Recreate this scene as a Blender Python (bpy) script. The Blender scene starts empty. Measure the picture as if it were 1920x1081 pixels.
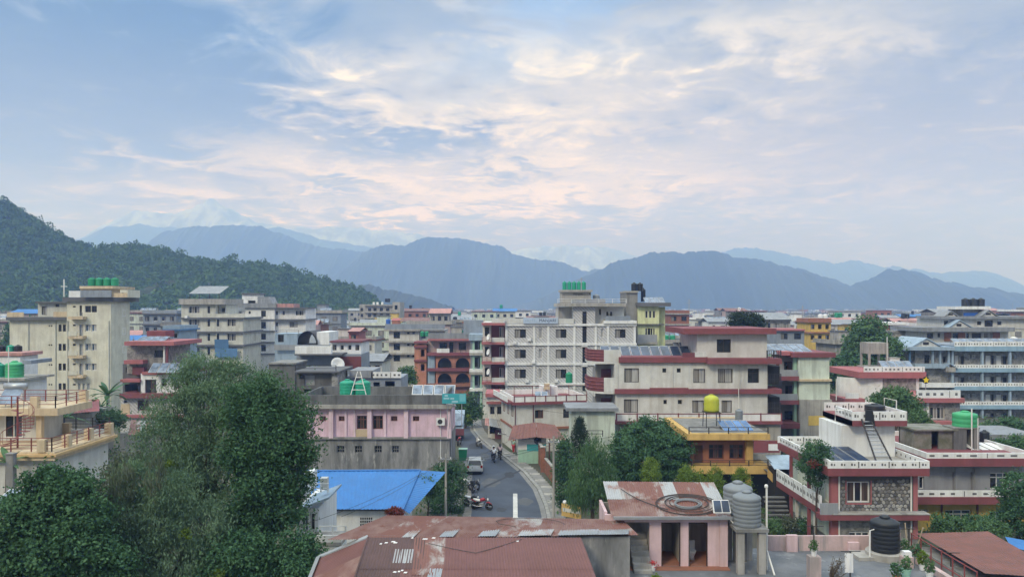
import bpy, math, random
import numpy as np
from mathutils import Vector, Matrix
R = math.radians
rnd = random.Random(7)
npr = np.random.default_rng(11)
SC = bpy.context.scene
COL = SC.collection
# ------------------------------------------------------------------ camera, world, sun, exposure
F, HY, H = 1450.0, 575.0, 17.5          # focal length in photo pixels, horizon row, eye height
cd = bpy.data.cameras.new('camera')
cam = bpy.data.objects.new('camera', cd); COL.objects.link(cam)
cd.sensor_width = 36; cd.lens = 36 * F / 1920; cd.shift_y = (HY - 540.5) / 1920
cd.clip_start = 0.5; cd.clip_end = 20000
cam.location = (0, 0, H); cam.rotation_euler = (R(90), 0, 0)
SC.camera = cam
SUN_EL, SUN_AZ = 38, 215                # elevation; azimuth the light comes FROM, clockwise from +Y (behind, over the left shoulder)
sl = bpy.data.lights.new('sun', 'SUN'); sl.energy = 1.5; sl.angle = R(14); sl.color = (1, .96, .91)
sun = bpy.data.objects.new('sun', sl); COL.objects.link(sun)
_d = Vector((math.sin(R(SUN_AZ)) * math.cos(R(SUN_EL)), math.cos(R(SUN_AZ)) * math.cos(R(SUN_EL)), math.sin(R(SUN_EL))))
sun.rotation_euler = _d.to_track_quat('Z', 'Y').to_euler(); sun.location = (0, -20, 80)
vs = SC.view_settings
SC.display_settings.display_device = 'sRGB'
vs.view_transform = 'Standard'; vs.look = 'None'; vs.gamma = 1; vs.use_curve_mapping = False
vs.exposure = 0.45
cy = SC.cycles
cy.max_bounces = 5; cy.diffuse_bounces = 3; cy.glossy_bounces = 2; cy.transmission_bounces = 3; cy.transparent_max_bounces = 6
cy.volume_bounces = 3; cy.use_denoising = True; cy.caustics_reflective = False; cy.caustics_refractive = False
cy.sample_clamp_indirect = 4

class NT:
    """terse node-tree writer"""
    def __init__(s, tree): s.t = tree; s.n = tree.nodes; s.l = tree.links
    def add(s, kind, **kw):
        nd = s.n.new(kind)
        for k, v in kw.items(): setattr(nd, k, v)
        return nd
    def put(s, sock, v):
        if v is None: return
        if hasattr(v, 'is_output'): s.l.new(v, sock)
        elif isinstance(v, (tuple, list)) and sock.type == 'RGBA' and len(v) == 3: sock.default_value = (*v, 1)
        else: sock.default_value = v
    def math(s, op, a, b=None, c=None, clamp=False):
        nd = s.add('ShaderNodeMath', operation=op, use_clamp=clamp)
        for i, v in enumerate((a, b, c)): s.put(nd.inputs[i], v)
        return nd.outputs[0]
    def vmath(s, op, a, b=None):
        nd = s.add('ShaderNodeVectorMath', operation=op)
        s.put(nd.inputs[0], a); s.put(nd.inputs[1], b)
        return nd.outputs[0]
    def mix(s, f, a, b, blend='MIX'):
        nd = s.add('ShaderNodeMix', data_type='RGBA', blend_type=blend)
        s.put(nd.inputs[0], f); s.put(nd.inputs[6], a); s.put(nd.inputs[7], b)
        return nd.outputs[2]
    def noise(s, vec, scale, detail=4, rough=.55, dist=0.0, out=0):
        nd = s.add('ShaderNodeTexNoise')
        s.put(nd.inputs['Vector'], vec); nd.inputs['Scale'].default_value = scale
        nd.inputs['Detail'].default_value = detail; nd.inputs['Roughness'].default_value = rough
        nd.inputs['Distortion'].default_value = dist
        return nd.outputs[out]
    def rng(s, v, a, b, c=0.0, d=1.0, smooth=False):
        nd = s.add('ShaderNodeMapRange', interpolation_type='SMOOTHSTEP' if smooth else 'LINEAR')
        s.put(nd.inputs[0], v)
        for i, x in enumerate((a, b, c, d)): nd.inputs[i + 1].default_value = x
        return nd.outputs[0]
    def ramp(s, v, stops):
        nd = s.add('ShaderNodeValToRGB'); e = nd.color_ramp.elements
        while len(e) > 1: e.remove(e[0])
        for i, (p, c) in enumerate(stops):
            el = e[0] if i == 0 else e.new(p)
            el.position = p; el.color = (*c, 1)
        s.put(nd.inputs[0], v)
        return nd.outputs[0]

# ---- sky: clear sky behind a broken evening cloud deck, laid out by azimuth and elevation of the direction
w = bpy.data.worlds.new('World'); SC.world = w; w.use_nodes = True
T = NT(w.node_tree); T.n.clear()
co = T.add('ShaderNodeTexCoord').outputs['Generated']
sx = T.add('ShaderNodeSeparateXYZ'); T.put(sx.inputs[0], co)
dx, dy, dz = sx.outputs
sky = T.add('ShaderNodeTexSky', sky_type='NISHITA', sun_disc=False, sun_elevation=R(SUN_EL), sun_rotation=R(SUN_AZ))
sky.air_density = 1.2; sky.dust_density = 1.5
clear = T.mix(1.0, sky.outputs[0], (.08, .085, .09), 'MULTIPLY')
el = T.math('MULTIPLY', T.math('ARCSINE', dz), 57.2958)
az = T.math('MULTIPLY', T.math('ARCTAN2', dx, dy), 57.2958)
# the deck as seen from below: a plane of cloud, so that streaks flatten towards the horizon
inv = T.math('DIVIDE', 1.0, T.math('ADD', T.math('MAXIMUM', dz, 0.0), .10))
cv = T.add('ShaderNodeCombineXYZ'); T.put(cv.inputs[0], T.math('MULTIPLY', dx, inv)); T.put(cv.inputs[1], T.math('MULTIPLY', dy, inv))
plane = cv.outputs[0]
n_big = T.noise(plane, 1.1, 3, .5, .5)
n_mid = T.noise(plane, 3.4, 7, .6, .9)
n_fine = T.noise(plane, 9.0, 6, .62, .6)
# gentle wobble so that the cloud masses have ragged edges
wob = T.math('SUBTRACT', n_mid, .5); wob2 = T.math('SUBTRACT', n_fine, .5); wob3 = T.math('SUBTRACT', n_big, .5)
azw = T.math('ADD', az, T.math('ADD', T.math('MULTIPLY', wob, 20), T.math('MULTIPLY', wob3, 6)))
elw = T.math('ADD', el, T.math('ADD', T.math('MULTIPLY', wob, 7.5), T.math('MULTIPLY', wob2, 4.5)))
def ang(px, py):
    a = math.degrees(math.atan((px - 960) / F)); e = math.degrees(math.atan((HY - py) / F * math.cos(R(a))))
    return a, e
def blob(px, py, sx_, sy_, amt, sh=1.0):
    """a soft cloud mass centred on that direction, sx_ by sy_ degrees"""
    a, e = ang(px, py)
    u = T.math('DIVIDE', T.math('SUBTRACT', azw, a), sx_); v = T.math('DIVIDE', T.math('SUBTRACT', elw, e), sy_)
    q = T.math('ADD', T.math('MULTIPLY', u, u), T.math('MULTIPLY', v, v))
    return T.math('MULTIPLY', T.math('POWER', 2.718, T.math('MULTIPLY', q, -sh)), amt)
def total(*b):
    r = b[0]
    for x in b[1:]: r = T.math('ADD', r, x)
    return r
def clampf(v): return T.math('MINIMUM', T.math('MAXIMUM', v, 0.0), 1.0)
# veil colour by elevation: warm pale low, blue grey higher; unseen zenith raised as fill light
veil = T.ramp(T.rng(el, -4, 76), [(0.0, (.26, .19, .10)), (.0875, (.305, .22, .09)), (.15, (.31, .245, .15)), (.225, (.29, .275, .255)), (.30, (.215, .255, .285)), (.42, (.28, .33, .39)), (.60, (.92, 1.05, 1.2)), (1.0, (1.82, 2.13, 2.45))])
bright = total(blob(680, 200, 9, 3.0, .62), blob(880, 290, 12, 2.6, .80), blob(1090, 190, 7, 4, .62), blob(1120, 330, 9, 2.2, .62), blob(640, 330, 11, 2.2, .85),
               blob(1330, 60, 9, 1.8, .75), blob(1540, 95, 9, 2.6, .45), blob(720, 105, 5, 1.6, .55), blob(930, 55, 4, 1.4, .35), blob(1450, 200, 6, 2, .35), blob(380, 260, 6, 1.0, .42), blob(200, 345, 9, 1.3, .40), blob(760, 388, 2.2, .5, .5), blob(1640, 330, 9, 3, .15), blob(700, 352, 13, 2.0, .75), blob(1130, 352, 11, 2.0, .55), blob(480, 300, 9, 1.4, .4))
dark = total(blob(120, 150, 11, 5.0, 1.15), blob(330, 110, 8, 4.2, .75), blob(60, 60, 8, 4, .5), blob(560, 60, 6, 2.2, .25), blob(760, 268, 8, 1.5, 1.2), blob(930, 325, 4, .7, .7), blob(610, 357, 3, .6, .75), blob(420, 225, 5, 1.0, .5), blob(80, 285, 8, 2.2, .9),
             blob(1240, 345, 3, .6, .35), blob(1180, 270, 5, .7, .35), blob(1150, 300, 4, .5, .3), blob(420, 330, 5, .8, .2), blob(1780, 150, 8, 4, .4))
blue = total(blob(1060, 5, 4.0, 1.6, 1.3), blob(860, 120, 4.5, 2.6, .42), blob(1040, 90, 6, 1.6, .45), blob(520, 90, 8, 3.6, .3), blob(200, 30, 10, 3, .3))
# fine break-up of each mass
tex = T.rng(T.math('ADD', T.math('MULTIPLY', n_mid, .6), T.math('MULTIPLY', n_fine, .4)), .34, .64, .42, 1.15)
streak = T.rng(n_mid, .50, .68, 0, .24, True)
bmask = clampf(T.math('ADD', T.math('MULTIPLY', bright, tex), T.math('MULTIPLY', streak, T.rng(el, 1, 8))))
dmask = clampf(T.math('ADD', T.math('MULTIPLY', dark, T.math('MULTIPLY', T.rng(n_fine, .3, .7, 1.08, .85), T.rng(n_mid, .36, .62, 1.15, .55))), T.math('MULTIPLY', T.rng(n_big, .52, .40, 0, .35, True), .6)))
warm = T.ramp(T.rng(el, 0, 30), [(0, (.90, .64, .32)), (.22, (.97, .74, .40)), (.5, (.90, .78, .56)), (1, (.74, .73, .70))])
shade = T.ramp(T.rng(el, 0, 30), [(0, (.25, .20, .13)), (.36, (.16, .175, .19)), (.62, (.05, .105, .18)), (1, (.03, .095, .19))])
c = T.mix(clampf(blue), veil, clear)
c = T.mix(T.math('MULTIPLY', clampf(blue), .8), c, (.19, .34, .66))
c = T.mix(T.math('MULTIPLY', bmask, T.math('SUBTRACT', 1.0, T.math('MULTIPLY', dmask, .55))), c, warm)
c = T.mix(T.math('MULTIPLY', dmask, .9), c, shade)
c = T.mix(1.0, c, T.ramp(T.rng(T.math('ADD', T.math('MULTIPLY', n_mid, .5), T.math('MULTIPLY', n_fine, .5)), .32, .68), [(0, (.86, .89, .93)), (.5, (1, 1, 1)), (1, (1.2, 1.17, 1.12))]), 'MULTIPLY')
below = T.rng(el, -1.5, .5)
c = T.mix(below, (.22, .23, .23), c)
bg = T.add('ShaderNodeBackground'); T.put(bg.inputs[0], c); bg.inputs[1].default_value = 1.0
ow = T.add('ShaderNodeOutputWorld'); T.l.new(bg.outputs[0], ow.inputs[0])
w.cycles.sampling_method = 'MANUAL'; w.cycles.sample_map_resolution = 512

# ------------------------------------------------------------------ materials
MATS = {}
def new_mat(name):
    m = bpy.data.materials.new(name); m.use_nodes = True
    t = NT(m.node_tree); t.n.clear()
    o = t.add('ShaderNodeOutputMaterial')
    MATS[name] = m
    return m, t, o
def bsdf(t, o, col, rough=.8, metal=0.0, spec=.4, bump=None, bstr=.3, bdist=.02):
    p = t.add('ShaderNodeBsdfPrincipled')
    t.put(p.inputs['Base Color'], col); t.put(p.inputs['Roughness'], rough); t.put(p.inputs['Metallic'], metal)
    p.inputs['Specular IOR Level'].default_value = spec
    if bump is not None:
        b = t.add('ShaderNodeBump'); b.inputs['Strength'].default_value = bstr; b.inputs['Distance'].default_value = bdist
        t.put(b.inputs['Height'], bump); t.l.new(b.outputs[0], p.inputs['Normal'])
    t.l.new(p.outputs[0], o.inputs[0])
    return p
def sc3(c, k): return tuple(min(1, x * k) for x in c)
def mat(name, col, rough=.8, var=.14, scale=.7, streak=0.0, dirt=(.10, .10, .095), metal=0.0, spec=.35, bump=.25, rseed=0.0):
    """weathered paint, plaster, metal: mottled base colour, rain streaks running down, fine relief"""
    m, t, o = new_mat(name)
    pos = t.add('ShaderNodeNewGeometry').outputs['Position']
    if rseed: pos = t.vmath('ADD', pos, (rseed, rseed * .7, 0))
    n = t.noise(pos, scale, 5, .6)
    c = t.mix(t.rng(n, .3, .7), sc3(col, 1 - var), sc3(col, 1 + var))
    n2 = t.noise(pos, scale * 9, 3, .6)
    c = t.mix(t.rng(n2, .35, .75, 0, var * 1.2), c, sc3(col, .6))
    if streak:
        mp = t.vmath('MULTIPLY', pos, (1.6, 1.6, .16))
        s = t.noise(mp, 1.1, 6, .65)
        big = t.noise(pos, .22, 2, .5)
        f = t.math('MULTIPLY', t.rng(s, .43, .63, 0, min(.75, streak * 1.3), True), t.rng(big, .3, .65, .5, 1.2))
        c = t.mix(f, c, dirt)
    bsdf(t, o, c, rough, metal, spec, n2 if bump else None, bump, .02)
    return m
def glass(name, col, rough=.12, spec=.55):
    m, t, o = new_mat(name)
    pos = t.add('ShaderNodeNewGeometry').outputs['Position']
    n = t.noise(pos, 1.3, 3, .5)
    bsdf(t, o, t.mix(t.rng(n, .35, .65), sc3(col, .55), sc3(col, 1.35)), rough, 0, spec)
    return m
def curtain(name, a, b):
    m, t, o = new_mat(name)
    pos = t.add('ShaderNodeNewGeometry').outputs['Position']
    wv = t.noise(t.vmath('MULTIPLY', pos, (7, 7, .25)), 1.0, 2, .5)
    bsdf(t, o, t.mix(t.rng(wv, .35, .65), a, b), .25, 0, .5)
    return m
def blotch(name, a, b, scale=1.2, lo=.45, hi=.55, rough=.7, metal=0.0, stretch=(1, 1, 1), third=None, var=.2, bump=.2):
    """two finishes in ragged patches: rust eating into paint or zinc, moss on concrete"""
    m, t, o = new_mat(name)
    pos = t.vmath('MULTIPLY', t.add('ShaderNodeNewGeometry').outputs['Position'], stretch)
    n = t.noise(pos, scale, 8, .68, .3)
    n2 = t.noise(pos, scale * 7, 4, .65)
    ca = t.mix(n2, sc3(a, 1 - var), sc3(a, 1 + var)); cb = t.mix(n2, sc3(b, 1 + var), sc3(b, 1 - var))
    c = t.mix(t.rng(n, lo, hi), ca, cb)
    if third is not None: c = t.mix(t.rng(t.noise(pos, scale * 2.3, 6, .7), .56, .64), c, third)
    bsdf(t, o, c, rough, metal, .35, n2, bump, .02)
    return m
def leafmat(name, stops, trans=.3, patch=.66, pscale=.85):
    m, t, o = new_mat(name)
    g = t.add('ShaderNodeNewGeometry')
    n = t.noise(g.outputs['Position'], pscale, 4, .6)
    f = t.math('ADD', t.math('MULTIPLY', g.outputs['Random Per Island'], 1 - patch), t.math('MULTIPLY', t.rng(n, .3, .7), patch))  # noise patches tint whole clumps lighter as if lit, over random leaf tone
    k = len(stops) - 1
    c = t.ramp(f, [(i / k, s) for i, s in enumerate(stops)])
    p = t.add('ShaderNodeBsdfPrincipled'); t.put(p.inputs['Base Color'], c); p.inputs['Roughness'].default_value = .6; p.inputs['Specular IOR Level'].default_value = .25
    tr = t.add('ShaderNodeBsdfTranslucent'); t.put(tr.inputs[0], t.mix(.5, c, (.10, .16, .03)))
    ms = t.add('ShaderNodeMixShader'); ms.inputs[0].default_value = trans
    t.l.new(p.outputs[0], ms.inputs[1]); t.l.new(tr.outputs[0], ms.inputs[2]); t.l.new(ms.outputs[0], o.inputs[0])
    return m

# ------------------------------------------------------------------ mesh and object helpers
def X(px, Y): return (px - 960) * Y / F
def Z(py, Y): return H - (py - HY) * Y / F
def gy(py): return H * F / (py - HY)          # distance of a point of flat ground seen at that row
class MB:
    def __init__(s): s.v = []; s.f = []
    def quad(s, *p):
        n = len(s.v); s.v += [tuple(q) for q in p]; s.f.append(tuple(range(n, n + len(p)))); return s
    def box(s, x0, x1, y0, y1, z0, z1):
        n = len(s.v)
        s.v += [(x0, y0, z0), (x1, y0, z0), (x1, y1, z0), (x0, y1, z0), (x0, y0, z1), (x1, y0, z1), (x1, y1, z1), (x0, y1, z1)]
        s.f += [(n, n + 3, n + 2, n + 1), (n + 4, n + 5, n + 6, n + 7), (n, n + 1, n + 5, n + 4), (n + 1, n + 2, n + 6, n + 5), (n + 2, n + 3, n + 7, n + 6), (n + 3, n, n + 4, n + 7)]
        return s
    def extr(s, pts, vec):
        """polygon (3D points) swept along vec, closed"""
        n = len(s.v); k = len(pts); v = Vector(vec)
        s.v += [tuple(p) for p in pts] + [tuple(Vector(p) + v) for p in pts]
        s.f += [tuple(range(n + k - 1, n - 1, -1)), tuple(range(n + k, n + 2 * k))]
        s.f += [(n + i, n + (i + 1) % k, n + k + (i + 1) % k, n + k + i) for i in range(k)]
        return s
    def tube(s, path, r, n=6, cap=True):
        path = [Vector(p) for p in path]; rs = r if isinstance(r, (list, tuple)) else [r] * len(path)
        b = len(s.v)
        for i, p in enumerate(path):
            d = (path[min(i + 1, len(path) - 1)] - path[max(i - 1, 0)])
            d = d.normalized() if d.length > 1e-9 else Vector((0, 0, 1))
            a = d.cross(Vector((0, 0, 1)) if abs(d.z) < .9 else Vector((1, 0, 0))).normalized(); c = d.cross(a)
            for k in range(n):
                t = 2 * math.pi * k / n
                s.v.append(tuple(p + (a * math.cos(t) + c * math.sin(t)) * rs[i]))
        for i in range(len(path) - 1):
            for k in range(n):
                q = b + i * n
                s.f.append((q + k, q + (k + 1) % n, q + n + (k + 1) % n, q + n + k))
        if cap:
            s.f.append(tuple(b + k for k in range(n - 1, -1, -1))); q = b + (len(path) - 1) * n
            s.f.append(tuple(q + k for k in range(n)))
        return s
    def lathe(s, prof, n=14, c=(0, 0, 0)):
        b = len(s.v)
        for r, z in prof:
            for k in range(n):
                t = 2 * math.pi * k / n
                s.v.append((c[0] + r * math.cos(t), c[1] + r * math.sin(t), c[2] + z))
        for i in range(len(prof) - 1):
            for k in range(n):
                q = b + i * n
                s.f.append((q + k, q + (k + 1) % n, q + n + (k + 1) % n, q + n + k))
        s.f.append(tuple(b + k for k in range(n - 1, -1, -1))); q = b + (len(prof) - 1) * n
        s.f.append(tuple(q + k for k in range(n)))
        return s
    def mesh(s, name, m, smooth=False):
        me = bpy.data.meshes.new(name); me.from_pydata(s.v, [], s.f); me.materials.append(m)
        if smooth: me.polygons.foreach_set('use_smooth', [True] * len(me.polygons))
        me.validate(clean_customdata=False); me.update()
        return me
    def build(s, name, m, parent=None, loc=(0, 0, 0), smooth=False, kind=None):
        return put(name, s.mesh(name, m, smooth), parent, loc, kind)
def put(name, me, parent=None, loc=(0, 0, 0), kind=None, rot=None):
    o = bpy.data.objects.new(name, me); COL.objects.link(o); o.location = loc
    if rot: o.rotation_euler = rot
    if parent is not None: o.parent = parent
    if kind: o['kind'] = kind
    return o
def tag(o, label=None, cat=None, group=None, kind=None):
    if label: o['label'] = label
    if cat: o['category'] = cat
    if group: o['group'] = group
    if kind: o['kind'] = kind
    return o
def thing(name, label, cat, loc=(0, 0, 0), rz=0.0, group=None):
    o = bpy.data.objects.new(name, None); COL.objects.link(o); o.location = loc; o.rotation_euler = (0, 0, rz); o.empty_display_size = .3
    return tag(o, label, cat, group)
def copy_thing(root, loc, rz=None, label=None, group=None, scale=None):
    kids = {}
    for ob in list(bpy.data.objects) if False else root.children_recursive: kids.setdefault(ob.parent, []).append(ob)
    def rec(o, p):
        c = o.copy(); COL.objects.link(c)
        if p is not None: c.parent = p; c.matrix_parent_inverse = o.matrix_parent_inverse
        for k in kids.get(o, []): rec(k, c)
        return c
    r = rec(root, None); r.location = loc
    if rz is not None: r.rotation_euler = (0, 0, rz)
    if scale is not None: r.scale = scale if isinstance(scale, tuple) else (scale,) * 3
    if label: r['label'] = label
    if group: r['group'] = group
    return r
def np_mesh(name, V, m, k=4, smooth=False, faces=None):
    """faces of k corners; V is (N*k, 3) unless faces is given"""
    me = bpy.data.meshes.new(name)
    V = np.ascontiguousarray(V, dtype=np.float32); nv = len(V)
    idx = np.arange(nv, dtype=np.int32) if faces is None else np.ascontiguousarray(faces, dtype=np.int32).ravel()
    nf = len(idx) // k
    me.vertices.add(nv); me.vertices.foreach_set('co', V.ravel())
    me.loops.add(len(idx)); me.loops.foreach_set('vertex_index', idx)
    me.polygons.add(nf); me.polygons.foreach_set('loop_start', np.arange(0, nf * k, k, dtype=np.int32))
    if smooth: me.polygons.foreach_set('use_smooth', np.ones(nf, dtype=bool))
    me.materials.append(m); me.update(calc_edges=True)
    return me
def leaf_quads(P, size, aspect=.6, droop=None, out=None):
    """one four-cornered leaf per row of P, turned at random; droop pulls their long axis down, out turns their faces along those directions"""
    n = len(P)
    a = npr.normal(size=(n, 3))
    if droop is not None: a = a * (1 - droop) + np.array([0, 0, -1.6]) * droop
    a /= np.linalg.norm(a, axis=1, keepdims=True) + 1e-9
    b = npr.normal(size=(n, 3))
    if out is not None: b = np.cross(out + npr.normal(size=(n, 3)) * .55, a)
    else: b = np.cross(b, a)
    b /= np.linalg.norm(b, axis=1, keepdims=True) + 1e-9
    s = (size * npr.uniform(.65, 1.35, n))[:, None]
    a = a * s * .5; b = b * s * .5 * aspect
    V = np.empty((n, 4, 3)); V[:, 0] = P - a; V[:, 1] = P + b * .9 - a * .1; V[:, 2] = P + a; V[:, 3] = P - b * .9 + a * .05
    return V.reshape(-1, 3)
# ------------------------------------------------------------------ the large setting: ground, hills, ridges, haze
M_ground = blotch('ground_earth', (.105, .10, .085), (.055, .075, .035), .05, .42, .6, .95, third=(.13, .125, .115))
put('ground', MB().quad((-5500, -1500, 0), (5500, -1500, 0), (5500, 5600, 0), (-5500, 5600, 0)).mesh('ground', M_ground), kind='structure')
def interp(pts, xs):
    p = np.array(pts, dtype=float)
    return np.interp(xs, p[:, 0], p[:, 1])
def vnoise(x, seed, octs=5, base=1.0):
    """1-D smooth noise"""
    r = np.zeros_like(x); a = 1.0; g = np.random.default_rng(seed); fr = base
    for _ in range(octs):
        tab = g.uniform(-1, 1, 4096); t = x * fr; i = np.floor(t).astype(int); f = t - i; f = f * f * (3 - 2 * f)
        r += a * (tab[i % 4096] * (1 - f) + tab[(i + 1) % 4096] * f); a *= .5; fr *= 2.03
    return r
def ridge(name, crest, Y, m, label=None, front=.42, back=.10, cols=420, rows=26, rough=2.4, spur=.045, seed=1, wood=0.0):
    """a range of hills whose crest runs along those points: a height field falling to the plain on both sides, with spurs"""
    x0, x1 = crest[0][0], crest[-1][0]
    px = np.linspace(x0, x1, cols); py = interp(crest, px) + vnoise(px * .05, seed) * rough + vnoise(px * .22, seed + 5, 4) * rough * .5 - wood
    zc = H - (py - HY) * Y / F; zc = np.maximum(zc, 1.0); xc = (px - 960) * Y / F
    t = np.concatenate([np.linspace(-1, 0, 6), np.linspace(0, 1, rows)[1:]])
    V = np.empty((len(t), cols, 3))
    sp = vnoise(px * .022, seed + 9, 3) * spur
    for i, tt in enumerate(t):
        if tt < 0: yy = Y * (1 + back * -tt); z = zc * (1 - (-tt) ** 1.2)
        else:
            yy = Y * (1 - front * tt); fold = vnoise(px * .03 + tt * .9, seed + 3, 4) * spur * math.sin(math.pi * tt) * 1.6
            z = zc * (np.maximum(0, 1 - tt ** 1.25 + fold)) * (1 if tt < 1 else 0)
        V[i, :, 0] = xc; V[i, :, 1] = yy + (sp * Y * tt * .4 if tt > 0 else 0); V[i, :, 2] = np.maximum(z, 0) - (2 if abs(tt) == 1 else 0)
    nr = len(t); f = []
    I = np.arange(nr * cols).reshape(nr, cols)
    Fc = np.stack([I[:-1, :-1], I[1:, :-1], I[1:, 1:], I[:-1, 1:]], -1).reshape(-1, 4)
    o = put(name, np_mesh(name, V.reshape(-1, 3), m, 4, True, Fc), kind='structure')
    return o
M_ridge = blotch('forest_far', (.018, .030, .028), (.034, .046, .034), .004, .4, .62, .95, bump=0)
M_snow = blotch('snow_rock', (.36, .37, .40), (.17, .18, .21), .007, .44, .54, .9, stretch=(1, 1, .6), bump=0)
ridge('snow_mountain', [(40, 560), (160, 441), (200, 420), (255, 394), (300, 397), (330, 401), (370, 384), (395, 372), (420, 386), (450, 402), (480, 415), (540, 428), (600, 428), (660, 424), (700, 432), (760, 434), (820, 448), (900, 472), (960, 470), (1020, 462), (1090, 460), (1150, 466), (1220, 490), (1300, 540)], 4750, M_snow, front=.12, back=.08, rough=2.2, spur=.07, seed=3, cols=420)
ridge('foothill_ridge', [(100, 470), (200, 425), (260, 420), (330, 428), (420, 450), (520, 424), (545, 430), (600, 448), (680, 460), (740, 470), (820, 500), (950, 560)], 4300, M_ridge, front=.12, rough=1.6, seed=21)
ridge('mountain_ridge', [(200, 520), (290, 448), (312, 436), (335, 429), (375, 423), (440, 421), (490, 424), (520, 435), (560, 450), (620, 465), (690, 474), (760, 500), (900, 566)], 3050, M_ridge, front=.12, seed=31)
ridge('mountain_ridge', [(560, 560), (620, 520), (655, 494), (690, 470), (715, 460), (735, 458), (760, 457), (800, 447), (840, 443), (870, 446), (900, 453), (940, 463), (980, 481), (1010, 487), (1040, 488), (1070, 499), (1090, 505), (1120, 506), (1170, 530), (1260, 572)], 2600, M_ridge, front=.12, seed=41)
ridge('mountain_ridge', [(960, 574), (1000, 566), (1050, 545), (1100, 516), (1140, 496), (1170, 486), (1220, 475), (1280, 472), (1340, 470), (1380, 480), (1430, 488), (1480, 499), (1520, 511), (1560, 523), (1600, 539), (1650, 549), (1740, 560), (1800, 573)], 2050, M_ridge, front=.12, seed=51)
ridge('mountain_ridge', [(1480, 572), (1560, 550), (1600, 534), (1640, 515), (1668, 504), (1690, 503), (1720, 513), (1760, 526), (1800, 534), (1850, 541), (1920, 553), (2050, 572)], 2000, M_ridge, front=.12, seed=61)
ridge('foothill_ridge', [(1240, 560), (1355, 471), (1380, 464), (1400, 462), (1440, 471), (1500, 483), (1560, 491), (1600, 488), (1640, 497), (1700, 503), (1760, 512), (1800, 512), (1840, 506), (1860, 510), (1885, 525), (1920, 540), (2050, 572)], 4300, M_ridge, front=.12, seed=71)
ridge('foothill_ridge', [(540, 560), (640, 545), (690, 533), (720, 540), (760, 551), (800, 560), (850, 572)], 1250, M_ridge, front=.12, seed=81, rough=2)
# the wooded hill: two slopes with every crown of the wood as a clump of leaf faces
M_hill = blotch('hill_soil', (.030, .045, .022), (.045, .058, .028), .05, .4, .6, .95)
M_wood = leafmat('wood_leaves', [(.022, .060, .014), (.042, .102, .022), (.070, .145, .030), (.115, .185, .042)], .15, .72, .11)
HILLS = [('hill', [(-500, 330), (-160, 338), (0, 376), (28, 386), (68, 416), (110, 438), (150, 455), (178, 466), (192, 470), (205, 464), (240, 462), (280, 464), (310, 471), (340, 481), (380, 487), (430, 494), (500, 496), (540, 503), (580, 518), (610, 525), (650, 534), (682, 546), (700, 556), (716, 568), (722, 574)], 590, .36, 92)]
wood = []
for nm, crest, Y, front, seed in HILLS:
    ridge(nm, [(a, b + 13) for a, b in crest], Y, M_hill, front=front, back=.12, seed=seed, rough=1.2, spur=.08, cols=160, rows=18)
    x0, x1 = max(crest[0][0], -180), crest[-1][0]
    n = 10500
    px = npr.uniform(x0, x1 - 4, n); t = npr.uniform(0, 1, n) ** 1.15 * .93
    k = n // 8; t[:k] = npr.uniform(0, .03, k)
    px[k:k + 500] = npr.uniform(600, 719, 500)
    zc = H - (interp(crest, px) + 11 - HY) * Y / F
    yy = Y * (1 - front * t); z = np.maximum(zc * (1 - t ** 1.25) + vnoise(px * .1 + t * 5, seed + 2) * 1.5, 0); xx = (px - 960) * Y / F
    keep = (zc > 2.5) & (npr.uniform(size=n) > .25 * (vnoise(px * .03 + t * 3, 77) > .5))
    for a, b, c_ in zip(xx[keep], yy[keep], z[keep]): wood.append((a, b, c_))
wood = np.array(wood)
nl = 56
rad = npr.uniform(1.8, 3.3, len(wood)) * np.where(npr.uniform(size=len(wood)) < .22, 1.45, 1); tall = npr.uniform(.75, 1.35, len(wood)); tall[npr.uniform(size=len(wood)) < .06] = 2.0
dirs = npr.normal(size=(len(wood), nl, 3)); dirs /= np.linalg.norm(dirs, axis=2, keepdims=True); dirs[:, :, 2] = np.abs(dirs[:, :, 2]) * 1.0 - .25
P = wood[:, None, :] + dirs * (rad[:, None, None] * npr.uniform(.72, 1.02, (len(wood), nl, 1))) * np.stack([np.ones_like(tall), np.ones_like(tall), tall], -1)[:, None, :]
P[:, :, 2] += (rad * tall * .55)[:, None]
tag(put('woods', np_mesh('woods', leaf_quads(P.reshape(-1, 3), 1.6, .9, out=dirs.reshape(-1, 3)), M_wood)), 'dark green broadleaf wood covering the whole hillside', 'woods', kind='stuff')
# air
m, t, o = new_mat('haze_air')
pv = t.add('ShaderNodeVolumePrincipled'); pv.inputs['Color'].default_value = (.32, .50, 1.0, 1); pv.inputs['Absorption Color'].default_value = (1, 1, 1, 1); pv.inputs['Density'].default_value = HAZE = 5.1e-4; pv.inputs['Anisotropy'].default_value = .1
t.l.new(pv.outputs[0], o.inputs['Volume'])
tag(put('haze', MB().box(-5600, 5600, -1550, 5700, -3, 715).mesh('haze', m)), 'pale blue evening haze filling the valley air', 'haze', kind='stuff')
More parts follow.
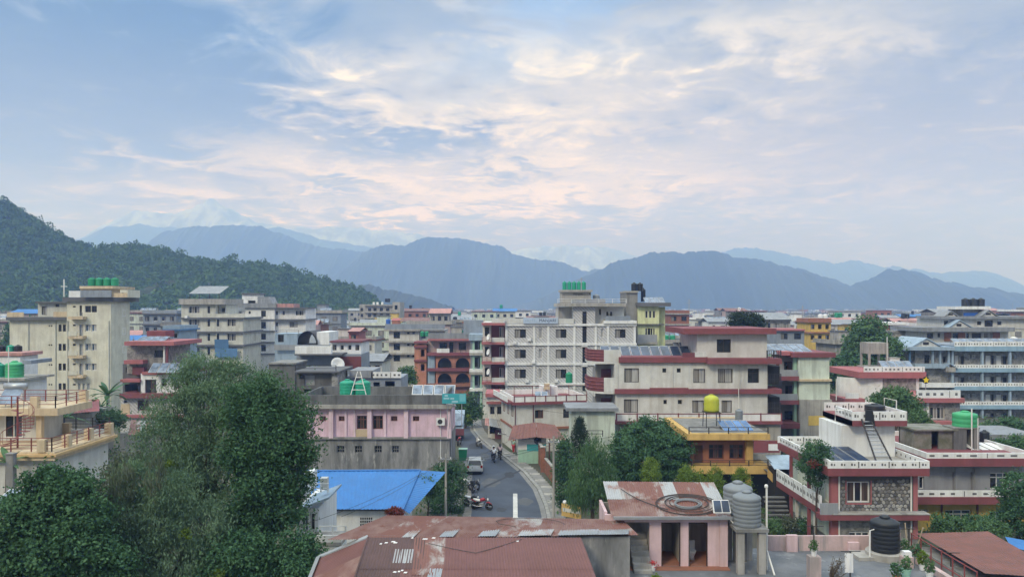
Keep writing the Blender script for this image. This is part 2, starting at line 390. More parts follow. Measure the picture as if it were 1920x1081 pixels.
# ------------------------------------------------------------------ palette
def P_(n, c, **k): return mat(n, c, **k)
cream = P_('cream_plaster', (.62, .63, .61), streak=0.2, dirt=(.30, .27, .23), rseed=3)
cream2 = P_('pale_yellow_plaster', (.66, .655, .56), streak=0.2, dirt=(.33, .29, .22), rseed=13)
beige = P_('beige_plaster', (.57, .58, .53), streak=0.22, dirt=(.24, .23, .20), rseed=23)
white = P_('white_plaster', (.78, .80, .82), streak=0.16, dirt=(.36, .36, .34), rseed=33)
white2 = P_('white_paint', (.77, .79, .80), var=.07, streak=.22, dirt=(.32, .31, .29))
mint = P_('mint_white_plaster', (.60, .68, .60), streak=0.52, dirt=(.34, .38, .34))
mintp = P_('mint_paint', (.36, .58, .47), streak=.25, dirt=(.2, .28, .24))
lime = P_('lime_cream_plaster', (.66, .70, .42), streak=0.38, dirt=(.35, .36, .24))
pink = P_('pink_plaster', (.72, .53, .64), streak=0.25, dirt=(.30, .20, .20), rseed=5)
pinkp = P_('pink_column_paint', (.73, .57, .66), streak=.25, dirt=(.34, .24, .24))
salmon = P_('salmon_plaster', (.67, .50, .53), streak=.30, dirt=(.34, .25, .23), var=.10)
salmon2 = P_('weathered_salmon_plaster', (.56, .42, .42), streak=.55, dirt=(.27, .26, .25), var=.2)
concrete = P_('concrete', (.25, .25, .245), streak=.5, dirt=(.11, .11, .11), var=.2)
concreteL = P_('pale_concrete', (.38, .37, .35), streak=.45, dirt=(.17, .165, .155), var=.16)
concreteD = P_('dark_concrete', (.145, .15, .155), streak=.5, dirt=(.07, .07, .07), var=.25)
greywall = blotch('stained_cement_render', (.27, .275, .285), (.125, .13, .135), .55, .42, .62, .9, stretch=(1.5, 1.5, .35), third=(.36, .36, .36))
redp = P_('red_oxide_paint', (.225, .07, .083), streak=.25, dirt=(.14, .06, .055), rough=.7)
redp2 = P_('maroon_paint', (.17, .052, .064), streak=.25, dirt=(.10, .04, .04), rough=.7)
redfade = P_('faded_red_paint', (.40, .14, .15), streak=.3, dirt=(.22, .12, .11), rough=.75)
orange = P_('ochre_orange_paint', (.62, .42, .15), streak=.3, dirt=(.26, .15, .06))
tan = P_('tan_paint', (.60, .49, .34), streak=.3, dirt=(.27, .20, .12))
brickp = P_('brick_red_render', (.33, .145, .095), streak=.25, dirt=(.14, .08, .06))
terracotta = P_('terracotta_paint', (.50, .22, .145), streak=.3, dirt=(.24, .13, .10))
bluep = P_('cobalt_paint', (.10, .22, .42), streak=.2, dirt=(.07, .12, .2))
bluepale = P_('pale_blue_paint', (.33, .43, .54), streak=.3, dirt=(.18, .24, .32))
blueband = P_('sky_blue_fascia', (.27, .42, .55), streak=.2, dirt=(.14, .22, .32))
greyblue = P_('blue_grey_plaster', (.26, .30, .36), streak=.3, dirt=(.15, .17, .19))
greyp = P_('grey_paint', (.30, .32, .35), streak=.25, dirt=(.17, .18, .19), var=.07)
yellowp = P_('mustard_paint', (.62, .45, .12), streak=.25, dirt=(.3, .22, .08))
stone = blotch('grey_stone_facing', (.20, .20, .195), (.34, .34, .33), 1.6, .44, .56, .9, third=(.12, .12, .12))
brick = blotch('red_brick', (.30, .13, .085), (.22, .10, .075), 3.0, .4, .6, .9)
slate = P_('dark_slab_edge', (.13, .135, .15), streak=.2)
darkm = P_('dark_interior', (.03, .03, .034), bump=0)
asphalt = P_('asphalt', (.070, .086, .118), var=.22, scale=.35, rough=.88)
steel = P_('galvanised_steel', (.42, .44, .47), rough=.45, metal=.6, var=.18)
steelD = P_('dark_steel', (.05, .05, .055), rough=.5, metal=.3)
redsteel = P_('red_painted_steel', (.22, .06, .06), rough=.55)
tinblue = P_('blue_roofing_sheet', (.04, .18, .48), rough=.5, var=.12, scale=.5, streak=.18, dirt=(.06, .14, .34))
tinred = P_('red_roofing_sheet', (.30, .085, .085), rough=.55, streak=.3)
tinbrown = P_('brown_roofing_sheet', (.20, .085, .07), rough=.6, streak=.35, dirt=(.12, .07, .06), var=.16)
tingrey = P_('grey_roofing_sheet', (.30, .32, .35), rough=.5, metal=.2, streak=.3)
tinpink = P_('faded_pink_roofing', (.50, .26, .24), rough=.6, streak=.3)
rustA = blotch('rusted_tin', (.175, .088, .078), (.24, .155, .14), .9, .4, .62, .75, third=(.17, .075, .06))
rustB = blotch('half_rusted_tin', (.20, .095, .08), (.36, .345, .34), 1.1, .50, .62, .65, stretch=(1, .55, 1))
rustC = blotch('zinc_tin_with_rust', (.38, .395, .415), (.25, .14, .11), 1.3, .53, .66, .5, stretch=(1, .6, 1))
rustD = P_('red_brown_painted_tin', (.17, .08, .077), rough=.62, var=.16, scale=.5, streak=.3, dirt=(.15, .075, .065))
rustE = P_('dark_brown_painted_tin', (.105, .062, .06), rough=.65, var=.2, scale=.6, streak=.3, dirt=(.08, .05, .05))
zinc = P_('bare_zinc_sheet', (.40, .43, .46), rough=.42, metal=.45, var=.16)
pvcw = P_('white_pvc', (.74, .74, .72), var=.06, rough=.5)
plasg = P_('green_plastic', (.02, .26, .13), rough=.42, var=.12); plasg2 = P_('bright_green_plastic', (.06, .38, .17), rough=.42, var=.1)
plast = P_('teal_green_plastic', (.02, .30, .19), rough=.42, var=.12)
plask = P_('black_plastic', (.020, .024, .030), rough=.4, var=.2); plasgr = P_('grey_plastic', (.20, .225, .25), rough=.5, var=.12)
plasy = P_('yellow_green_plastic', (.46, .49, .05), rough=.45, var=.1); plasw = P_('white_plastic', (.74, .75, .76), rough=.45, var=.07)
plasb = P_('blue_plastic', (.03, .12, .45), rough=.4); plasr = P_('red_plastic', (.5, .05, .06), rough=.4)
teal = P_('teal_banner', (.05, .36, .42), rough=.6, var=.1)
wood = P_('brown_timber', (.13, .065, .042), rough=.65, scale=2)
pot_c = P_('terracotta_pot', (.40, .16, .10)); soil = P_('soil', (.05, .04, .03))
gl_d = glass('dark_window_glass', (.018, .022, .028)); gl_b = glass('bluish_window_glass', (.09, .13, .18)); gl_s = glass('solar_glass', (.035, .055, .10), .15); gl_s2 = glass('pale_solar_glass', (.17, .22, .30), .2)
gl_s3 = glass('blue_solar_glass', (.07, .17, .38), .18)
cu_g = curtain('grey_curtain_behind_glass', (.30, .29, .27), (.13, .13, .125)); cu_w = curtain('white_curtain_behind_glass', (.50, .50, .49), (.28, .29, .30)); cu_b = curtain('brown_curtain_behind_glass', (.12, .085, .075), (.05, .04, .038))
fr_d = P_('dark_brown_frame', (.045, .032, .030), rough=.5); fr_w = P_('white_frame', (.76, .76, .75), rough=.5, var=.05); fr_b = P_('brown_frame', (.15, .06, .045), rough=.5); fr_g = P_('grey_frame', (.22, .22, .23), rough=.5)
L_dark = leafmat('dark_leaves', [(0.021, 0.059, 0.031), (0.042, 0.113, 0.053), (0.072, 0.166, 0.074), (0.107, 0.223, 0.096)], .25)
L_mid = leafmat('mid_green_leaves', [(0.034, 0.084, 0.041), (0.068, 0.149, 0.063), (0.111, 0.214, 0.093), (0.162, 0.281, 0.124)], .3)
L_feather = leafmat('feathery_leaves', [(0.067, 0.127, 0.083), (0.113, 0.199, 0.120), (0.173, 0.280, 0.166), (0.268, 0.385, 0.254)], .3)
L_pale = leafmat('pale_grey_green_leaves', [(.070, .095, .065), (.105, .135, .090), (.15, .18, .13), (.22, .24, .19)], .3)
L_lime = leafmat('lime_green_leaves', [(.07, .12, .016), (.11, .18, .022), (.16, .24, .03), (.20, .28, .05)], .35)
L_con = leafmat('conifer_needles', [(.010, .028, .016), (.018, .042, .022), (.030, .060, .030)], .15)
L_flame = leafmat('red_bract_leaves', [(.12, .02, .02), (.25, .05, .05), (.14, .05, .03)], .3)
L_dry = leafmat('dry_brown_leaves', [(.08, .06, .04), (.14, .10, .07), (.19, .15, .11)], .25)
bark = P_('bark', (.075, .06, .048), rough=.95, scale=3, var=.3)

# ------------------------------------------------------------------ windows: a frame standing in a real opening, each light of glass its own piece
WSTY = {  # lights, transom share, frame, glass choices, frame width
    'dk': (2, 0, fr_d, (cu_g, gl_d, cu_g), .06), 'cu': (2, 0, fr_d, (cu_g, cu_w, cu_g), .06), 'd3': (3, 0, fr_d, (gl_d, cu_g, gl_d), .06), 'bk': (2, 0, fr_d, (gl_d, gl_d), .06),
    'w3': (3, 0, fr_w, (cu_b, gl_d, cu_b), .10), 'w3t': (3, .26, fr_w, (gl_d, gl_b, gl_d), .09), 'w2': (2, 0, fr_w, (gl_d, gl_b), .08), 'w1': (1, 0, fr_w, (gl_d,), .09), 'wd': (2, 0, fr_w, (gl_b, cu_w), .07), 'w4': (4, 0, fr_w, (gl_d, cu_g), .06),
    'sm': (1, 0, fr_d, (gl_d,), .05), 'smw': (1, 0, fr_w, (cu_w,), .06), 'br': (2, 0, fr_b, (gl_d, cu_b), .08), 'b3': (3, .28, fr_b, (gl_d, cu_b, gl_d), .08), 'gr': (3, .5, fr_g, (gl_d, gl_d), .05), 'l3': (2, .3, fr_d, (gl_d, gl_d), .06),
    'dr': (1, 0, fr_b, (wood,), .08), 'dw': (1, 0, fr_w, (fr_w,), .05), 'dd': (1, 0, fr_d, (gl_d,), .06), 'dg': (1, 0, fr_g, (greyp,), .05), 'st': (1, .16, fr_d, (gl_d,), .05)}
WMESH = {}
def win_meshes(sty, w, h):
    k = (sty, round(w / .06), round(h / .06))
    if k in WMESH: return WMESH[k]
    n, tr, fm, gm, fw = WSTY[sty]
    fw = min(fw, w * .16); m = MB(); dp = .07
    m.box(0, fw, 0, dp, 0, h); m.box(w - fw, w, 0, dp, 0, h); m.box(fw, w - fw, 0, dp, h - fw, h); m.box(fw, w - fw, 0, dp, 0, fw)
    iw = (w - 2 * fw); cells = []
    zt = h - fw - (h - 2 * fw) * tr if tr else None
    if zt: m.box(fw, w - fw, .008, dp - .006, zt - fw * .4, zt + fw * .4)
    for i in range(n):
        a = fw + iw * i / n; b = fw + iw * (i + 1) / n
        if i: m.box(a - fw * .4, a + fw * .4, .012, dp - .012, fw, h - fw)
        if zt: cells += [(a, b, fw, zt, i), (a, b, zt, h - fw, i)]
        else: cells.append((a, b, fw, h - fw, i))
    fr = m.mesh('window_frame', fm)
    pn = [(MB().box(0, b - a, 0, .012, 0, d - c).mesh('window_pane', gm[i % len(gm)]), (a, .036, c)) for a, b, c, d, i in cells]
    WMESH[k] = (fr, pn)
    return WMESH[k]
def add_window(parent, sty, w, h, loc, rot=0.0):
    fr, pn = win_meshes(sty, w, h)
    nm = 'door' if sty in ('dr', 'dw', 'dd', 'dg') else 'window'
    f = put(nm, fr, parent, loc, rot=(0, 0, rot) if rot else None)
    for me, lc in pn: put('panel' if nm == 'door' else 'pane', me, f, lc)
    return f

class Bld:
    """a building laid out from where its parts show: u runs along the facade, d away from the viewer, z up; all at real distance"""
    def __init__(s, name, label, cat, p0, Y0, p1=None, Y1=None, group=None):
        p1 = p0 + 100 if p1 is None else p1; Y1 = Y0 if Y1 is None else Y1
        s.O = Vector((X(p0, Y0), Y0, 0)); e = Vector((X(p1, Y1), Y1, 0)) - s.O
        s.U = e.normalized(); s.D = Vector((-s.U.y, s.U.x, 0))
        s.t = thing(name, label, cat, s.O, math.atan2(s.U.y, s.U.x), group)
    def u(s, px, d=0.0):
        k = (px - 960) / F; O, U, D = s.O, s.U, s.D
        return (k * (O.y + d * D.y) - O.x - d * D.x) / (U.x - k * U.y)
    def dep(s, u, d): return s.O.y + u * s.U.y + d * s.D.y
    def z(s, py, u=0.0, d=0.0): return H - (py - HY) * s.dep(u, d) / F
    def loc(s, u, d, z): return tuple(s.O + s.U * u + s.D * d + Vector((0, 0, z)))
    def ext(s, px0, px1, py0, py1, d):
        u0, u1 = s.u(px0, d), s.u(px1, d); um = (u0 + u1) / 2
        return u0, u1, (0.0 if py1 is None else s.z(py1, um, d)), s.z(py0, um, d)
    def box(s, name, m, px0, px1, py0, py1, d0=0.0, d1=.3, par=None, kind=None):
        u0, u1, z0, z1 = s.ext(px0, px1, py0, py1, d0)
        return MB().box(u0, u1, d0, d1, z0, z1).build(name, m, par or s.t, kind=kind)
    def wall(s, m, px0, px1, py0, py1=None, d0=0.0, depth=8.0, wins=(), name='wall', rev=.24, side=None, par=None):
        """a hollow block whose front has real openings; wins: (px0, py0, px1, py1, style); side: openings of the flank that shows, as (share along depth 0-1, width, py0, py1, style)"""
        u0, u1, z0, z1 = s.ext(px0, px1, py0, py1, d0); z0 -= .02
        d1 = d0 + depth; holes = []
        for a, b, c, e, sty in wins:
            ua, ub, za, zb = s.ext(a, c, b, e, d0)
            ua, ub = max(ua, u0 + .05), min(ub, u1 - .05); za = max(za, z0 + .03); zb = min(zb, z1 - .03)
            if ub - ua > .08 and zb - za > .08: holes.append((ua, ub, za, zb, sty))
        mb = MB()
        us = sorted({u0, u1, *[h[0] for h in holes], *[h[1] for h in holes]}); zs = sorted({z0, z1, *[h[2] for h in holes], *[h[3] for h in holes]})
        for i in range(len(us) - 1):
            for j in range(len(zs) - 1):
                cu_, cz = (us[i] + us[i + 1]) / 2, (zs[j] + zs[j + 1]) / 2
                if any(h[0] < cu_ < h[1] and h[2] < cz < h[3] for h in holes): continue
                mb.quad((us[i], d0, zs[j]), (us[i + 1], d0, zs[j]), (us[i + 1], d0, zs[j + 1]), (us[i], d0, zs[j + 1]))
        for a, b, c, e, sty in holes:
            r = d0 + (rev + .3 if sty == 'hole' else rev)
            mb.quad((a, d0, c), (a, r, c), (a, r, e), (a, d0, e)); mb.quad((b, d0, c), (b, d0, e), (b, r, e), (b, r, c))
            mb.quad((a, d0, e), (a, r, e), (b, r, e), (b, d0, e)); mb.quad((a, d0, c), (b, d0, c), (b, r, c), (a, r, c))
        mb.quad((u0, d0, z0), (u0, d0, z1), (u0, d1, z1), (u0, d1, z0)); mb.quad((u1, d0, z0), (u1, d1, z0), (u1, d1, z1), (u1, d0, z1))
        mb.quad((u0, d1, z0), (u0, d1, z1), (u1, d1, z1), (u1, d1, z0)); mb.quad((u0, d0, z1), (u1, d0, z1), (u1, d1, z1), (u0, d1, z1)); mb.quad((u0, d0, z0), (u0, d1, z0), (u1, d1, z0), (u1, d0, z0))
        o = mb.build(name, m, par or s.t)
        for a, b, c, e, sty in holes:
            if sty != 'hole': add_window(s.t, sty, b - a, e - c, (a, d0 + rev - .075, c))
        for q in side or ():
            fr_, wd, pa, pb, sty = q; lf = s.O.x + u0 * s.U.x > 0   # buildings on the far right show their left flank
            dd = d0 + depth * fr_; zz1, zz0 = s.z(pa, u0 if lf else u1, dd), s.z(pb, u0 if lf else u1, dd)
            if lf: add_window(s.t, sty, wd, zz1 - zz0, (u0 - .03, dd + wd / 2, zz0), R(-90))
            else: add_window(s.t, sty, wd, zz1 - zz0, (u1 + .03, dd - wd / 2, zz0), R(90))
        return o
    def slab(s, m, px0, px1, py0, py1, over=.5, depth=8.0, name='slab', par=None):
        return s.box(name, m, px0, px1, py0, py1, -over, depth, par)
    def rail(s, m, px0, px1, py0, py1, d=0.0, step=1.5, bars=3, name='railing', post=.04, balus=0, bm=None):
        u0, u1, z0, z1 = s.ext(px0, px1, py0, py1, d); mb = MB(); n = max(1, round((u1 - u0) / step))
        for i in range(n + 1):
            u = u0 + (u1 - u0) * i / n; mb.box(u - post, u + post, d - post, d + post, z0, z1)
        for b in range(bars):
            z = z0 + (z1 - z0) * (b + 1) / bars - .03; mb.box(u0, u1, d - .022, d + .022, z - .025, z + .025)
        if balus:
            k = int((u1 - u0) / balus)
            for i in range(k):
                u = u0 + (i + .5) * balus; mb.box(u - .018, u + .018, d - .014, d + .014, z0, z1 - .05)
        return mb.build(name, m, s.t)
    def parapet(s, m, px0, px1, py0, py1, d=0.0, th=.15, depth=None, name='parapet', pat=None, posts=None, pm=None):
        """a low wall along the front, with returns when depth is given; pat stamps it with dark plates painting shaded openings; posts adds coloured posts"""
        u0, u1, z0, z1 = s.ext(px0, px1, py0, py1, d); mb = MB()
        mb.box(u0, u1, d, d + th, z0, z1)
        if depth: mb.box(u0, u0 + th, d + th, d + depth, z0, z1); mb.box(u1 - th, u1, d + th, d + depth, z0, z1); mb.box(u0, u1, d + depth, d + depth + th, z0, z1)
        o = mb.build(name, m, s.t)
        if pat:
            q = MB(); n = max(2, round((u1 - u0) / pat)); hh = z1 - z0
            for i in range(n):
                u = u0 + (u1 - u0) * (i + .5) / n; ww = pat * .26
                if i % 5 == 4: q.box(u - .03, u + .03, d - .012, d - .002, z0 + hh * .08, z1 - hh * .08)
                else: q.box(u - ww, u + ww * rnd.uniform(.3, 1), d - .012, d - .002, z0 + hh * .34, z0 + hh * .66)
            q.build('lattice_shade', concreteD, o, kind='stuff')  # dark plates on the solid face paint the shade inside openings
        if posts:
            n = max(1, round((u1 - u0) / posts)); q = MB()
            for i in range(n + 1):
                u = u0 + (u1 - u0) * i / n; q.box(u - .06, u + .06, d - .05, d - .003, z0 - .02, z1 + .12)
            q.box(u0, u1, d - .03, d + th + .02, z1 + .003, z1 + .06)
            q.build('post', pm, o)
        return o
    def pipe(s, px, py0, py1, m=pvcw, r=.06, d=-.08):
        u = s.u(px, d); return MB().tube([(u, d, 0.0 if py1 is None else s.z(py1, u, d)), (u, d, s.z(py0, u, d))], r, 6).build('drainpipe', m, s.t)
    def stain(s): pass
ORD = ['', 'second', 'third', 'fourth', 'fifth', 'sixth', 'seventh', 'eighth', 'ninth', 'tenth', 'eleventh', 'twelfth', 'thirteenth', 'fourteenth']
def nth(i, n): return 'leftmost' if i == 0 else 'rightmost' if i == n - 1 else 'middle' if n == 3 else ORD[i] + ' from left'
def grid(xs, ys, sty): return [(a, c, b, d, sty) for (c, d) in ys for (a, b) in xs]

# ------------------------------------------------------------------ things that stand on roofs
TK = {}
def tank_mesh(r, h, m, ribs):
    k = (round(r, 1), round(h, 1), m.name, ribs)
    if k not in TK:
        pr = [(r * .97, 0)]
        for i in range(ribs):
            z = h * .92 * i / ribs; q = h * .92 / ribs
            pr += [(r * .97, z + q * .12), (r, z + q * .3), (r, z + q * .75), (r * .97, z + q * .95)]
        pr += [(r * .94, h * .93), (r * .6, h * 1.0), (r * .42, h * 1.03)]
        body = MB().lathe(pr, 18).mesh('tank_body', m, True)
        lid = MB().lathe([(r * .36, 0), (r * .36, h * .05), (r * .2, h * .08)], 12).mesh('tank_lid', m, True)
        TK[k] = (body, lid)
    return TK[k]
def tank(px, pyb, Y, wpx, hpx, m, label, group=None, ribs=5, cat='water tank', parts=True, loc=None):
    r = wpx * Y / F / 2; h = hpx * Y / F
    k = (round(r, 1), round(h, 1)); body, lid = tank_mesh(max(k[0], .1), max(k[1], .1), m, ribs)
    lc = loc or (X(px, Y), Y, Z(pyb, Y))
    sx_ = r / max(k[0], .1); sz_ = h / max(k[1], .1) / 1.03
    if not parts:
        o = put('water_tank', body, None, lc); o.scale = (sx_, sx_, sz_); return tag(o, label, cat, group)
    t = thing('water_tank', label, cat, lc, 0, group); t.scale = (sx_, sx_, sz_)
    put('tank_body', body, t); put('lid', lid, t, (0, 0, max(k[1], .1) * 1.03))
    return t
def solar(px0, px1, py0, py1, Y, lean, label, group, m=gl_s, n=1, fm=steel, name='solar_collector', lift=0.0, skew=0.0, cat='solar collector'):
    """n leaning collectors side by side between those columns: lower edge at distance Y, upper edge lean metres farther off"""
    for i in range(n):
        a = px0 + (px1 - px0) * i / n; b = px0 + (px1 - px0) * (i + .93) / n
        x0, x1 = X(a, Y), X(b, Y); zb = Z(py1, Y); zt = Z(py0, Y + lean); wd = x1 - x0; sk = skew * Y / F
        t = thing(name, (nth(i, n) + ' ' + label) if n > 1 else label, cat, (x0, Y, zb), 0, group); dz_ = zt - zb
        nrm = Vector((0, -dz_, lean)).normalized() * .03
        A, B_, C_, D_ = Vector((0, 0, 0)), Vector((wd, 0, 0)), Vector((wd + sk, lean, dz_)), Vector((sk, lean, dz_))
        MB().extr([A, B_, C_, D_], -nrm * 2).build('panel_frame', fm, t)
        e = .05; g = MB(); k = 2 if wd > 1.4 else 1
        for j in range(k):
            f0, f1 = (j + e) / k, (j + 1 - e) / k
            g.extr([A + (B_ - A) * f0 + (D_ - A) * .04, A + (B_ - A) * f1 + (D_ - A) * .04, D_ + (C_ - D_) * f1 - (D_ - A) * .04, D_ + (C_ - D_) * f0 - (D_ - A) * .04], nrm * .35)
        g.build('collector_glass', m, t)
        q = MB(); q.box(.04, .09, lean - .08, lean - .02, -lift, dz_); q.box(wd - .09 + sk, wd - .04 + sk, lean - .08, lean - .02, -lift, dz_)
        q.build('support_leg', fm, t)
def corrugated(parent, A, B_, C_, D_, n, mats_, pitch=.11, amp=.014, name='roof_sheet', rows=1, lap=.02, per=None):
    """tin roof: A-B the eave, D-C the ridge; n sheets across, each a corrugated piece of its own, upper rows lapping over lower ones"""
    A, B_, C_, D_ = map(Vector, (A, B_, C_, D_)); nrm = (B_ - A).cross(D_ - A).normalized()
    if nrm.z < 0: nrm = -nrm
    out = []
    for r in range(rows):
        for i in range(n):
            u0, u1 = i / n, (i + 1) / n + .004; v0, v1 = max(0, r / rows - (.03 if r else 0)), (r + 1) / rows
            P_ = lambda u, v: A.lerp(B_, u).lerp(D_.lerp(C_, u), v)
            k = max(4, min(28, round((B_ - A).length / n / pitch * 2))); V = []; f = []
            for j in range(k + 1):
                u = u0 + (u1 - u0) * j / k; off = nrm * (amp * (1 if j % 2 else -1) + lap * r * .5 + (.006 if i % 2 else 0))
                V += [tuple(P_(u, v0) + off), tuple(P_(u, v1) + off)]
            for j in range(k): f.append((2 * j, 2 * j + 2, 2 * j + 3, 2 * j + 1))
            mb = MB(); mb.v = V; mb.f = f
            m_ = per(i, r) if per else mats_[rnd.randrange(len(mats_))]
            out.append(mb.build(name, m_, parent))
    return out
def text(s, body, size, loc, m, parent, name='lettering', rz=0.0, squeeze=1.0):
    c = bpy.data.curves.new(name, 'FONT'); c.body = body; c.size = size; c.extrude = .01; c.align_x = 'CENTER'; c.align_y = 'CENTER'; c.materials.append(m); c.resolution_u = 2
    tmp = bpy.data.objects.new('temp', c); COL.objects.link(tmp); me = bpy.data.meshes.new_from_object(tmp.evaluated_get(bpy.context.evaluated_depsgraph_get())); bpy.data.objects.remove(tmp)
    o = bpy.data.objects.new(name, me); COL.objects.link(o); o.location = loc; o.rotation_euler = (R(90), 0, rz); o.parent = parent; o.scale = (squeeze, 1, 1)
    return o
def wire(name, label, pts, sag, r, m, cat='cable', group=None):
    path = []
    for a, b in zip(pts[:-1], pts[1:]):
        a, b = Vector(a), Vector(b)
        for i in range(9):
            f = i / 8; p = a.lerp(b, f); p.z -= sag * 4 * f * (1 - f); path.append(p)
    return tag(MB().tube(path, r, 4).build(name, m), label, cat, group)
# ------------------------------------------------------------------ streets
def flat(name, pts, z, m, kind='structure', parent=None):
    return put(name, MB().quad(*[(x, y, z) for x, y in pts]).mesh(name, m), parent, kind=kind)
def gp(px, py): Y = gy(py); return (X(px, Y), Y)
road_r = [gp(1027, 990), gp(1025, 969), gp(1020, 948), gp(1007, 917), gp(981, 886), gp(945, 857), gp(918, 838), gp(899, 822), gp(888, 808), gp(884, 795), gp(882, 775), gp(884, 750)]
road_l = [gp(860, 990), gp(866, 969), gp(872, 948), gp(876, 917), gp(874, 886), gp(868, 857), gp(864, 838), gp(862, 822), gp(858, 808), gp(856, 795), gp(854, 775), gp(852, 750)]
def strip(name, a, b, z, m, kind='structure', zb=None):
    mb = MB()
    for i in range(len(a) - 1): mb.quad((*a[i], z), (*b[i], z), (*b[i + 1], z), (*a[i + 1], z))
    return put(name, mb.mesh(name, m), kind=kind)
near_r = [(road_r[0][0] + .3, 20)] + road_r; near_l = [(road_l[0][0] - .2, 20)] + road_l
strip('road', near_l, near_r, .02, asphalt)
def offs(line, d): return [(x + d, y) for x, y in line]
kerbm = P_('kerb_concrete', (.34, .34, .33), streak=.3); pavem = blotch('pavement_concrete', (.25, .25, .245), (.21, .21, .20), .8, .42, .6, .9)
mb = MB()
for i in range(len(near_r) - 1):
    (a, b), (c, d) = near_r[i], near_r[i + 1]
    mb.extr([(a + .02, b, 0), (a + .32, b, 0), (a + .32, b, .14), (a + .02, b, .14)], (c - a, d - b, 0))
put('kerb', mb.mesh('kerb', kerbm), kind='structure')
strip('gutter', offs(near_r, -.42), offs(near_r, .0), .024, P_('gutter_concrete', (.24, .24, .24), streak=.2))
sw = [(x + .33, y) for x, y in near_r]; sw2 = [(x + 1.5, y) for x, y in near_r]
pav = strip('pavement', sw, sw2, .125, pavem)
for i in range(4, 40):                       # the paving slabs nearest the viewer, each its own piece
    y = 60 + i * .95
    xa = np.interp(y, [p[1] for p in sw], [p[0] for p in sw])
    if y > 92: break
    o = put('paving_slab', MB().box(.06, 1.1, .02, .93, 0, .03 + rnd.uniform(0, .02)).mesh('paving_slab', pavem if i % 3 else concreteL), pav, (xa, y, .118), kind='structure')
flat('verge', [(road_l[0][0] - 3.4, 55), (road_l[0][0] - .2, 55), (road_l[4][0] - .02, road_l[4][1]), (road_l[4][0] - 1.2, road_l[4][1])], .012, blotch('worn_concrete_apron', (.20, .205, .21), (.12, .125, .125), .7, .42, .6, .9))
linep = P_('road_line_paint', (.56, .56, .55), var=.2)
tar = P_('fresh_tar', (.045, .052, .066), var=.2, rough=.85); old = P_('dusty_asphalt', (.10, .108, .122), var=.25, scale=.8)
flat('road_seam', [gp(906, 912), gp(976, 880), gp(978, 882), gp(908, 915)], .0245, tar)
def ragged(px, py, rx, ry, m, z, n=14):
    c = gp(px, py); flat('road_patch', [(c[0] + rx * rnd.uniform(.7, 1.1) * math.cos(2 * math.pi * i / n), c[1] + ry * rnd.uniform(.7, 1.1) * math.sin(2 * math.pi * i / n)) for i in range(n)], z, m)
ragged(985, 940, .8, 1.6, old, .0242); ragged(920, 905, 1.0, 2.2, old, .0243); ragged(955, 890, .6, 1.5, tar, .0244); ragged(905, 858, .8, 3.0, old, .0246); ragged(940, 955, .5, .8, tar, .0247); ragged(890, 835, .7, 3.0, tar, .0248)
flat('road_dust', [(p[0] + .05, p[1]) for p in near_l[1:7]] + [(p[0] + rnd.uniform(.3, .8), p[1]) for p in near_l[6:0:-1]], .0249, P_('road_dust', (.19, .185, .175), var=.25, scale=1.5))
flat('road_marking', [gp(962, 985), gp(971, 985), gp(970, 925), gp(962, 925)], .026, linep)

# ------------------------------------------------------------------ the blocks in the middle distance, far ones first
FOOT = []
def foot(b, u0, u1, d1): FOOT.append((b.O.x + min(u0, u1) - 1, b.O.x + max(u0, u1) + 1, b.O.y - 2, b.O.y + d1 + 2))

# cream six-storey block with green tanks
b = Bld('apartment_building', 'tall cream six storey block with stacked balconies and four green roof tanks', 'building', 18, 123)
foot(b, 0, 17, 14)
rows = [(608, 621), (644, 657), (681, 694), (718, 730)]
b.wall(cream2, 18, 128, 600, None, 0, 6.2, grid([(109.5, 115.5), (117.5, 123.5)], rows, 'bk') + grid([(91, 93.5), (95, 98)], [(609, 612), (645, 648), (682, 685), (719, 722)], 'sm'))
b.slab(slate, 11, 129, 594, 600, .7, 6.6)
b.wall(cream2, 125.3, 208, 565, None, -1.2, 6.0, [(159.5, 573, 170.5, 585, 'bk'), (171.5, 573, 181.5, 585, 'bk')] + grid([(159.5, 170.5), (171.5, 181)], rows[:3], 'wd') + grid([(146, 151), (154.5, 160), (162.5, 168.5)], [(718, 731)], 'wd') + grid([(148.5, 156)], [(608, 631), (644, 667), (681, 703)], 'wd') + [(149, 572, 153.5, 592, 'dd')] + grid([(136.5, 142)], [(573, 576), (608, 611), (644, 648), (681, 684), (719, 722)], 'sm'),
       side=[(.68, 1.0, y, y + 13, 'w2') for y in (580, 614, 648, 684)])
b.slab(slate, 117, 212, 557, 565, 1.7, 6.8)
for y in (593, 629.5, 666, 703): b.box('balcony_slab', tan, 127, 155, y, y + 5.5, -2.3, -1.21)
for y in (584, 621, 657.5, 695): b.parapet(cream2, 127.5, 144, y, y + 9, -2.3, .12, name='balcony_wall'); b.rail(steel, 144, 154.5, y + 1, y + 9, -2.25, 1, 2)
for px in (53, 104, 126.5, 204): b.pipe(px, 601, None, beige, .09, -1.3 if px > 120 else -.1)
b.wall(beige, 71, 125, 568, 594, 2.5, 6, [(104, 570, 111, 575, 'sm'), (78, 574, 88, 590, 'cu')], name='penthouse'); b.slab(slate, 66, 127, 565, 568, -1.8, 9, 'penthouse_roof')
b.parapet(tan, 13, 44, 585, 594, -.4, .15, name='parapet'); b.parapet(tan, 100, 126, 584, 594, -.4, .15)
b.wall(tan, 151, 208, 541, 557, 2, 6, [(160, 546, 172, 556, 'hole')], name='stair_tower'); b.slab(tan, 149, 211, 536, 541, -1.6, 9, 'tower_slab')
b.parapet(greyblue, 151, 208, 544, 557, -2.4, .15); b.box('roof_room', white, 129, 150, 545, 557, -1.5, 1)
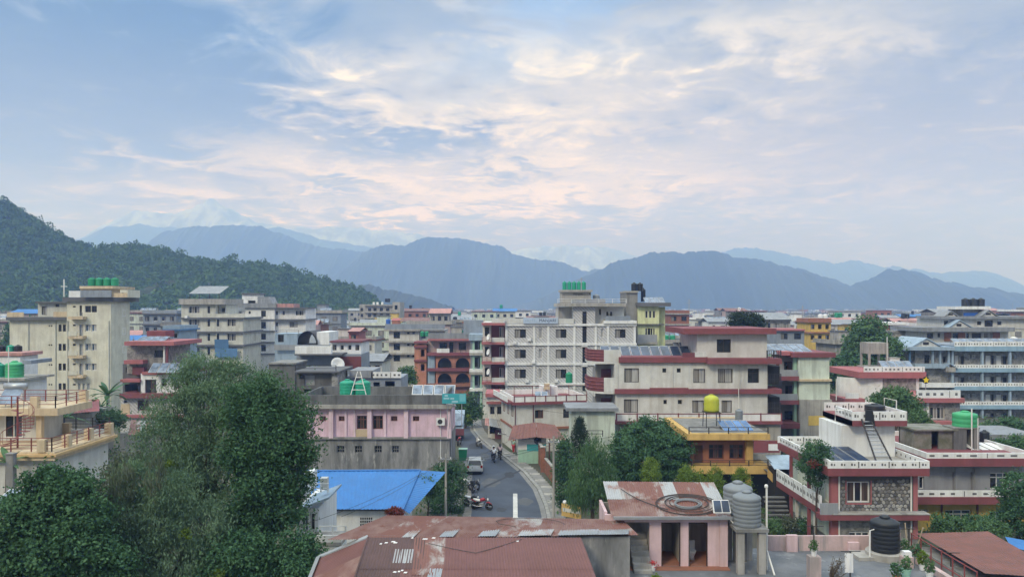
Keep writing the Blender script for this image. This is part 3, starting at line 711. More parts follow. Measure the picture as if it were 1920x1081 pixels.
b.wall(cream2, 225, 240, 543, 557, 1.5, 4, [(228, 548, 232, 555, 'hole')], name='stair_tower')
b.parapet(tan, 205, 238, 549, 557, -2, .15)
for i in range(4): tank(172 + i * 14.5, 535.5, 128, 13.5, 14.5, plasg, nth(i, 4) + ' of four tall green tanks on the cream block', 'green tanks on the cream block')
t = thing('roof_mast', 'thin white mast beside the roof tanks of the cream block', 'mast', (X(120, 124), 124, Z(556, 124))); MB().tube([(0, 0, 0), (0, 0, 2.8)], .09).build('pole', pvcw, t); MB().box(-.5, .5, -.04, .04, 1.6, 1.7).build('crossbar', pvcw, t)

# beige block with four storeys in view
b = Bld('apartment_building', 'weathered beige block with slab bands and a tin shelter on its roof', 'building', 340, 173); foot(b, 0, 15, 12)
r4 = [(574, 587), (598, 611.5), (625, 638.5), (651, 664)]
b.wall(beige, 340, 405, 569, None, 0, 12, grid([(354, 374)], r4, 'w4') + grid([(389, 394)], r4, 'sm'))
b.wall(beige, 405, 456, 594, None, -.6, 12, grid([(426, 442)], r4[1:], 'w4') + grid([(406, 411)], r4[1:3], 'sm'), side=[(.3, .9, 600, 612, 'sm'), (.65, 1, 626, 638, 'sm')])
b.wall(beige, 405, 424, 571, 594, 1.5, 8, [(407, 574, 411, 590, 'dd'), (415, 577, 422, 586, 'hole')])
for y in (595, 621, 646): b.slab(slate, 338, 406, y, y + 3, .7, 12); b.slab(slate, 404, 458, y, y + 3, 1.2, 12)
b.parapet(concreteL, 335, 421, 560, 569, -.8, .2, 12); b.slab(concreteL, 334, 422, 568, 570.5, .9, 12.5)
b.parapet(beige, 404, 458, 588, 595, -.8, .15, name='terrace_wall'); b.rail(steel, 404, 458, 584, 588, -.75, 2, 1)
u0, u1, z0, z1 = b.ext(357, 415, 540, 552, 2)
MB().quad((u0, 1, z0 + .2), (u1, 1, z0 + .2), (u1, 7, z1 + .6), (u0, 7, z1 + .6)).build('shelter_roof', tingrey, b.t)
for f in (0.03, .33, .66, .97): MB().box(u0 + (u1 - u0) * f - .06, u0 + (u1 - u0) * f + .06, 1.2, 1.32, b.z(569, 0, 1), z0 + .2).build('shelter_post', steelD, b.t)
for i, y in enumerate((591, 617, 641)): b.box('air_conditioner', white, 346, 351, y, y + 5, -.8, -.2)
t = thing('tarpaulin', 'blue tarpaulin hung over the balcony of the beige block', 'tarpaulin', b.loc(b.u(407), -1.3, b.z(652))); q = MB(); q.quad((0, 0, 0), (b.u(433) - b.u(407), 0, 0), (b.u(433) - b.u(407), -.3, 2.0), (0, -.3, 2.0)); q.quad((0, -.05, -2), (5, -.05, -2), (5, -.02, .0), (0, -.02, .0)); q.build('cloth', bluep, t)

# white block with dark bands
b = Bld('apartment_building', 'white block with thin dark floor bands and dark windows', 'building', 460, 190); foot(b, 0, 15, 12)
rw = [(582, 593.5), (603, 615.5), (625, 636), (646, 658)]
b.wall(white, 460, 515, 577, None, 0, 12, grid([(489.5, 498.5)], rw, 'bk') + grid([(466, 470)], [(y + 1, y + 6) for y, _ in rw], 'sm'))
for y in (576, 598, 619.5, 640.5, 662): b.slab(slate, 459, 516, y, y + 2, .35, 12)
b.wall(white, 515, 573, 578, None, 1, 10, [(517, 583, 521, 590, 'sm'), (530, 583, 534, 590, 'sm'), (554, 582, 569, 591, 'w4'), (517, 604, 521, 611, 'sm'), (543, 603, 558, 613, 'cu')]); b.slab(slate, 515, 576, 598, 600, .3, 10); b.slab(slate, 515, 574, 576, 578, .5, 10)
b.wall(white, 430, 460, 577, None, .8, 11, [(440, 583, 453, 587, 'hole'), (440, 604, 452, 611, 'bk')]); 
b.parapet(tingrey, 424, 518, 568, 577, -.6, .2); b.box('roof_edge', tinpink, 517, 551, 569, 577, -.2, 5)
b.wall(white, 454, 483, 552, 570, 3, 5, [(465, 563, 479, 568, 'hole')], name='stair_tower'); b.box('tower_roof', slate, 453, 484, 549, 552, 2.6, 8.5)
u0, u1, z0, z1 = b.ext(484, 512, 556, 570, 3); MB().extr([(u0, 2.5, z0), (u1, 2.5, z0), (u1 - 1, 2.5, z1), (u0, 2.5, z1)], (0, 5, 0)).build('roof_shed', tingrey, b.t)
b.rail(steel, 440, 515, 560, 568, -.5, 3, 1)

# lattice-painted white hotel
tile = blotch('diagonal_patterned_cladding', (.50, .50, .50), (.30, .32, .33), 1.0, .4, .6)
m, t_, o_ = new_mat('diagonal_striped_cladding')     # slanting grey marks on white, flat print
pos = t_.add('ShaderNodeNewGeometry').outputs['Position']; sp = t_.add('ShaderNodeSeparateXYZ'); t_.put(sp.inputs[0], pos)
dg = t_.math('FRACT', t_.math('MULTIPLY', t_.math('ADD', sp.outputs[0], sp.outputs[2]), 2.0)); br_ = t_.noise(pos, 3.5, 3, .6)
fs = t_.math('MULTIPLY', t_.rng(t_.math('ABSOLUTE', t_.math('SUBTRACT', dg, .5)), .12, .2, 1, 0), t_.rng(br_, .36, .46))
bsdf(t_, o_, t_.mix(fs, t_.mix(t_.noise(pos, .8, 4), (.60, .60, .61), (.48, .49, .51)), (.33, .34, .35)), .85)
diag = m
b = Bld('hotel_building', 'white hotel clad in grey diagonal stripes with a rooftop name sign', 'building', 947, 120); foot(b, -4, 21, 14)
rh = [(617, 633), (655, 671), (692, 708.5), (730, 745)]
W = grid([(965, 986), (1042, 1062)], rh, 'dk') + grid([(1153, 1173)], rh[:2], 'dk') + grid([(1010, 1017)], [(616, 634), (654, 672), (691, 709)], 'smw') + grid([(1127, 1132)], [(616, 632)], 'smw') + [(1092, 611, 1100, 642, 'st'), (1092, 648, 1100, 681, 'st'), (1092, 687, 1100, 733, 'st')]
b.wall(diag, 947, 1192, 608, None, 0, 14, W)
for y in (606.5, 643, 680, 718): b.slab(white2, 946, 1194, y, y + 4.2, .25, 14, 'floor_band')
for px in (947.5, 999.5, 1026, 1075, 1115, 1138, 1188): b.box('pilaster', white2, px, px + 4.2, 611, 760, -.14, -.003)
for y in (648, 685): b.box('stair_band', white2, 1090, 1102, y, y + 2, -.2, -.145)
b.parapet(cream, 944, 1076, 597, 606.5, -.3, .2)
b.wall(diag, 1075, 1116, 574, 607, -.02, 10, [(1092, 585, 1100, 607, 'st')], name='stair_wall')
b.box('arch_head', darkm, 1092.5, 1099.5, 583.6, 585.4, -.05, .0)
b.wall(concreteL, 1047, 1075, 575, 607, 3, 8, name='tower_wall'); b.wall(cream, 1116, 1170, 574, 608, 1.5, 9, [(1123, 579, 1127, 590, 'sm'), (1136, 583, 1142, 593, 'w1'), (1143, 583, 1149, 593, 'w1')], name='roof_room')
b.slab(concreteL, 1046, 1174, 568, 574.5, .8, 11, 'roof_slab'); b.parapet(steel, 1070, 1135, 561, 568, -.6, .1, name='roof_railing'); b.rail(white2, 1046, 1174, 560, 568, -.65, 2.2, 2)
b.wall(concreteL, 1053, 1108, 547, 568, 3, 5, [(1108 - 3, 549, 1107, 552, 'sm')], name='roof_tower'); b.box('tower_slab', concreteL, 1051, 1111, 543, 547, 2.4, 8.5)
b.box('pattern_slab', white2, 1132, 1194, 601, 606.4, -.5, 4); b.parapet(greyblue, 1135, 1182, 592, 601, -.4, .12)
u, dd = b.u(1084, 2.9), 2.96; text(b, 'MANJARI', b.z(0, 0, 3) - b.z(5.2, 0, 3), (u, dd, b.z(551.5, u, dd)), steelD, b.t, squeeze=.9)
u0, u1, z0, z1 = b.ext(981, 1046, 595.5, 606, -.5)
sg = MB().box(u0, u1, -.55, -.45, z0, z1).build('name_board', P_('pale_blue_board', (.44, .54, .68), var=.08), b.t)
text(b, 'HOTEL', .62, (u0 + (u1 - u0) * .24, -.56, (z0 + z1) / 2), bluepale, b.t); text(b, 'MANJARI', .66, (u0 + (u1 - u0) * .70, -.56, (z0 + z1) / 2), P_('navy_letters', (.03, .04, .10)), b.t)
# its balconied wing along the lane
b.wall(redp2, 921, 946.6, 604, None, 1.6, 11, grid([(936, 944)], [(613, 632), (650, 669), (689, 707), (727, 745)], 'wd'), name='balcony_wall')
b.wall(cream, 905, 921, 604, None, 1.2, 11, grid([(909, 917)], [(613, 630), (650, 668), (689, 706)], 'bk'))
for i, y in enumerate((605, 641, 678, 716)):
    b.box('balcony_slab', redfade, 903, 946.5, y, y + 4.5, -.9, 1.19); b.parapet(cream, 922, 946, y - 8.5, y, -.85, .12, name='balcony_wall')
    if i: b.rail(redsteel, 904, 922, y - 9, y, -.8, .8, 2)
for y, px in ((634, 989), (676, 997), (712, 985), (712, 1040), (640, 962)): b.box('air_conditioner', white2, px, px + 6.5, y, y + 5, -.55, -.02)
for i in range(5): tank(1058.5 + i * 9, 543, 124.6, 8.2, 15, plast, nth(i, 5) + ' of five slim teal tanks above the striped hotel', 'teal tanks on the striped hotel')
tank(1067, 717, 112, 13, 19, plasg, 'single green tank standing before the striped hotel wall'); 
tank(1118, 567, 124, 13, 15, plasgr, 'grey green tank beside the tower of the striped hotel')
for nm, y in (('satellite_dish', 632), ('satellite_dish', 660), ('satellite_dish', 697)):
    t = thing(nm, {632: 'white dish bolted beside the highest red balcony of the striped hotel', 660: 'white dish beside the middle red balcony of the striped hotel', 697: 'white dish beside the lowest red balcony of the striped hotel'}[y], 'satellite dish', (X(917, 118.6), 118.6, Z(y, 118.6)), 0, 'dishes on the striped hotel')
    q = MB().lathe([(.05, 0), (.4, .08), (.62, .22), (.6, .24), (.38, .11), (.05, .03)], 14).build('dish', plasw, t, smooth=True); q.rotation_euler = (R(75), 0, R(-62)); q.scale = (.8, .8, .8); MB().tube([(0, 0, -.6), (0, .1, 0)], .04).build('arm', steel, t)

# lime tower house with black tanks
b = Bld('town_house', 'lime cream house with a bare concrete tower carrying black tanks', 'house', 1196, 126); foot(b, -2, 6, 10)
b.wall(lime, 1196, 1236, 574, None, 0, 10, grid([(1210, 1215), (1217, 1222), (1224, 1229)], [(582, 596)], 'w1') + grid([(1210, 1214), (1220, 1224), (1225, 1228)], [(615, 628)], 'w1') + [(1214.5, 615, 1219.5, 636, 'dd')])
b.slab(slate, 1194, 1258, 567, 574, .8, 10.5, 'roof_slab'); b.slab(slate, 1195, 1246, 607, 609, .5, 10); b.wall(lime, 1236, 1247, 575, None, 1.5, 8)
b.parapet(steel, 1195, 1232, 627, 641, -1.2, .1, name='balcony_railing'); b.box('balcony_slab', concreteL, 1195, 1233, 641, 645, -1.3, -.01)
b.wall(concrete, 1174, 1195.6, 546, None, .5, 7, name='tower'); b.box('tower_cap', concreteL, 1173, 1197, 545, 548.5, .2, 7.5)
solar(1210, 1248, 557, 567, 127, 2.2, 'of four grey collectors leaning on the roof of the lime house', 'collectors on the lime house', gl_s2, 4)
for i, px in enumerate((1189, 1200)): tank(px, 545.5, 129, 11, 15, plask, ('shaded ' if i else '') + 'black tank at the ' + ('tower edge beside the grey collectors' if i else 'outer end of the bare concrete tower'), 'black tanks on the concrete tower')
tank(1206, 565, 131, 9, 24, plask, 'tall black tank hung behind the bare concrete tower')

# terracotta arcade house
b = Bld('arcade_house', 'terracotta house with arched verandas on two floors', 'house', 800, 150); foot(b, -3, 10, 10)
b.wall(salmon2, 803, 884, 637, 661, 1.2, 8, [(824, 642, 838, 657, 'bk'), (842, 641, 850, 661, 'dd'), (860, 642, 874, 656, 'bk')], name='upper_wall')
b.wall(darkm, 803, 884, 661, None, 2.2, 7, name='arcade_wall')
def arcade(px0, px1, py0, py1, n, m):
    u0, u1, z0, z1 = b.ext(px0, px1, py0, py1, 0); mb = MB(); w_ = (u1 - u0) / n; rad = w_ * .39
    for i in range(n):
        c = u0 + w_ * (i + .5); top = z1 - .35; spr = top - rad
        for s in (-1, 1):
            arc = [(c + s * rad * math.cos(a), 0, spr + rad * math.sin(a)) for a in [math.pi / 2 * k / 6 for k in range(7)]]
            mb.extr([(c + s * w_ / 2, 0, z0), (c + s * rad, 0, z0)] + arc + [(c, 0, z1), (c + s * w_ / 2, 0, z1)], (0, .45, 0))
    mb.build('arch', m, b.t)
arcade(817, 884, 667, 690, 2, terracotta); arcade(817, 884, 696, 720, 2, terracotta)
b.box('side_wall', bluepale, 802, 815, 662, 740, .1, 2); b.box('plinth', brickp, 800, 885, 724, None, .05, 2.1)
for y in (661, 690, 719): b.slab(redp if y < 700 else brickp, 801, 886, y, y + 5.5, .7, 9)
b.rail(steelD, 826, 884, 681, 690, -.5, 1.5, 2, balus=.28); b.rail(steelD, 826, 884, 711, 719, -.5, 1.5, 2, balus=.28); b.parapet(white2, 819, 843, 653, 661, -.5, .1, name='balcony_wall'); b.rail(steelD, 843, 884, 653, 661, -.5, 1.2, 2)
b.parapet(tingrey, 803, 884, 624, 635, -.4, .1, name='roof_screen'); b.slab(redfade, 802, 885, 635, 638.5, .7, 9, 'roof_slab')
b.wall(terracotta, 777, 799.5, 646, None, .6, 5, [(789, 655, 796, 668, 'hole'), (789, 682, 796, 695, 'hole')], name='stair_tower', side=None)
for y in (640, 648, 674): b.box('tower_slab', redp, 776, 801, y, y + 3.5, .2, 5.8)
# mint pillared house beside it
b = Bld('pillared_house', 'narrow house with mint pillars and white balconies by the lane', 'house', 882, 135); foot(b, 0, 2.5, 6)
b.wall(greyblue, 882, 907, 636, None, 1.2, 7, grid([(890, 896), (898, 903)], [(640, 656), (670, 688), (704, 722)], 'bk'))
for y in (656, 661, 692, 697, 728): b.slab(white2 if y in (656, 692, 728) else concreteL, 880, 908, y, y + 5, .6, 1.19, 'balcony')
for px in (886, 900): b.box('pillar', mintp, px, px + 3.6, 634, None, -.2, .2)
b.slab(bluepale, 879, 910, 626, 638, .7, 7, 'roof_slab'); b.box('grey_panel', greyblue, 869, 905, 600, 626, 4, 7)

# cream slab house and neighbours toward the far town
b = Bld('apartment_building', 'low cream block with three floor bands and a grey roof screen', 'building', 729, 168); foot(b, 0, 13, 10)
b.wall(cream, 729, 786, 619, None, 0, 9, grid([(738, 750)], [(622, 634), (644, 656), (665, 677)], 'l3') + grid([(763, 768), (773, 778)], [(622, 626), (644, 648), (665, 669)], 'sm'))
b.wall(cream, 786, 834, 620, None, 1, 8, [(790, 624, 798, 634, 'bk'), (812, 624, 822, 634, 'bk')])
for y in (617, 639, 661.5): b.slab(concreteL, 720, 788, y, y + 3.2, .9, 9)
b.parapet(greyblue, 722, 834, 607, 617, -.7, .12, name='roof_screen'); b.slab(concreteL, 786, 834, 618, 620.5, .4, 9)
tank(792, 630, 160, 8, 9, plasg, 'green tank nearer the cream block beside the terracotta arcade', 'green tanks by the arcade'); tank(800.5, 630, 160, 8, 9, plasg, 'green tank nearer the terracotta stair tower', 'green tanks by the arcade')
tank(728, 607, 172, 9, 9, plasb, 'blue tank on the roof of the low cream block')
t = thing('roof_shelter', 'small red tiled shelter on the roof of the low cream block', 'shelter', (X(743, 172), 172, Z(608, 172))); MB().quad((-1, -.6, .9), (1, -.6, .9), (.8, .6, 1.4), (-.8, .6, 1.4)).quad((-1, -.6, .9), (-.8, .6, 1.4), (-.8, .62, 0), (-1, .62, 0)).build('roof', redfade, t); MB().box(-.9, .9, -.5, .5, 0, .9).build('wall', brickp, t)

# grey multi-storey hotel far off
b = Bld('apartment_building', 'long grey hotel below the foot of the wooded hill', 'building', 676, 300); foot(b, 0, 16, 14)
b.wall(concreteL, 684, 736, 572, None, 0, 12, grid([(690, 696), (700, 706), (712, 718), (724, 730)], [(577, 583), (588, 594), (598, 603)], 'bk'))
b.wall(concreteL, 736, 750, 566, None, -1, 12, [(740, 572, 745, 580, 'hole')]); b.wall(concreteL, 674, 684, 570, None, 2, 12, grid([(676, 681)], [(577, 583), (588, 594)], 'bk'))
for y in (571, 584, 595): b.slab(concreteL, 683, 737, y, y + 2, 1.0, 12)
for i, px in enumerate((701, 708, 717)): tank(px, 571, 303, 4.5, 5, plasw, nth(i, 3) + ' of three white tanks on the long grey hotel', 'white tanks on the grey hotel', parts=False)
for i, px in enumerate((724, 729)): tank(px, 566, 303, 5, 7, plask, nth(i, 2) + ' of two black tanks on the long grey hotel', 'black tanks on the grey hotel', parts=False)

def simple(name, label, px0, px1, py0, Y, m, storeys, sm, sp, nw, sty='bk', depth=8, roof=None, rm=None, par=None, band=None, cat='house'):
    """a plain house: wall, floor bands, parapet, rows of windows; sp = storey height in photo pixels"""
    b = Bld(name, label, cat, px0, Y); foot(b, 0, (px1 - px0) * Y / F, depth); wd = px1 - px0
    W = []
    for k in range(storeys):
        for j in range(nw):
            c = px0 + wd * (j + .5) / nw; hw = min(wd / nw * .26, 1.6 * F / Y / 2)
            W.append((c - hw, py0 + sp * (k + .25), c + hw, py0 + sp * (k + .68), sty if (j + k) % 3 else 'dk'))
    b.wall(m, px0, px1, py0, None, 0, depth, W)
    for k in range(storeys): b.slab(sm, px0 - 2, px1 + 2, py0 + sp * k - sp * .05, py0 + sp * k + sp * .07, .6, depth + .3)
    if par: b.parapet(par, px0 - 1, px1 + 1, py0 - sp * .32, py0 - sp * .05, -.5, .12, depth)
    if roof:
        u0, u1, z0, z1 = b.ext(px0 - 3, px1 + 3, py0 - roof, py0 - sp * .05, -.8)
        MB().quad((u0, -.8, z0), (u1, -.8, z0), (u1, depth * .6, z1), (u0, depth * .6, z1)).quad((u0, depth * .6, z1), (u1, depth * .6, z1), (u1, depth + .6, z0), (u0, depth + .6, z0)).build('roof', rm, b.t)
    return b
simple('town_house', 'pale house under a faded pink tin roof beyond the arcade', 806, 842, 588, 235, concreteL, 2, slate, 19, 3, roof=10, rm=tinpink)
simple('town_house', 'brown brick house with bare slabs behind the lime house', 1254, 1292, 588, 225, brick, 2, concreteL, 20, 2, par=brick)
simple('town_house', 'mustard and brown tower house with open balconies', 1517, 1558, 603, 190, yellowp, 2, brickp, 20, 3, 'hole', par=brickp)
simple('town_house', 'blue grey corner house above the lane with brown roof edge', 869, 906, 604, 160, greyblue, 2, brickp, 26, 2, par=None)
simple('town_house', 'bright blue house behind the solar collectors near the cream block', 306, 336, 618, 140, bluepale, 2, bluep, 24, 2, 'w1', par=bluepale)
simple('town_house', 'grey white house with blue tin roof behind the red banded hotel', 1432, 1482, 600, 175, concreteL, 2, slate, 24, 3, 'cu', roof=14, rm=tingrey)
simple('town_house', 'pale grey blank house behind the right wing roof', 1458, 1508, 618, 150, greyblue, 1, redfade, 26, 2, 'sm')
simple('town_house', 'white house with red window frames beneath the grey dish', 620, 677, 640, 102, white, 1, redp2, 24, 4, 'w1', depth=6)
simple('town_house', 'dull grey hotel with white sills behind the bright blue house', 268, 330, 588, 215, greyblue, 2, slate, 20, 4, 'w1', par=greyblue)
simple('town_house', 'small cream house with grey tin roof behind the pink building', 682, 716, 678, 118, cream, 1, slate, 26, 2, 'br', roof=12, rm=tingrey)
simple('town_house', 'flat pink roofed pavilion among the red roofs', 654, 672, 622, 160, redfade, 1, redp, 22, 1, roof=7, rm=tinpink)
# ------------------------------------------------------------------ the nearer houses
def raw(b, name, m, u0, u1, d0, d1, z0, z1, par=None): return MB().box(u0, u1, d0, d1, z0, z1).build(name, m, par or b.t)
# grey and white roofs between the tall trees and the pink house
b = Bld('town_house', 'dark grey concrete house with a thin black roof behind the pink building', 'house', 553, 86); foot(b, -4, 5, 6)
b.wall(concreteD, 556, 630, 698, None, 0, 6, [(561, 702, 570, 710, 'sm'), (570.5, 703, 590, 722, 'dg'), (570, 729, 606, 737, 'hole')]); b.slab(slate, 551, 636, 695.5, 698.5, .8, 6.5, 'roof_slab')
b.wall(stone, 622, 633, 699, None, -.3, 4, name='stone_pier'); b.rail(steelD, 554, 630, 684, 695.5, -.5, 3, 2)
b = Bld('town_house', 'blank cement block wall house among the tree tops', 'house', 504, 90); foot(b, 0, 3.4, 5)
b.wall(concreteD, 504, 553, 682, None, 0, 5); b.slab(concrete, 503, 554, 680, 683, .2, 5.2, 'roof_slab')
b = Bld('town_house', 'flat grey house with a white fascia board and plant shelf', 'house', 554, 99); foot(b, 0, 8.6, 7)
b.wall(greyblue, 556, 677, 664, None, 1.4, 6, [(622, 669, 634, 686, 'hole'), (639, 669, 658, 688, 'br'), (662, 669, 674, 686, 'hole')])
b.box('fascia_board', white2, 553, 621, 649, 663, -.5, .2); b.slab(slate, 552, 640, 663, 666, .5, 7, 'roof_slab'); b.box('red_panel', redp2, 637, 677, 668, 690, 1.2, 1.38)
b.rail(white2, 556, 600, 687, 693, -.2, 1.2, 1, name='plant_shelf')
q = []
for i in range(60): q.append((b.u(557 + rnd.random() * 44), -.15, b.z(690, 0, 0) + rnd.random() * .35))
put('shelf_plants', np_mesh('shelf_plants', leaf_quads(np.array(q), .3, .7), L_mid), b.t, kind='stuff')
t = thing('satellite_dish', 'large white dish standing on the red panelled roof terrace', 'satellite dish', (X(632, 95), 95, Z(688, 95))); q = MB().lathe([(.1, 0), (.5, .1), (.85, .32), (.83, .34), (.5, .14), (.1, .04)], 16).build('dish', plasw, t, (0, 0, .3), True); q.rotation_euler = (R(70), 0, R(30)); MB().tube([(0, 0, -.6), (0, 0, .4)], .05).build('mast', steel, t)
b = Bld('barrel_roofed_house', 'blue grey house with a dark open barrel vault on top', 'house', 515, 112); foot(b, 0, 7, 7)
b.wall(bluepale, 515, 558, 625, None, 0, 6, [(521, 627, 532, 641, 'bk')]); b.wall(white, 594, 617, 622, None, .4, 6, name='white_wall'); b.wall(greyblue, 558, 594, 646, None, .3, 6, name='wall')
u0, u1, z0, z1 = b.ext(558, 595, 620, 646, 0); c_, rr = (u0 + u1) / 2, (u1 - u0) / 2
mb = MB()
for k in range(10):
    a0, a1 = math.pi * k / 10, math.pi * (k + 1) / 10
    mb.quad((c_ + rr * math.cos(a0), -.2, z0 + (z1 - z0) * math.sin(a0)), (c_ + rr * math.cos(a1), -.2, z0 + (z1 - z0) * math.sin(a1)), (c_ + rr * math.cos(a1), 6, z0 + (z1 - z0) * math.sin(a1)), (c_ + rr * math.cos(a0), 6, z0 + (z1 - z0) * math.sin(a0)))
    mb.quad((c_ + rr * .93 * math.cos(a0), -.2, z0 + (z1 - z0) * .9 * math.sin(a0)), (c_ + rr * .93 * math.cos(a1), -.2, z0 + (z1 - z0) * .9 * math.sin(a1)), (c_ + rr * .93 * math.cos(a1), 6, z0 + (z1 - z0) * .9 * math.sin(a1)), (c_ + rr * .93 * math.cos(a0), 6, z0 + (z1 - z0) * .9 * math.sin(a0)))
mb.build('barrel_vault', steelD, b.t)
b.parapet(greyp, 514, 618, 646, 656, -.6, .12); b.rail(steel, 516, 560, 618, 626, -.2, 1.4, 2)
b = Bld('town_house', 'pale lilac flat roofed house right behind the two green tanks', 'house', 637, 90); foot(b, 0, 8, 6)
b.wall(greyblue, 640, 752, 708, None, 0, 6, [(700, 716, 712, 728, 'hole'), (722, 714, 740, 730, 'hole')]); b.parapet(white2, 696, 752, 697, 708, -.3, .15, pat=.5); b.slab(tingrey, 655, 699, 694, 708, .3, 5, 'roof_slab')
# pink building on a cement wall
b = Bld('pink_building', 'long pink building with columns on a stained cement ground floor', 'building', 575, 75); foot(b, 0, 14, 8)
b.wall(greywall, 577, 843, 820, None, .35, 8, grid([(631.6, 645.5), (665, 679), (702, 716), (735, 748)], [(835, 848.5)], 'gr'), name='ground_floor_wall')
b.wall(pink, 577, 842, 762, 820.4, .45, 8, grid([(599, 611), (635, 647), (733, 745), (774, 786)], [(779.5, 789)], 'b3') + grid([(669, 688), (699, 718)], [(778.5, 804)], 'b3'), name='upper_wall')
for px in (574, 616.5, 688.5, 757, 838): b.box('column', pinkp, px, px + 8, 765, 821, .1, .449)
for a, c in ((646, 650), (662.5, 666.5), (720, 724)): b.box('pilaster', pinkp, a, c, 767, 820, .33, .448)
b.box('sill_patch', tan, 662, 690, 804.5, 819, .40, .447); b.slab(concreteL, 572, 847, 758.5, 766, .25, 8.6, 'cornice'); b.box('ledge', concrete, 577, 843, 819, 823, .12, .34)
b.parapet(concreteD, 563, 836, 740, 759, -.05, .2, 8)
MB().box(b.u(577), b.u(843), .2, 8, b.z(757, 5, 3), b.z(757, 5, 3) + .1).build('roof_slab', concreteD, b.t)
b.pipe(826, 766, 880, white2, .04, .32)
ac = b.box('air_conditioner', white2, 818, 834, 783.5, 797, -.05, .44); u, z = b.u(825, -.06), b.z(790, 0, -.06); MB().lathe([(.24, 0), (.24, .012)], 14).build('fan_grille', steelD, ac, (u - 0, -.052, z)).rotation_euler = (R(90), 0, 0)
t = thing('banner_sign', 'teal banner with pale lettering at the end of the pink building roof', 'sign', (X(829, 74.6), 74.6, Z(756, 74.6)))
w_, h_ = 45 * 74.6 / F, 18.5 * 74.6 / F
MB().box(0, w_, 0, .06, 0, h_).build('board', teal, t); MB().box(w_ * .72, w_ * .97, -.008, -.002, h_ * .2, h_ * .95).build('pale_panel', P_('pale_teal_print', (.16, .48, .54)), t)
q = MB()
for a, c, z in ((.06, .30, .52), (.34, .50, .50), (.10, .24, .80), (.40, .66, .20)): q.box(w_ * a, w_ * c, -.008, -.002, h_ * (z - .09), h_ * (z + .09))
q.build('blurred_lettering', P_('pale_print', (.34, .58, .66)), t); MB().box(w_ * .2, w_ * .23, .07, .13, -2.2, h_).box(w_ * .8, w_ * .83, .07, .13, -2.2, h_).build('support', steel, t)
for i, px in enumerate((651.5, 680.5)): tank(px, 742.5, 78.5, 29, 30, plast, ('green tank with a ladder leaning on it above the pink building', 'green tank farther along beside the ladder above the pink building')[i], 'green tanks on the pink building')
t = thing('step_ladder', 'white A frame ladder leaning on the two green tanks', 'ladder', (X(672, 77), 77, Z(742, 77)))
hh = 46 * 77 / F
for s in (-1, 1): MB().tube([(s * .8, 0, 0), (s * .12, .25, hh)], .045).build('rail', pvcw, t)
for f in (.25, .5, .75): MB().tube([(-.8 + .68 * f, .25 * f, hh * f), (.8 - .68 * f, .25 * f, hh * f)], .035).build('rung', pvcw, t)
solar(772, 854, 721, 739, 82, 1.0, 'of the pale collectors behind the pink building parapet', 'collectors behind the pink building', gl_s2, 4, plasw)
# blue tin roof house
t = thing('blue_roofed_house', 'low white house under a bright blue hipped tin roof', 'house', (X(597, 55.6), 55.6, 0)); O = t.location.copy(); FOOT.append((X(585, 58), X(820, 58), 54, 64))
def W3(px, py, Y): return Vector((X(px, Y), Y, Z(py, Y))) - O
A, B_, C_, D_ = W3(590, 954, 55.4), W3(755, 954, 55.4), W3(788, 881, 61), W3(574, 882, 61)
corrugated(t, A, B_, C_, D_, 12, [tinblue], .25, .02)
corrugated(t, W3(768, 962, 55.4), W3(836, 884, 61), W3(788, 881, 61), W3(755, 954, 55.4), 4, [tinblue], .25, .02)
MB().tube([W3(574, 881.5, 60.95), W3(788, 880.5, 60.95)], .07).tube([W3(788, 880.5, 60.95), W3(756, 954, 55.3)], .06).build('ridge_cap', tinblue, t)
x1 = X(752, 56) - O.x
mb = MB(); mb.box(-.4, x1, .5, 6.5, 0, Z(955, 56)); mb.build('wall', white, t)
MB().box(-.5, x1 + .1, .12, .2, Z(958, 55.6), Z(953, 55.6) + .02).build('eave_board', slate, t)
vb = MB(); x0 = X(674, 55.8) - O.x
for i in range(6):
    for j in range(3): vb.box(x0 + i * .155, x0 + i * .155 + .09, .47, .498, Z(985, 56) + j * .22, Z(985, 56) + j * .22 + .14)
vb.build('vent_block', darkm, t)
MB().tube([(x0 - 2.6, .45, .0), (x0 - 2.6, .45, Z(957, 56))], .05).build('drainpipe', pvcw, t)
# small white villa seen past the trees
b = Bld('white_villa', 'white villa with a pitched balcony roof at the edge of the dark trees', 'house', 556, 47); foot(b, 0, 3, 6)
b.wall(white2, 556, 597, 952, None, .8, 5, [(564, 962, 578, 996, 'w2'), (582, 962, 590, 994, 'w1')])
u0, u1, z0, z1 = b.ext(562, 622, 925, 955, -.2); MB().extr([(u0, -.5, z0), (u1 - .1, -.5, z1 - .25), (u1 - .1, -.5, z1 - .12), (u0, -.5, z0 + .14)], (0, 3.5, 0)).build('pitched_roof', bluepale, b.t)
b.wall(white2, 560, 572, 896, 930, 1.2, 3, name='upper_wall'); b.box('chimney', cream, 600, 613, 896, 918, .6, 1.1); b.rail(white2, 575, 615, 905, 922, .3, .5, 2); 
b.parapet(white2, 556, 640, 1003, 1016, -1.5, .12, name='terrace_wall'); MB().box(b.u(556), b.u(640, -1.5), -1.5, .79, b.z(1016, 1, -1.5) - .2, b.z(1016, 1, -1.5)).build('terrace', concreteL, b.t); b.rail(white2, 600, 648, 985, 1003, -1.4, 1.0, 2)
raw(b, 'terrace_base', white2, b.u(560), b.u(636, -1.4), -1.4, .7, 0, b.z(1016, 1, -1.5) - .2)
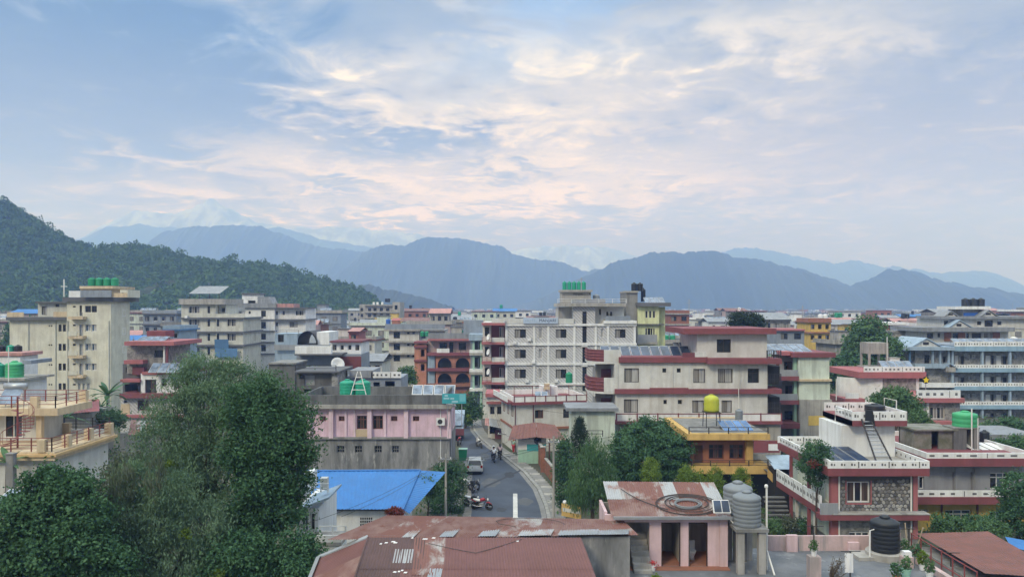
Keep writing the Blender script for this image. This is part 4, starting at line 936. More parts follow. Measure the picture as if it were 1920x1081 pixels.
# terrace house at the left edge
b = Bld('terrace_house', 'cream house with ochre slab edges and a railed roof terrace', 'house', 0, 50); foot(b, -6, 4.5, 9); xe = X(95, 50) - b.O.x; zt = Z(847, 50)
raw(b, 'wall', cream, -6, xe - .15, .5, 7.4, 0, zt - .55); add_window(b.t, 'w2', 1.2, 1.35, (b.u(66, .4), .42, b.z(910, 0, .4)))
raw(b, 'terrace_slab', tan, -6, xe + .25, 0, 7.6, zt - .55, zt)
raw(b, 'band', P_('ochre_ledge', (.60, .42, .22)), -6, xe + .4, -.12, 7.7, zt - .3, zt - .12)
def railing3(b, pts, z0, h, m, bars, step, name='railing'):
    mb = MB()
    for (a, c), (e, f) in zip(pts[:-1], pts[1:]):
        L = math.hypot(e - a, f - c); n = max(1, round(L / step))
        for i in range(n + 1): u, d = a + (e - a) * i / n, c + (f - c) * i / n; mb.box(u - .03, u + .03, d - .03, d + .03, z0, z0 + h)
        for k in range(bars): z = z0 + h * (k + 1) / bars - .02; mb.tube([(a, c, z), (e, f, z)], .022, 5)
    return mb.build(name, m, b.t)
railing3(b, [(-6, .12), (xe, .12), (xe + .05, 7.3)], zt, .9, redsteel, 4, 1.4); railing3(b, [(xe, 7.3), (-3.2 + xe - 3, 7.3)], zt + .3, .9, steelD, 4, 1.2)
for u, d in ((xe - .6, .12), (xe - .1, 2.0), (xe - .1, 4.7), (xe - 3.1, 7.25), (xe, 7.25)): raw(b, 'pier', tan, u - .25, u + .25, d - .2, d + .2, zt, zt + .8)
raw(b, 'back_kerb', white2, -4, xe, 7.32, 7.5, zt, zt + .3)
raw(b, 'upper_wall', cream, -6, b.u(72, 4.2), 4.4, 7.2, zt, Z(776, 54.5)); uu = b.u(72, 4.2)
raw(b, 'pillar', tan, b.u(68, 3.6), b.u(68, 3.6) + .35, 3.6, 3.95, zt, Z(776, 54)); add_window(b.t, 'w2', 1.3, 1.6, (b.u(8, 4.3), 4.33, zt + .2))
raw(b, 'upper_slab', tan, -6, b.u(108, 3.2), 3.2, 7.6, Z(776, 54), Z(776, 54) + .5); zr = Z(776, 54) + .5
for u, d in ((b.u(66, 3.4), 3.4), (b.u(104, 3.4) - .2, 7.3)): raw(b, 'roof_pier', tan, u - .25, u + .25, d - .2, d + .2, zr, zr + .8)
railing3(b, [(-6, 3.4), (b.u(104, 3.4), 3.4), (b.u(104, 3.4), 7.3), (-6, 7.3)], zr, .85, redsteel, 3, 1.5)
t = thing('spiral_stair', 'dark red metal spiral stair climbing between the two terraces', 'staircase', b.loc(b.u(33, 1.6), 1.6, zt)); hh = zr - zt
MB().tube([(0, 0, 0), (0, 0, hh + 1.0)], .06).build('post', redsteel, t)
for i in range(13):
    a = R(-140 + i * 22); z = hh * (i + 1) / 13
    MB().extr([(0, 0, z), (.95 * math.cos(a), .95 * math.sin(a), z), (.95 * math.cos(a + .38), .95 * math.sin(a + .38), z)], (0, 0, .035)).build('tread', redsteel, t)
q = MB().tube([(.95 * math.cos(R(-140 + i * 22)), .95 * math.sin(R(-140 + i * 22)), hh * (i + 1) / 13 + .85) for i in range(13)], .022, 5)
for i in range(13): a = R(-140 + i * 22); q.tube([(.95 * math.cos(a), .95 * math.sin(a), hh * (i + 1) / 13), (.95 * math.cos(a), .95 * math.sin(a), hh * (i + 1) / 13 + .85)], .014, 4)
q.build('handrail', redsteel, t)
t = thing('solar_water_heater', 'solar water heater with a silver drum on the cream terrace house', 'solar heater', b.loc(b.u(6, 4.4), 4.4, zr)); 
MB().tube([(-.2, .5, 1.35), (1.3, .5, 1.35)], .24, 12).build('drum', zinc, t, smooth=True); MB().extr([(-.1, -.6, .25), (1.2, -.6, .25), (1.2, .4, 1.25), (-.1, .4, 1.25)], (0, .05, -.05)).build('collector', gl_s2, t)
q = MB()
for x in (-.1, .55, 1.2): q.tube([(x, -.6, 0), (x, -.6, .25), (x, .45, 1.25), (x, .45, 0)], .025, 5)
q.build('frame', steel, t)
t = thing('concrete_post', 'grey concrete post rising beside the terrace house window', 'post', (X(21, 48.5), 48.5, 0)); MB().box(-.22, .22, -.2, .2, 0, Z(851, 48.5)).build('shaft', concrete, t); MB().box(-.26, .26, -.24, .24, Z(851, 48.5), Z(851, 48.5) + .08).build('cap', concrete, t)
b = Bld('shed', 'low shed with pale collectors on its roof below the terrace house', 'shed', 0, 44); foot(b, -4, 3, 4)
b.wall(concreteL, -10, 58, 944, None, 0, 3); solar(-14, 52, 916, 944, 44, 1.5, 'of the white framed roof sheets below the terrace house', 'sheets below the terrace house', gl_s2, 2, plasw)
# tanks house at the left edge
b = Bld('town_house', 'lilac white house carrying large green tanks at the photo edge', 'house', 0, 76); foot(b, -4, 3, 6)
b.wall(white, -30, 42, 712, None, 0, 4); b.slab(concreteL, -30, 47, 709, 713, .4, 4.5, 'roof_slab'); b.box('side_ledge', greyblue, 42, 58, 675, 682, .5, 4); b.wall(white, -30, 38, 668, 712, 4.6, 3, name='back_wall'); b.slab(tinpink, -30, 41, 661, 667, -4.4, 8, 'back_roof')
tank(27.5, 709, 77, 31, 31, plasg2, 'large bright green tank at the photo edge, beside a white pipe', 'green tanks at the photo edge'); tank(-1, 709, 77, 18, 28, plast, 'teal green tank half cut off by the photo edge', 'green tanks at the photo edge')
for i, (px, mm, lb) in enumerate(((3, plask, 'black tank cut off by the photo edge above the lilac house'), (20, plast, 'teal tank between two black tanks above the lilac house'), (34, plask, 'black tank beside the tall cream block wall'))): tank(px, 661, 83, 14, 14, mm, lb, 'tanks above the lilac house')
MB(); t = thing('pipe_mast', 'white vertical pipe beside the bright green tank', 'pipe', (X(16, 75), 75, Z(716, 75))); MB().tube([(0, 0, 0), (0, 0, 3.4)], .05).build('shaft', pvcw, t)
# red roofs between terrace house and tall block
t = thing('red_roofed_shed', 'low shed with a bright red tin roof below the cream block', 'shed', (X(108, 88), 88, 0)); O = t.location.copy(); FOOT.append((X(100, 88), X(190, 88), 86, 96))
corrugated(t, W3(118, 776, 86), W3(186, 770, 86), W3(186, 748, 92), W3(110, 751, 92), 6, [tinred], .4, .02); MB().box(.4, 3.8, -1, 5, 0, Z(774, 87)).build('wall', concreteL, t)
# red and white house
b = Bld('red_banded_house', 'stone and white house with red slab edges left of the tall trees', 'house', 234, 107); foot(b, 0, 8.5, 9)
b.wall(stone, 238, 312, 647, 700, 1.0, 8, [(289, 656, 306, 670, 'bk')], name='upper_wall'); b.slab(redfade, 233, 326, 640, 647.5, .6, 9, 'roof_slab'); solar(252, 306, 630, 641, 108.5, 2.4, 'of the pale collectors over the red roof slab', 'collectors over the red slab', gl_s2, 4)
b.box('red_wall', redp, 275, 310, 620, 632, 5, 8); b.slab(redfade, 232, 268, 675, 682, .4, 4); b.wall(redp2, 248, 270, 688, 702, .2, 4, name='red_panel'); b.box('pillar', white2, 306, 309, 648, 690, .1, .4); b.box('pillar', redp, 311, 314, 648, 690, .1, .4)
b.wall(white, 264, 345, 700, 742, -.4, 8, [(272, 711, 293, 737, 'br'), (303, 709, 312, 724, 'br'), (326, 712, 336, 728, 'br')], name='terrace_wall'); b.slab(redfade, 266, 348, 697, 702, .6, 8)
solar(277, 345, 680, 698, 105, 1.6, 'of the grey collectors on the red edged terrace', 'collectors on the red edged terrace', gl_s2, 4)
b.wall(concreteD, 230, 264, 682, 742, 1.2, 6, [(236, 688, 248, 698, 'hole'), (234, 720, 258, 734, 'hole')]); b.slab(redfade, 225, 262, 711, 716, .8, 5)
b.slab(redp, 224, 346, 737, 746, 1.0, 8); b.wall(diag, 226, 345, 746, None, -.2, 8, [(258, 750, 279, 769, 'br'), (232, 750, 238, 755, 'sm')], name='ground_floor_wall'); b.box('ochre_panel', tan, 226.5, 243, 757, 778, -.25, -.205); b.slab(redfade, 225, 346, 777.5, 783, .7, 8)
t = thing('roof_shed', 'rust and zinc lean-to roof below the red banded house', 'shed', (X(255, 92), 92, 0)); O = t.location.copy(); corrugated(t, W3(240, 815, 89), W3(282, 812, 89), W3(284, 790, 94), W3(246, 786, 94), 4, [rustB, zinc, rustA], .3); MB().box(-.9, 1.4, -2, 2, 0, Z(812, 90)).build('wall', concreteL, t)
# ------------------------------------------------------------------ houses on the other side of the lane
# cream house with a railed terrace at the bend
b = Bld('corner_house', 'cream house with a white and red railed roof terrace at the bend', 'house', 966, 93, 1100, 95); foot(b, -3, 10, 9)
b.wall(cream, 966, 1097, 757, None, 0, 8, [(1003, 768, 1019, 784, 'br'), (1056, 766, 1072, 783, 'bk')])
b.slab(redp, 961, 1100, 752, 757.5, .5, 8.4, 'roof_slab'); b.parapet(white2, 964, 1100, 742, 752, -.45, .12, 8.2, posts=1.3, pm=redp2); b.slab(brickp, 965, 1098, 800, 804, .3, 8)
b.rail(redsteel, 964, 1100, 722, 742, -.3, 2.6, 1, name='roof_frame', post=.03); b.box('water_pump_hut', white, 1018, 1046, 724, 742, 3, 5); b.box('roof_box', tan, 1023, 1031, 719, 730, 2.2, 2.9)
solar(1003, 1028, 733, 745, 95, 1.0, 'of the small blue collectors on the corner house terrace', 'collectors on the corner house', gl_s2, 2)
D8 = 8.4
q = MB().box(-1.0, -.45, 0, D8, b.z(757, 0, 0) - .0, b.z(757, 0, 0) + .25); q.build('side_slab', redp, b.t)
q = MB().box(-1.0, -.9, .1, D8, b.z(757, 0) + .25, b.z(757, 0) + .9); s_ = q.build('side_parapet', white2, b.t)
for i in range(3): add_window(b.t, 'br', 1.0, 1.3, (-.03, 2.0 + i * 2.4, b.z(783, 0)), R(-90))
for px in (966, 1000): b.pipe(px, 757, None, redp2, .06, -.1)
# shops down the lane and the brown roofed shop house
b = Bld('lane_shop', 'shop with slanting striped awnings and red fronts along the lane', 'shop', 915, 103); foot(b, -1, 4.5, 8)
b.wall(cream, 915, 960, 756, None, 0, 7, [(919, 762, 927, 776, 'bk'), (932, 762, 940, 776, 'bk'), (946, 762, 955, 778, 'bk'), (918, 797, 932, 813, 'hole'), (938, 797, 956, 813, 'hole')])
b.slab(redfade, 912, 962, 752, 757, .5, 7); b.slab(redfade, 910, 940, 738, 744, .9, 5); b.parapet(white2, 912, 962, 744, 752, -.45, .1); b.box('shop_front', redp, 928, 940, 806, 824, -.3, -.01)
A, B_, C_, D_ = [Vector(b.loc(0, 0, 0)) for _ in range(4)]
u0, u1 = b.u(909, -1.8), b.u(952, -1.8); z0 = b.z(803, 0, -1.8); z1 = b.z(783, 0, 0)
corrugated(b.t, (u0, -2.0, z0 + .5), (u1 + .6, -2.6, z0 - .1), (u1, -.02, z1 - .3), (u0, -.02, z1), 6, [zinc, concreteL, tinpink], .5, .02, 'awning_sheet')
b = Bld('shop_house', 'small white and mint shop under a sagging brown tin roof', 'shop', 971, 86.5); foot(b, -1.5, 6, 3)
b.wall(white2, 971, 1024, 818, None, 0, 3, [(985, 845, 999, 870, 'dg')]); b.box('mint_dado', mintp, 971.5, 1023.5, 842, 873, -.012, -.002); b.box('teal_board', teal, 988, 1024, 832, 845, -.03, -.014)
u0, u1, z0, z1 = b.ext(952, 1060, 803, 822, -.8)
corrugated(b.t, (u0, -1.0, z0 - .15), (u0 + 3.2, -1.0, z0 + .25), (u0 + 3.2, 2.6, z1 + .2), (u0 + .6, 2.8, z1 - .2), 4, [tinbrown], .3, .02)
corrugated(b.t, (u0 + 3.25, -1.0, z0 + .2), (u1, -1.0, z0 - .1), (u1 - 1.0, 2.6, z1 - .1), (u0 + 3.25, 2.6, z1 + .2), 4, [tinbrown], .3, .02)
MB().box(b.u(1028), b.u(1031), -.9, -.75, 0, z0).build('post', wood, b.t); MB().box(b.u(1046), b.u(1049), -.9, -.75, 0, z0).build('post', wood, b.t); q = MB().lathe([(.42, 0), (.42, .14), (.25, .16), (.25, 0)], 16).build('tyre_ring', plask, b.t, (b.u(1008, -.05), -.04, b.z(825, 0, -.1)), True); q.rotation_euler = (R(90), 0, 0)
q = text(b, 'COFFEE', .42, (b.u(990, -.03), -.02, b.z(822.5, 0, 0)), fr_b, b.t)
bpy.data.objects.remove(q)
q = MB()
for i in range(9): q.box(b.u(979 + i * 2.6), b.u(979 + i * 2.6 + 1.5), -.012, -.002, b.z(824, 0), b.z(824 - 2 - (i % 3), 0))
q.build('painted_lettering', greyp, b.t)
# garden walls of brick along the pavement
def brick_wall(label, x0, y0, x1, y1, h, th=.24):
    L = math.hypot(x1 - x0, y1 - y0); t = thing('brick_wall', label, 'wall', (x0, y0, 0), math.atan2(y1 - y0, x1 - x0), 'garden walls by the pavement')
    MB().box(0, L, .02, th - .02, 0, h).build('mortar_core', concreteL, t); me = MB().box(0, .42, 0, th, 0, .17).mesh('brick', brick)
    for r in range(int(h / .2)):
        for c in range(int(L / .46)):
            o = put('brick', me, t, (c * .46 + (.2 if r % 2 else .02), rnd.uniform(-.012, .012), r * .2 + .02))
    MB().box(-.05, L + .05, -.05, th + .05, h, h + .08).build('coping', concreteL, t)
p0, p1, p2 = gp(1003, 866), gp(1012, 884), gp(1037, 914)
brick_wall('red brick wall section with a planter top beside the mint shop', p0[0] + .3, p0[1], p1[0] + .3, p1[1], 2.3)
brick_wall('lower red brick wall along the pavement near the leaning conifer', p1[0] + .5, p1[1] - .6, p2[0] + .3, p2[1], 1.5)
for i, (px, py) in enumerate(((1002, 866), (1012, 884))):
    x, y = gp(px, py); t = thing('brick_pillar', ('tall brick gate pillar by the grey shop door', 'tall brick pillar where the two garden walls meet')[i], 'pillar', (x + .1, y, 0)); MB().box(0, .5, -.2, .3, 0, 2.6).build('shaft', brick, t); MB().box(-.06, .56, -.26, .36, 2.6, 2.7).build('cap', concreteL, t)
# kiosk at the far side of the lane
t = thing('kiosk', 'kiosk with a blue sheeted sloping roof and a red front by the lane', 'kiosk', (X(846, 101), 101, 0))
MB().extr([(0, 0, 1.6), (1.6, 0, 1.6), (1.6, 3, 3.6), (0, 3, 3.6)], (0, 0, .08)).build('roof_sheet', bluepale, t); MB().extr([(.1, -.02, 2.0), (1.5, -.02, 2.0), (1.5, 2.0, 3.3), (.1, 2.0, 3.3)], (0, -.03, .05)).build('skylight', gl_s2, t)
MB().box(0, 1.65, -.06, .3, .75, 1.6).build('red_front', redp, t); MB().box(.1, 1.5, .4, 3, 0, 1.6).build('wall', darkm, t); MB().box(.05, .5, -.1, -.06, .1, .7).build('yellow_board', yellowp, t)
t = thing('green_bin', 'square green bin standing behind the parked car', 'bin', (*gp(868, 862), 0)); MB().extr([(-.4, -.35, 0), (.4, -.35, 0), (.48, -.35, 1.25), (-.48, -.35, 1.25)], (0, .8, 0)).build('body', plasg, t); MB().box(-.5, .5, -.4, .5, 1.25, 1.32).build('lid', mintp, t)
t = thing('green_hoarding', 'mint green hoarding at the far end of the lane', 'hoarding', (X(870, 112), 112, 0)); MB().box(0, 1.3, 0, .06, .3, 1.6).build('sheet', mintp, t); MB().box(.05, .12, .07, .14, 0, 1.6).box(1.15, 1.22, .07, .14, 0, 1.6).build('post', steel, t)
# mint white house in front of the hotel's end
b = Bld('garden_house', 'plain mint white house with a grey roof edge behind the conifers', 'house', 1072, 73); foot(b, 0, 5, 4)
b.wall(mint, 1072, 1153, 770, None, 0, 3.6, []); b.slab(tingrey, 1062, 1160, 764.5, 770.5, .5, 4, 'roof_slab'); b.rail(steelD, 1072, 1130, 806, 818, -1, 1.2, 2)
# the red banded cream hotel
b = Bld('hotel_building', 'cream hotel with dark red floor bands and a parapet terrace', 'building', 1153, 78); foot(b, -3, 18, 13)
s2 = [(1170.5, 690, 1198, 716.5, 'cu'), (1242, 690, 1249.5, 698, 'sm'), (1269, 690, 1276.5, 698, 'sm'), (1300, 691, 1322.5, 717.5, 'cu'), (1346, 691, 1374, 717.5, 'cu'), (1402, 690.5, 1423.5, 717.5, 'l3')]
b.wall(cream, 1152, 1439, 680, 731, 0, 13, s2, name='second_floor_wall')
b.wall(cream, 1154, 1439, 737, None, .12, 13, [(1170, 748, 1196.5, 773.5, 'cu'), (1244, 749, 1250.5, 757, 'sm'), (1271, 749, 1279, 757, 'sm'), (1298, 750, 1320, 773.5, 'cu'), (1353, 750, 1372.5, 773.5, 'cu'), (1322, 750, 1338, 773.5, 'bk')], name='first_floor_wall')
for px in (1219, 1291, 1395): b.box('pilaster', cream, px, px + 1.4, 681, 730, -.05, -.003)
b.slab(redp, 1161, 1327, 669, 679.5, .35, 13, 'roof_slab'); b.slab(redp, 1327, 1466, 672, 682, .9, 13, 'roof_slab'); b.slab(redp, 1153, 1466, 729, 738, .3, 13)
b.box('red_step', redp, 1219, 1291, 727, 729.2, -.3, .0)
b.wall(cream, 1307, 1438, 625, 676, .8, 8, [(1344, 635.5, 1370.5, 660.5, 'bk')], name='penthouse_wall'); b.slab(redp, 1281, 1456, 615.5, 626, .1, 9, 'penthouse_roof'); b.wall(cream, 1303, 1318, 626, 672, 2.0, 4, [(1308, 636, 1316, 660, 'dd')], name='side_wall')
b.parapet(white2, 1156, 1465, 776, 789, -.8, .14, posts=2.1, pm=redp); b.slab(redp, 1154, 1467, 789, 795, 1.0, 3, 'terrace_slab'); raw(b, 'terrace_wall', concreteL, b.u(1160), b.u(1460), -.6, .1, 0, b.z(795, 8, -.8))
b.parapet(redp2, 1280, 1303, 661, 669, -.3, .1, name='red_parapet'); b.parapet(cream, 1303, 1324, 660, 671, -.3, .1)
for px in (1158, 1262, 1388): b.pipe(px, 681, 729, cream, .04, -.06)
b.pipe(1385, 728, 776, pvcw, .035, -.5)
for y, h in ((690, 30), (748, 26)): b.rail(steelD, 1440, 1464, y + h - 20, y + h, -.2, .8, 2, balus=.18); b.wall(darkm, 1440, 1462, y - 4, y + h, 1.2, 3, name='balcony_recess')
b.rail(steelD, 1438, 1464, 656, 671, -.5, .8, 2, balus=.18)
# rounded balcony stair at its near end, stepping out toward the lane
for i, (yt, yb) in enumerate(((655, 677), (707, 733), (765, 789))):
    za, zb = b.z(yt, -1, .5), b.z(yb, -1, .5); ua, ub = b.u(1103, 1.0), b.u(1160, .2); pts = []
    n = 8; xs_ = [(ub + .2, .05), (ub - .6, .0), (ub - 1.5, .12), (ub - 2.2, .5), (ua + .25, 1.2), (ua, 2.2), (ua, 4.5)]
    mb = MB(); rd = MB()
    for (p, q_) in zip(xs_[:-1], xs_[1:]):
        k = (rd if p[0] < ub - 1.4 else mb)
        v = Vector((q_[0] - p[0], q_[1] - p[1], 0)); nn = Vector((-v.y, v.x, 0)).normalized() * .12
        k.extr([(p[0], p[1], za), (q_[0], q_[1], za), (q_[0], q_[1], zb), (p[0], p[1], zb)], nn if nn.y > 0 else -nn)
    mb.build('balcony_wall', cream, b.t); bb = rd.build('balcony_front', redp2, b.t); q = MB()
    for (p, q_) in zip(xs_[2:-1], xs_[3:]):
        for f in (.25, .5, .75): q.tube([(p[0] - .02, p[1] - .06, zb + (za - zb) * f), (q_[0] - .06, q_[1] - .02, zb + (za - zb) * f)], .03, 4)
    q.build('bar', redfade, bb)
    MB().extr([(x, y, zb - .22) for x, y in xs_] + [(ub, 4.5, zb - .22)], (0, 0, .2)).build('balcony_slab', cream, b.t)
    if i: MB().box(ua + .9, ub, 2.6, 2.8, zb, zb + 2.6).build('recess_wall', concreteL, b.t); raw(b, 'recess_door', redp2, ub - 1.5, ub - .5, 2.5, 2.59, zb, zb + 2.1); raw(b, 'pillar', greyp, ua + .5, ua + .75, 1.4, 1.65, zb, zb + 2.4)
raw(b, 'stair_base', concreteL, b.u(1108, 2), b.u(1153), .8, 5, 0, b.z(789, 0))
solar(1129, 1300, 648, 670, 80, 2.2, 'of the long blue grey collector row on the hotel roof', 'collector row on the red banded hotel', gl_s, 9)
solar(1266, 1302, 641, 660, 85, 1.5, 'of the pale collectors behind the long hotel row', 'pale collectors on the red banded hotel', gl_s2, 3)
# right-hand wing with blank gable wall
b = Bld('apartment_building', 'white walled block with red balconies and collectors beside the cream hotel', 'building', 1439, 92); foot(b, 0, 8.5, 10)
b.wall(mint, 1497, 1555, 669, 711, -.3, 10, [], name='gable_wall'); b.wall(mint, 1498, 1556, 714, 750, -.2, 10, [], name='gable_wall'); b.slab(tan, 1480, 1560, 710.5, 714.5, .6, 9)
b.slab(redp, 1484, 1567, 661, 669.5, .7, 10, 'roof_slab'); b.slab(redfade, 1466, 1487, 659, 666, .4, 9)
b.wall(greyp, 1439, 1497, 664, None, 1.6, 8, [(1470, 677, 1486, 698, 'br'), (1472, 722, 1486, 744, 'br'), (1455, 680, 1462, 697, 'dr'), (1456, 726, 1462, 744, 'dr'), (1471, 770, 1490, 795, 'bk')])
for y in (705, 750): b.slab(redp, 1440, 1498, y, y + 8, .9, 2.6, 'balcony_slab'); b.parapet(greyp, 1440, 1496, y - 12, y, -.85, .1, name='balcony_wall')
for px in (1489, 1442): b.box('column', mintp, px, px + 5, 664, None, .1, .6)
b.wall(concreteL, 1499, 1560, 749, None, -.5, 8, [], name='block_wall'); b.box('yellow_patch', yellowp, 1516, 1547, 779, 797, -.53, -.502); b.slab(redp2, 1438, 1500, 793, 803, 1.6, 4, 'lower_roof'); b.pipe(1568, 710, 750, pvcw, .05, -.6)
solar(1437, 1532, 644, 664, 93, 2.4, 'of the collectors on the block with the blank white gable', 'collectors on the white gabled block', gl_s2, 6, skew=-14)
# ochre house below it
b = Bld('ochre_house', 'brick red house with thick ochre slab edges and roof tanks', 'house', 1290, 66); foot(b, 0, 8, 9)
b.wall(brickp, 1293, 1410, 824, 874, .4, 8, [(1302, 834, 1318, 873, 'dr'), (1329, 832.5, 1357, 860, 'b3'), (1367.5, 832.5, 1395.5, 860, 'b3')], name='upper_wall'); b.box('column', orange, 1400, 1412, 824, 874, -.1, .39)
b.wall(white, 1412, 1441, 824, 850, 1.5, 6, name='side_wall')
b.slab(orange, 1289, 1444, 813, 824.5, .9, 9, 'roof_slab'); b.slab(orange, 1292, 1446, 873.5, 888, .9, 2, 'balcony_slab'); b.wall(darkm, 1296, 1440, 888, None, 1.6, 6, name='ground_floor_wall')
for px in (1298, 1400): b.box('column', orange, px, px + 8, 888, None, -.4, .1)
b.rail(steelD, 1296, 1440, 862, 874, -.8, 1.5, 3); b.rail(steelD, 1292, 1440, 800, 813, -.8, 1.6, 2)
MB().box(b.u(1296), b.u(1436), -.3, 8.2, b.z(813, 0, -.9) + .0, b.z(813, 0, -.9) + .04).build('roof_deck', concrete, b.t)
def framed_tank(px, py0, py1, pyg, Y, wpx, m, label, sm=steelD):
    w_ = wpx * Y / F; h = (py1 - py0) * Y / F; z = Z(pyg, Y); hz = Z(py1, Y) - z
    t = thing('tank_stand', 'thin steel stand under the ' + label, 'stand', (X(px, Y), Y, z))
    for a in (-1, 1):
        for c in (-1, 1): MB().tube([(a * w_ * .46, c * w_ * .46, 0), (a * w_ * .42, c * w_ * .42, hz - .06)], .04, 5).build('leg', sm, t)
    MB().box(-w_ * .5, w_ * .5, -w_ * .5, w_ * .5, hz - .06, hz).build('platform', sm, t)
    return w_, h, (X(px, Y), Y, z + hz)
w_, h, lc = framed_tank(1334, 740, 771, 813, 68.5, 29, plasy, 'yellow tank on the ochre house')
t = thing('water_tank', 'bulging yellow green tank on a steel stand above the ochre house', 'water tank', lc)
MB().lathe([(w_ * .45, 0), (w_ * .5, h * .12), (w_ * .47, h * .3), (w_ * .5, h * .45), (w_ * .47, h * .6), (w_ * .49, h * .72), (w_ * .4, h * .9), (w_ * .16, h)], 18).build('tank_body', plasy, t, smooth=True); MB().lathe([(w_ * .13, h), (w_ * .13, h * 1.04)], 10).build('lid', plasy, t)
tank(1385.5, 787, 69, 14, 20, plasgr, 'small grey tank above the blue panels of the ochre house')
solar(1362, 1420, 787, 813, 66, 2.2, 'of the blue collectors leaning on the ochre house roof', 'collectors on the ochre house', gl_s3, 4, skew=-6)
t = thing('outdoor_stair', 'ochre sided stair descending beside the ochre house', 'staircase', (X(1440, 64), 64, 0)); zt2 = Z(878, 64)
MB().extr([(0, 0, zt2), (2.6, 0, 1.2), (2.6, 0, .5), (0, 0, zt2 - .7)], (0, .14, 0)).build('stringer', orange, t)
for i in range(10): MB().box(.26 * i, .26 * i + .27, .16, 1.2, zt2 - .3 - i * .25, zt2 - .24 - i * .25).build('tread', concrete, t)
q = MB().tube([(0, .05, zt2 + .8), (2.6, .05, 2.1)], .03)
for i in range(5): q.tube([(.6 * i, .05, zt2 - .6 * i * .9), (.6 * i, .05, zt2 + .8 - .6 * i * .7)], .02, 4)
q.build('handrail', steelD, t)
b = Bld('lean_to', 'grey sheeted lean-to between the ochre house and the stone house', 'shed', 1452, 63); 
MB().quad((0, 0, b.z(879, 0, 0)), (3.2, 0, b.z(879, 0, 0)), (3.2, 2.4, b.z(852, 0, 2.4)), (0, 2.4, b.z(852, 0, 2.4))).build('roof_sheet', bluepale, b.t); raw(b, 'wall', darkm, .2, 3, .5, 2.2, 0, b.z(880, 0, .5))
b.parapet(redp, 1414, 1462, 826, 848, 2, .2, name='red_wall'); b.box('white_panel', white2, 1441, 1460, 832, 844, 1.95, 1.998)
# stone house with white patterned parapets
b = Bld('stone_house', 'stone faced house with red fascias and white patterned parapets', 'house', 1571, 52.2); foot(b, -1, 7, 9.5)
uL, uR = b.u(1553, -.8), b.u(1743, -.8)
zf = lambda py, d=0.0: b.z(py, 2, d)
cobble_big = [P_('river_stone_' + n, c, var=.25, scale=2) for n, c in (('grey', (.20, .20, .205)), ('pale', (.36, .36, .35)), ('dark', (.10, .10, .105)), ('brown', (.21, .19, .165)))]
b.wall(P_('dark_mortar', (.105, .105, .105)), 1572, 1712, 892, 966, 0, 8.6, [(1588, 902, 1632, 942, 'w3')], name='stone_wall')
st_me = []
for k in range(10):
    n = rnd.choice((6, 7, 8)); rr = [rnd.uniform(.78, 1.1) for _ in range(n)]
    o_ = [(rr[i] * math.cos(2 * math.pi * i / n), rr[i] * math.sin(2 * math.pi * i / n)) for i in range(n)]
    mb = MB(); mb.v = [(x, .0, z) for x, z in o_] + [(x * .72, -.35, z * .72) for x, z in o_]; mb.f = [tuple(range(n, 2 * n))] + [(i, (i + 1) % n, n + (i + 1) % n, n + i) for i in range(n)]
    st_me.append([mb.mesh('stone', m_) for m_ in cobble_big])
wl = b.t.children[-1] if False else [c for c in b.t.children if c.name.startswith('stone_wall')][0]
u0, u1, z0, z1 = b.ext(1574, 1709, 893, 965, 0); w0, w1, y0, y1 = b.ext(1586.5, 1633.5, 900.5, 943.5, 0)
cnt = 0; r_ = .15
for row in range(int((z1 - z0) / .24)):
    for c in range(int((u1 - u0) / .27)):
        if cnt >= 300: break
        u = u0 + .12 + c * .27 + (.13 if row % 2 else 0) + rnd.uniform(-.03, .03); z = z0 + .13 + row * .24 + rnd.uniform(-.025, .025)
        if u > u1 - .08 or (w0 - .06 < u < w1 + .06 and y0 - .06 < z < y1 + .06): continue
        pale = rnd.random() < .26 + .5 * max(0, min(1, (u - u0) / (u1 - u0))) * (1 - abs((z - z0) / (z1 - z0) - .4))
        o = put('stone', rnd.choice(st_me)[1 if pale else rnd.choice((0, 0, 0, 2, 3))], wl, (u, .002, z), rot=(0, rnd.uniform(0, 6.28), 0)); k = rnd.uniform(.85, 1.15) * r_; o.scale = (k, .12, k * .85); cnt += 1
b.box('window_surround', redfade, 1585.5, 1587.4, 900, 944, -.04, -.002); b.box('window_surround', redfade, 1632.6, 1634.5, 900, 944, -.04, -.002); b.box('window_surround', redfade, 1585.5, 1634.5, 942.6, 945, -.05, -.002)
for a, c in ((1559, 1571.5), (1712.5, 1721)): b.box('red_column', redfade, a, c, 892, 1010, -.02, .4)
for px in (1572.5, 1707.5): b.pipe(px + 1, 892, 1008, pvcw, .055, -.08)
b.wall(stone, 1571, 1721, 975, None, .05, 8.5, [(1592, 994, 1632, 1006, 'w3t'), (1645, 995, 1664, 1007, 'w2')], name='ground_floor_wall')
b.wall(mint, 1560, 1572, 892, 1010, .42, 8, name='flank_wall', side=[(.1, .8, 905, 940, 'w1'), (.45, 1.0, 905, 935, 'w2'), (.8, 1.0, 905, 935, 'w2')])
zfas0, zfas1, zpar = b.z(892, 2, -.8), b.z(877.6, 2, -.8), b.z(863.5, 2, -.8)
raw(b, 'fascia', redp, uL, uR, -.8, 9.0, zfas0, zfas1)
raw(b, 'roof_deck', concreteL, uL + .12, uR - .12, -.68, 8.9, zfas1, zfas1 + .03)
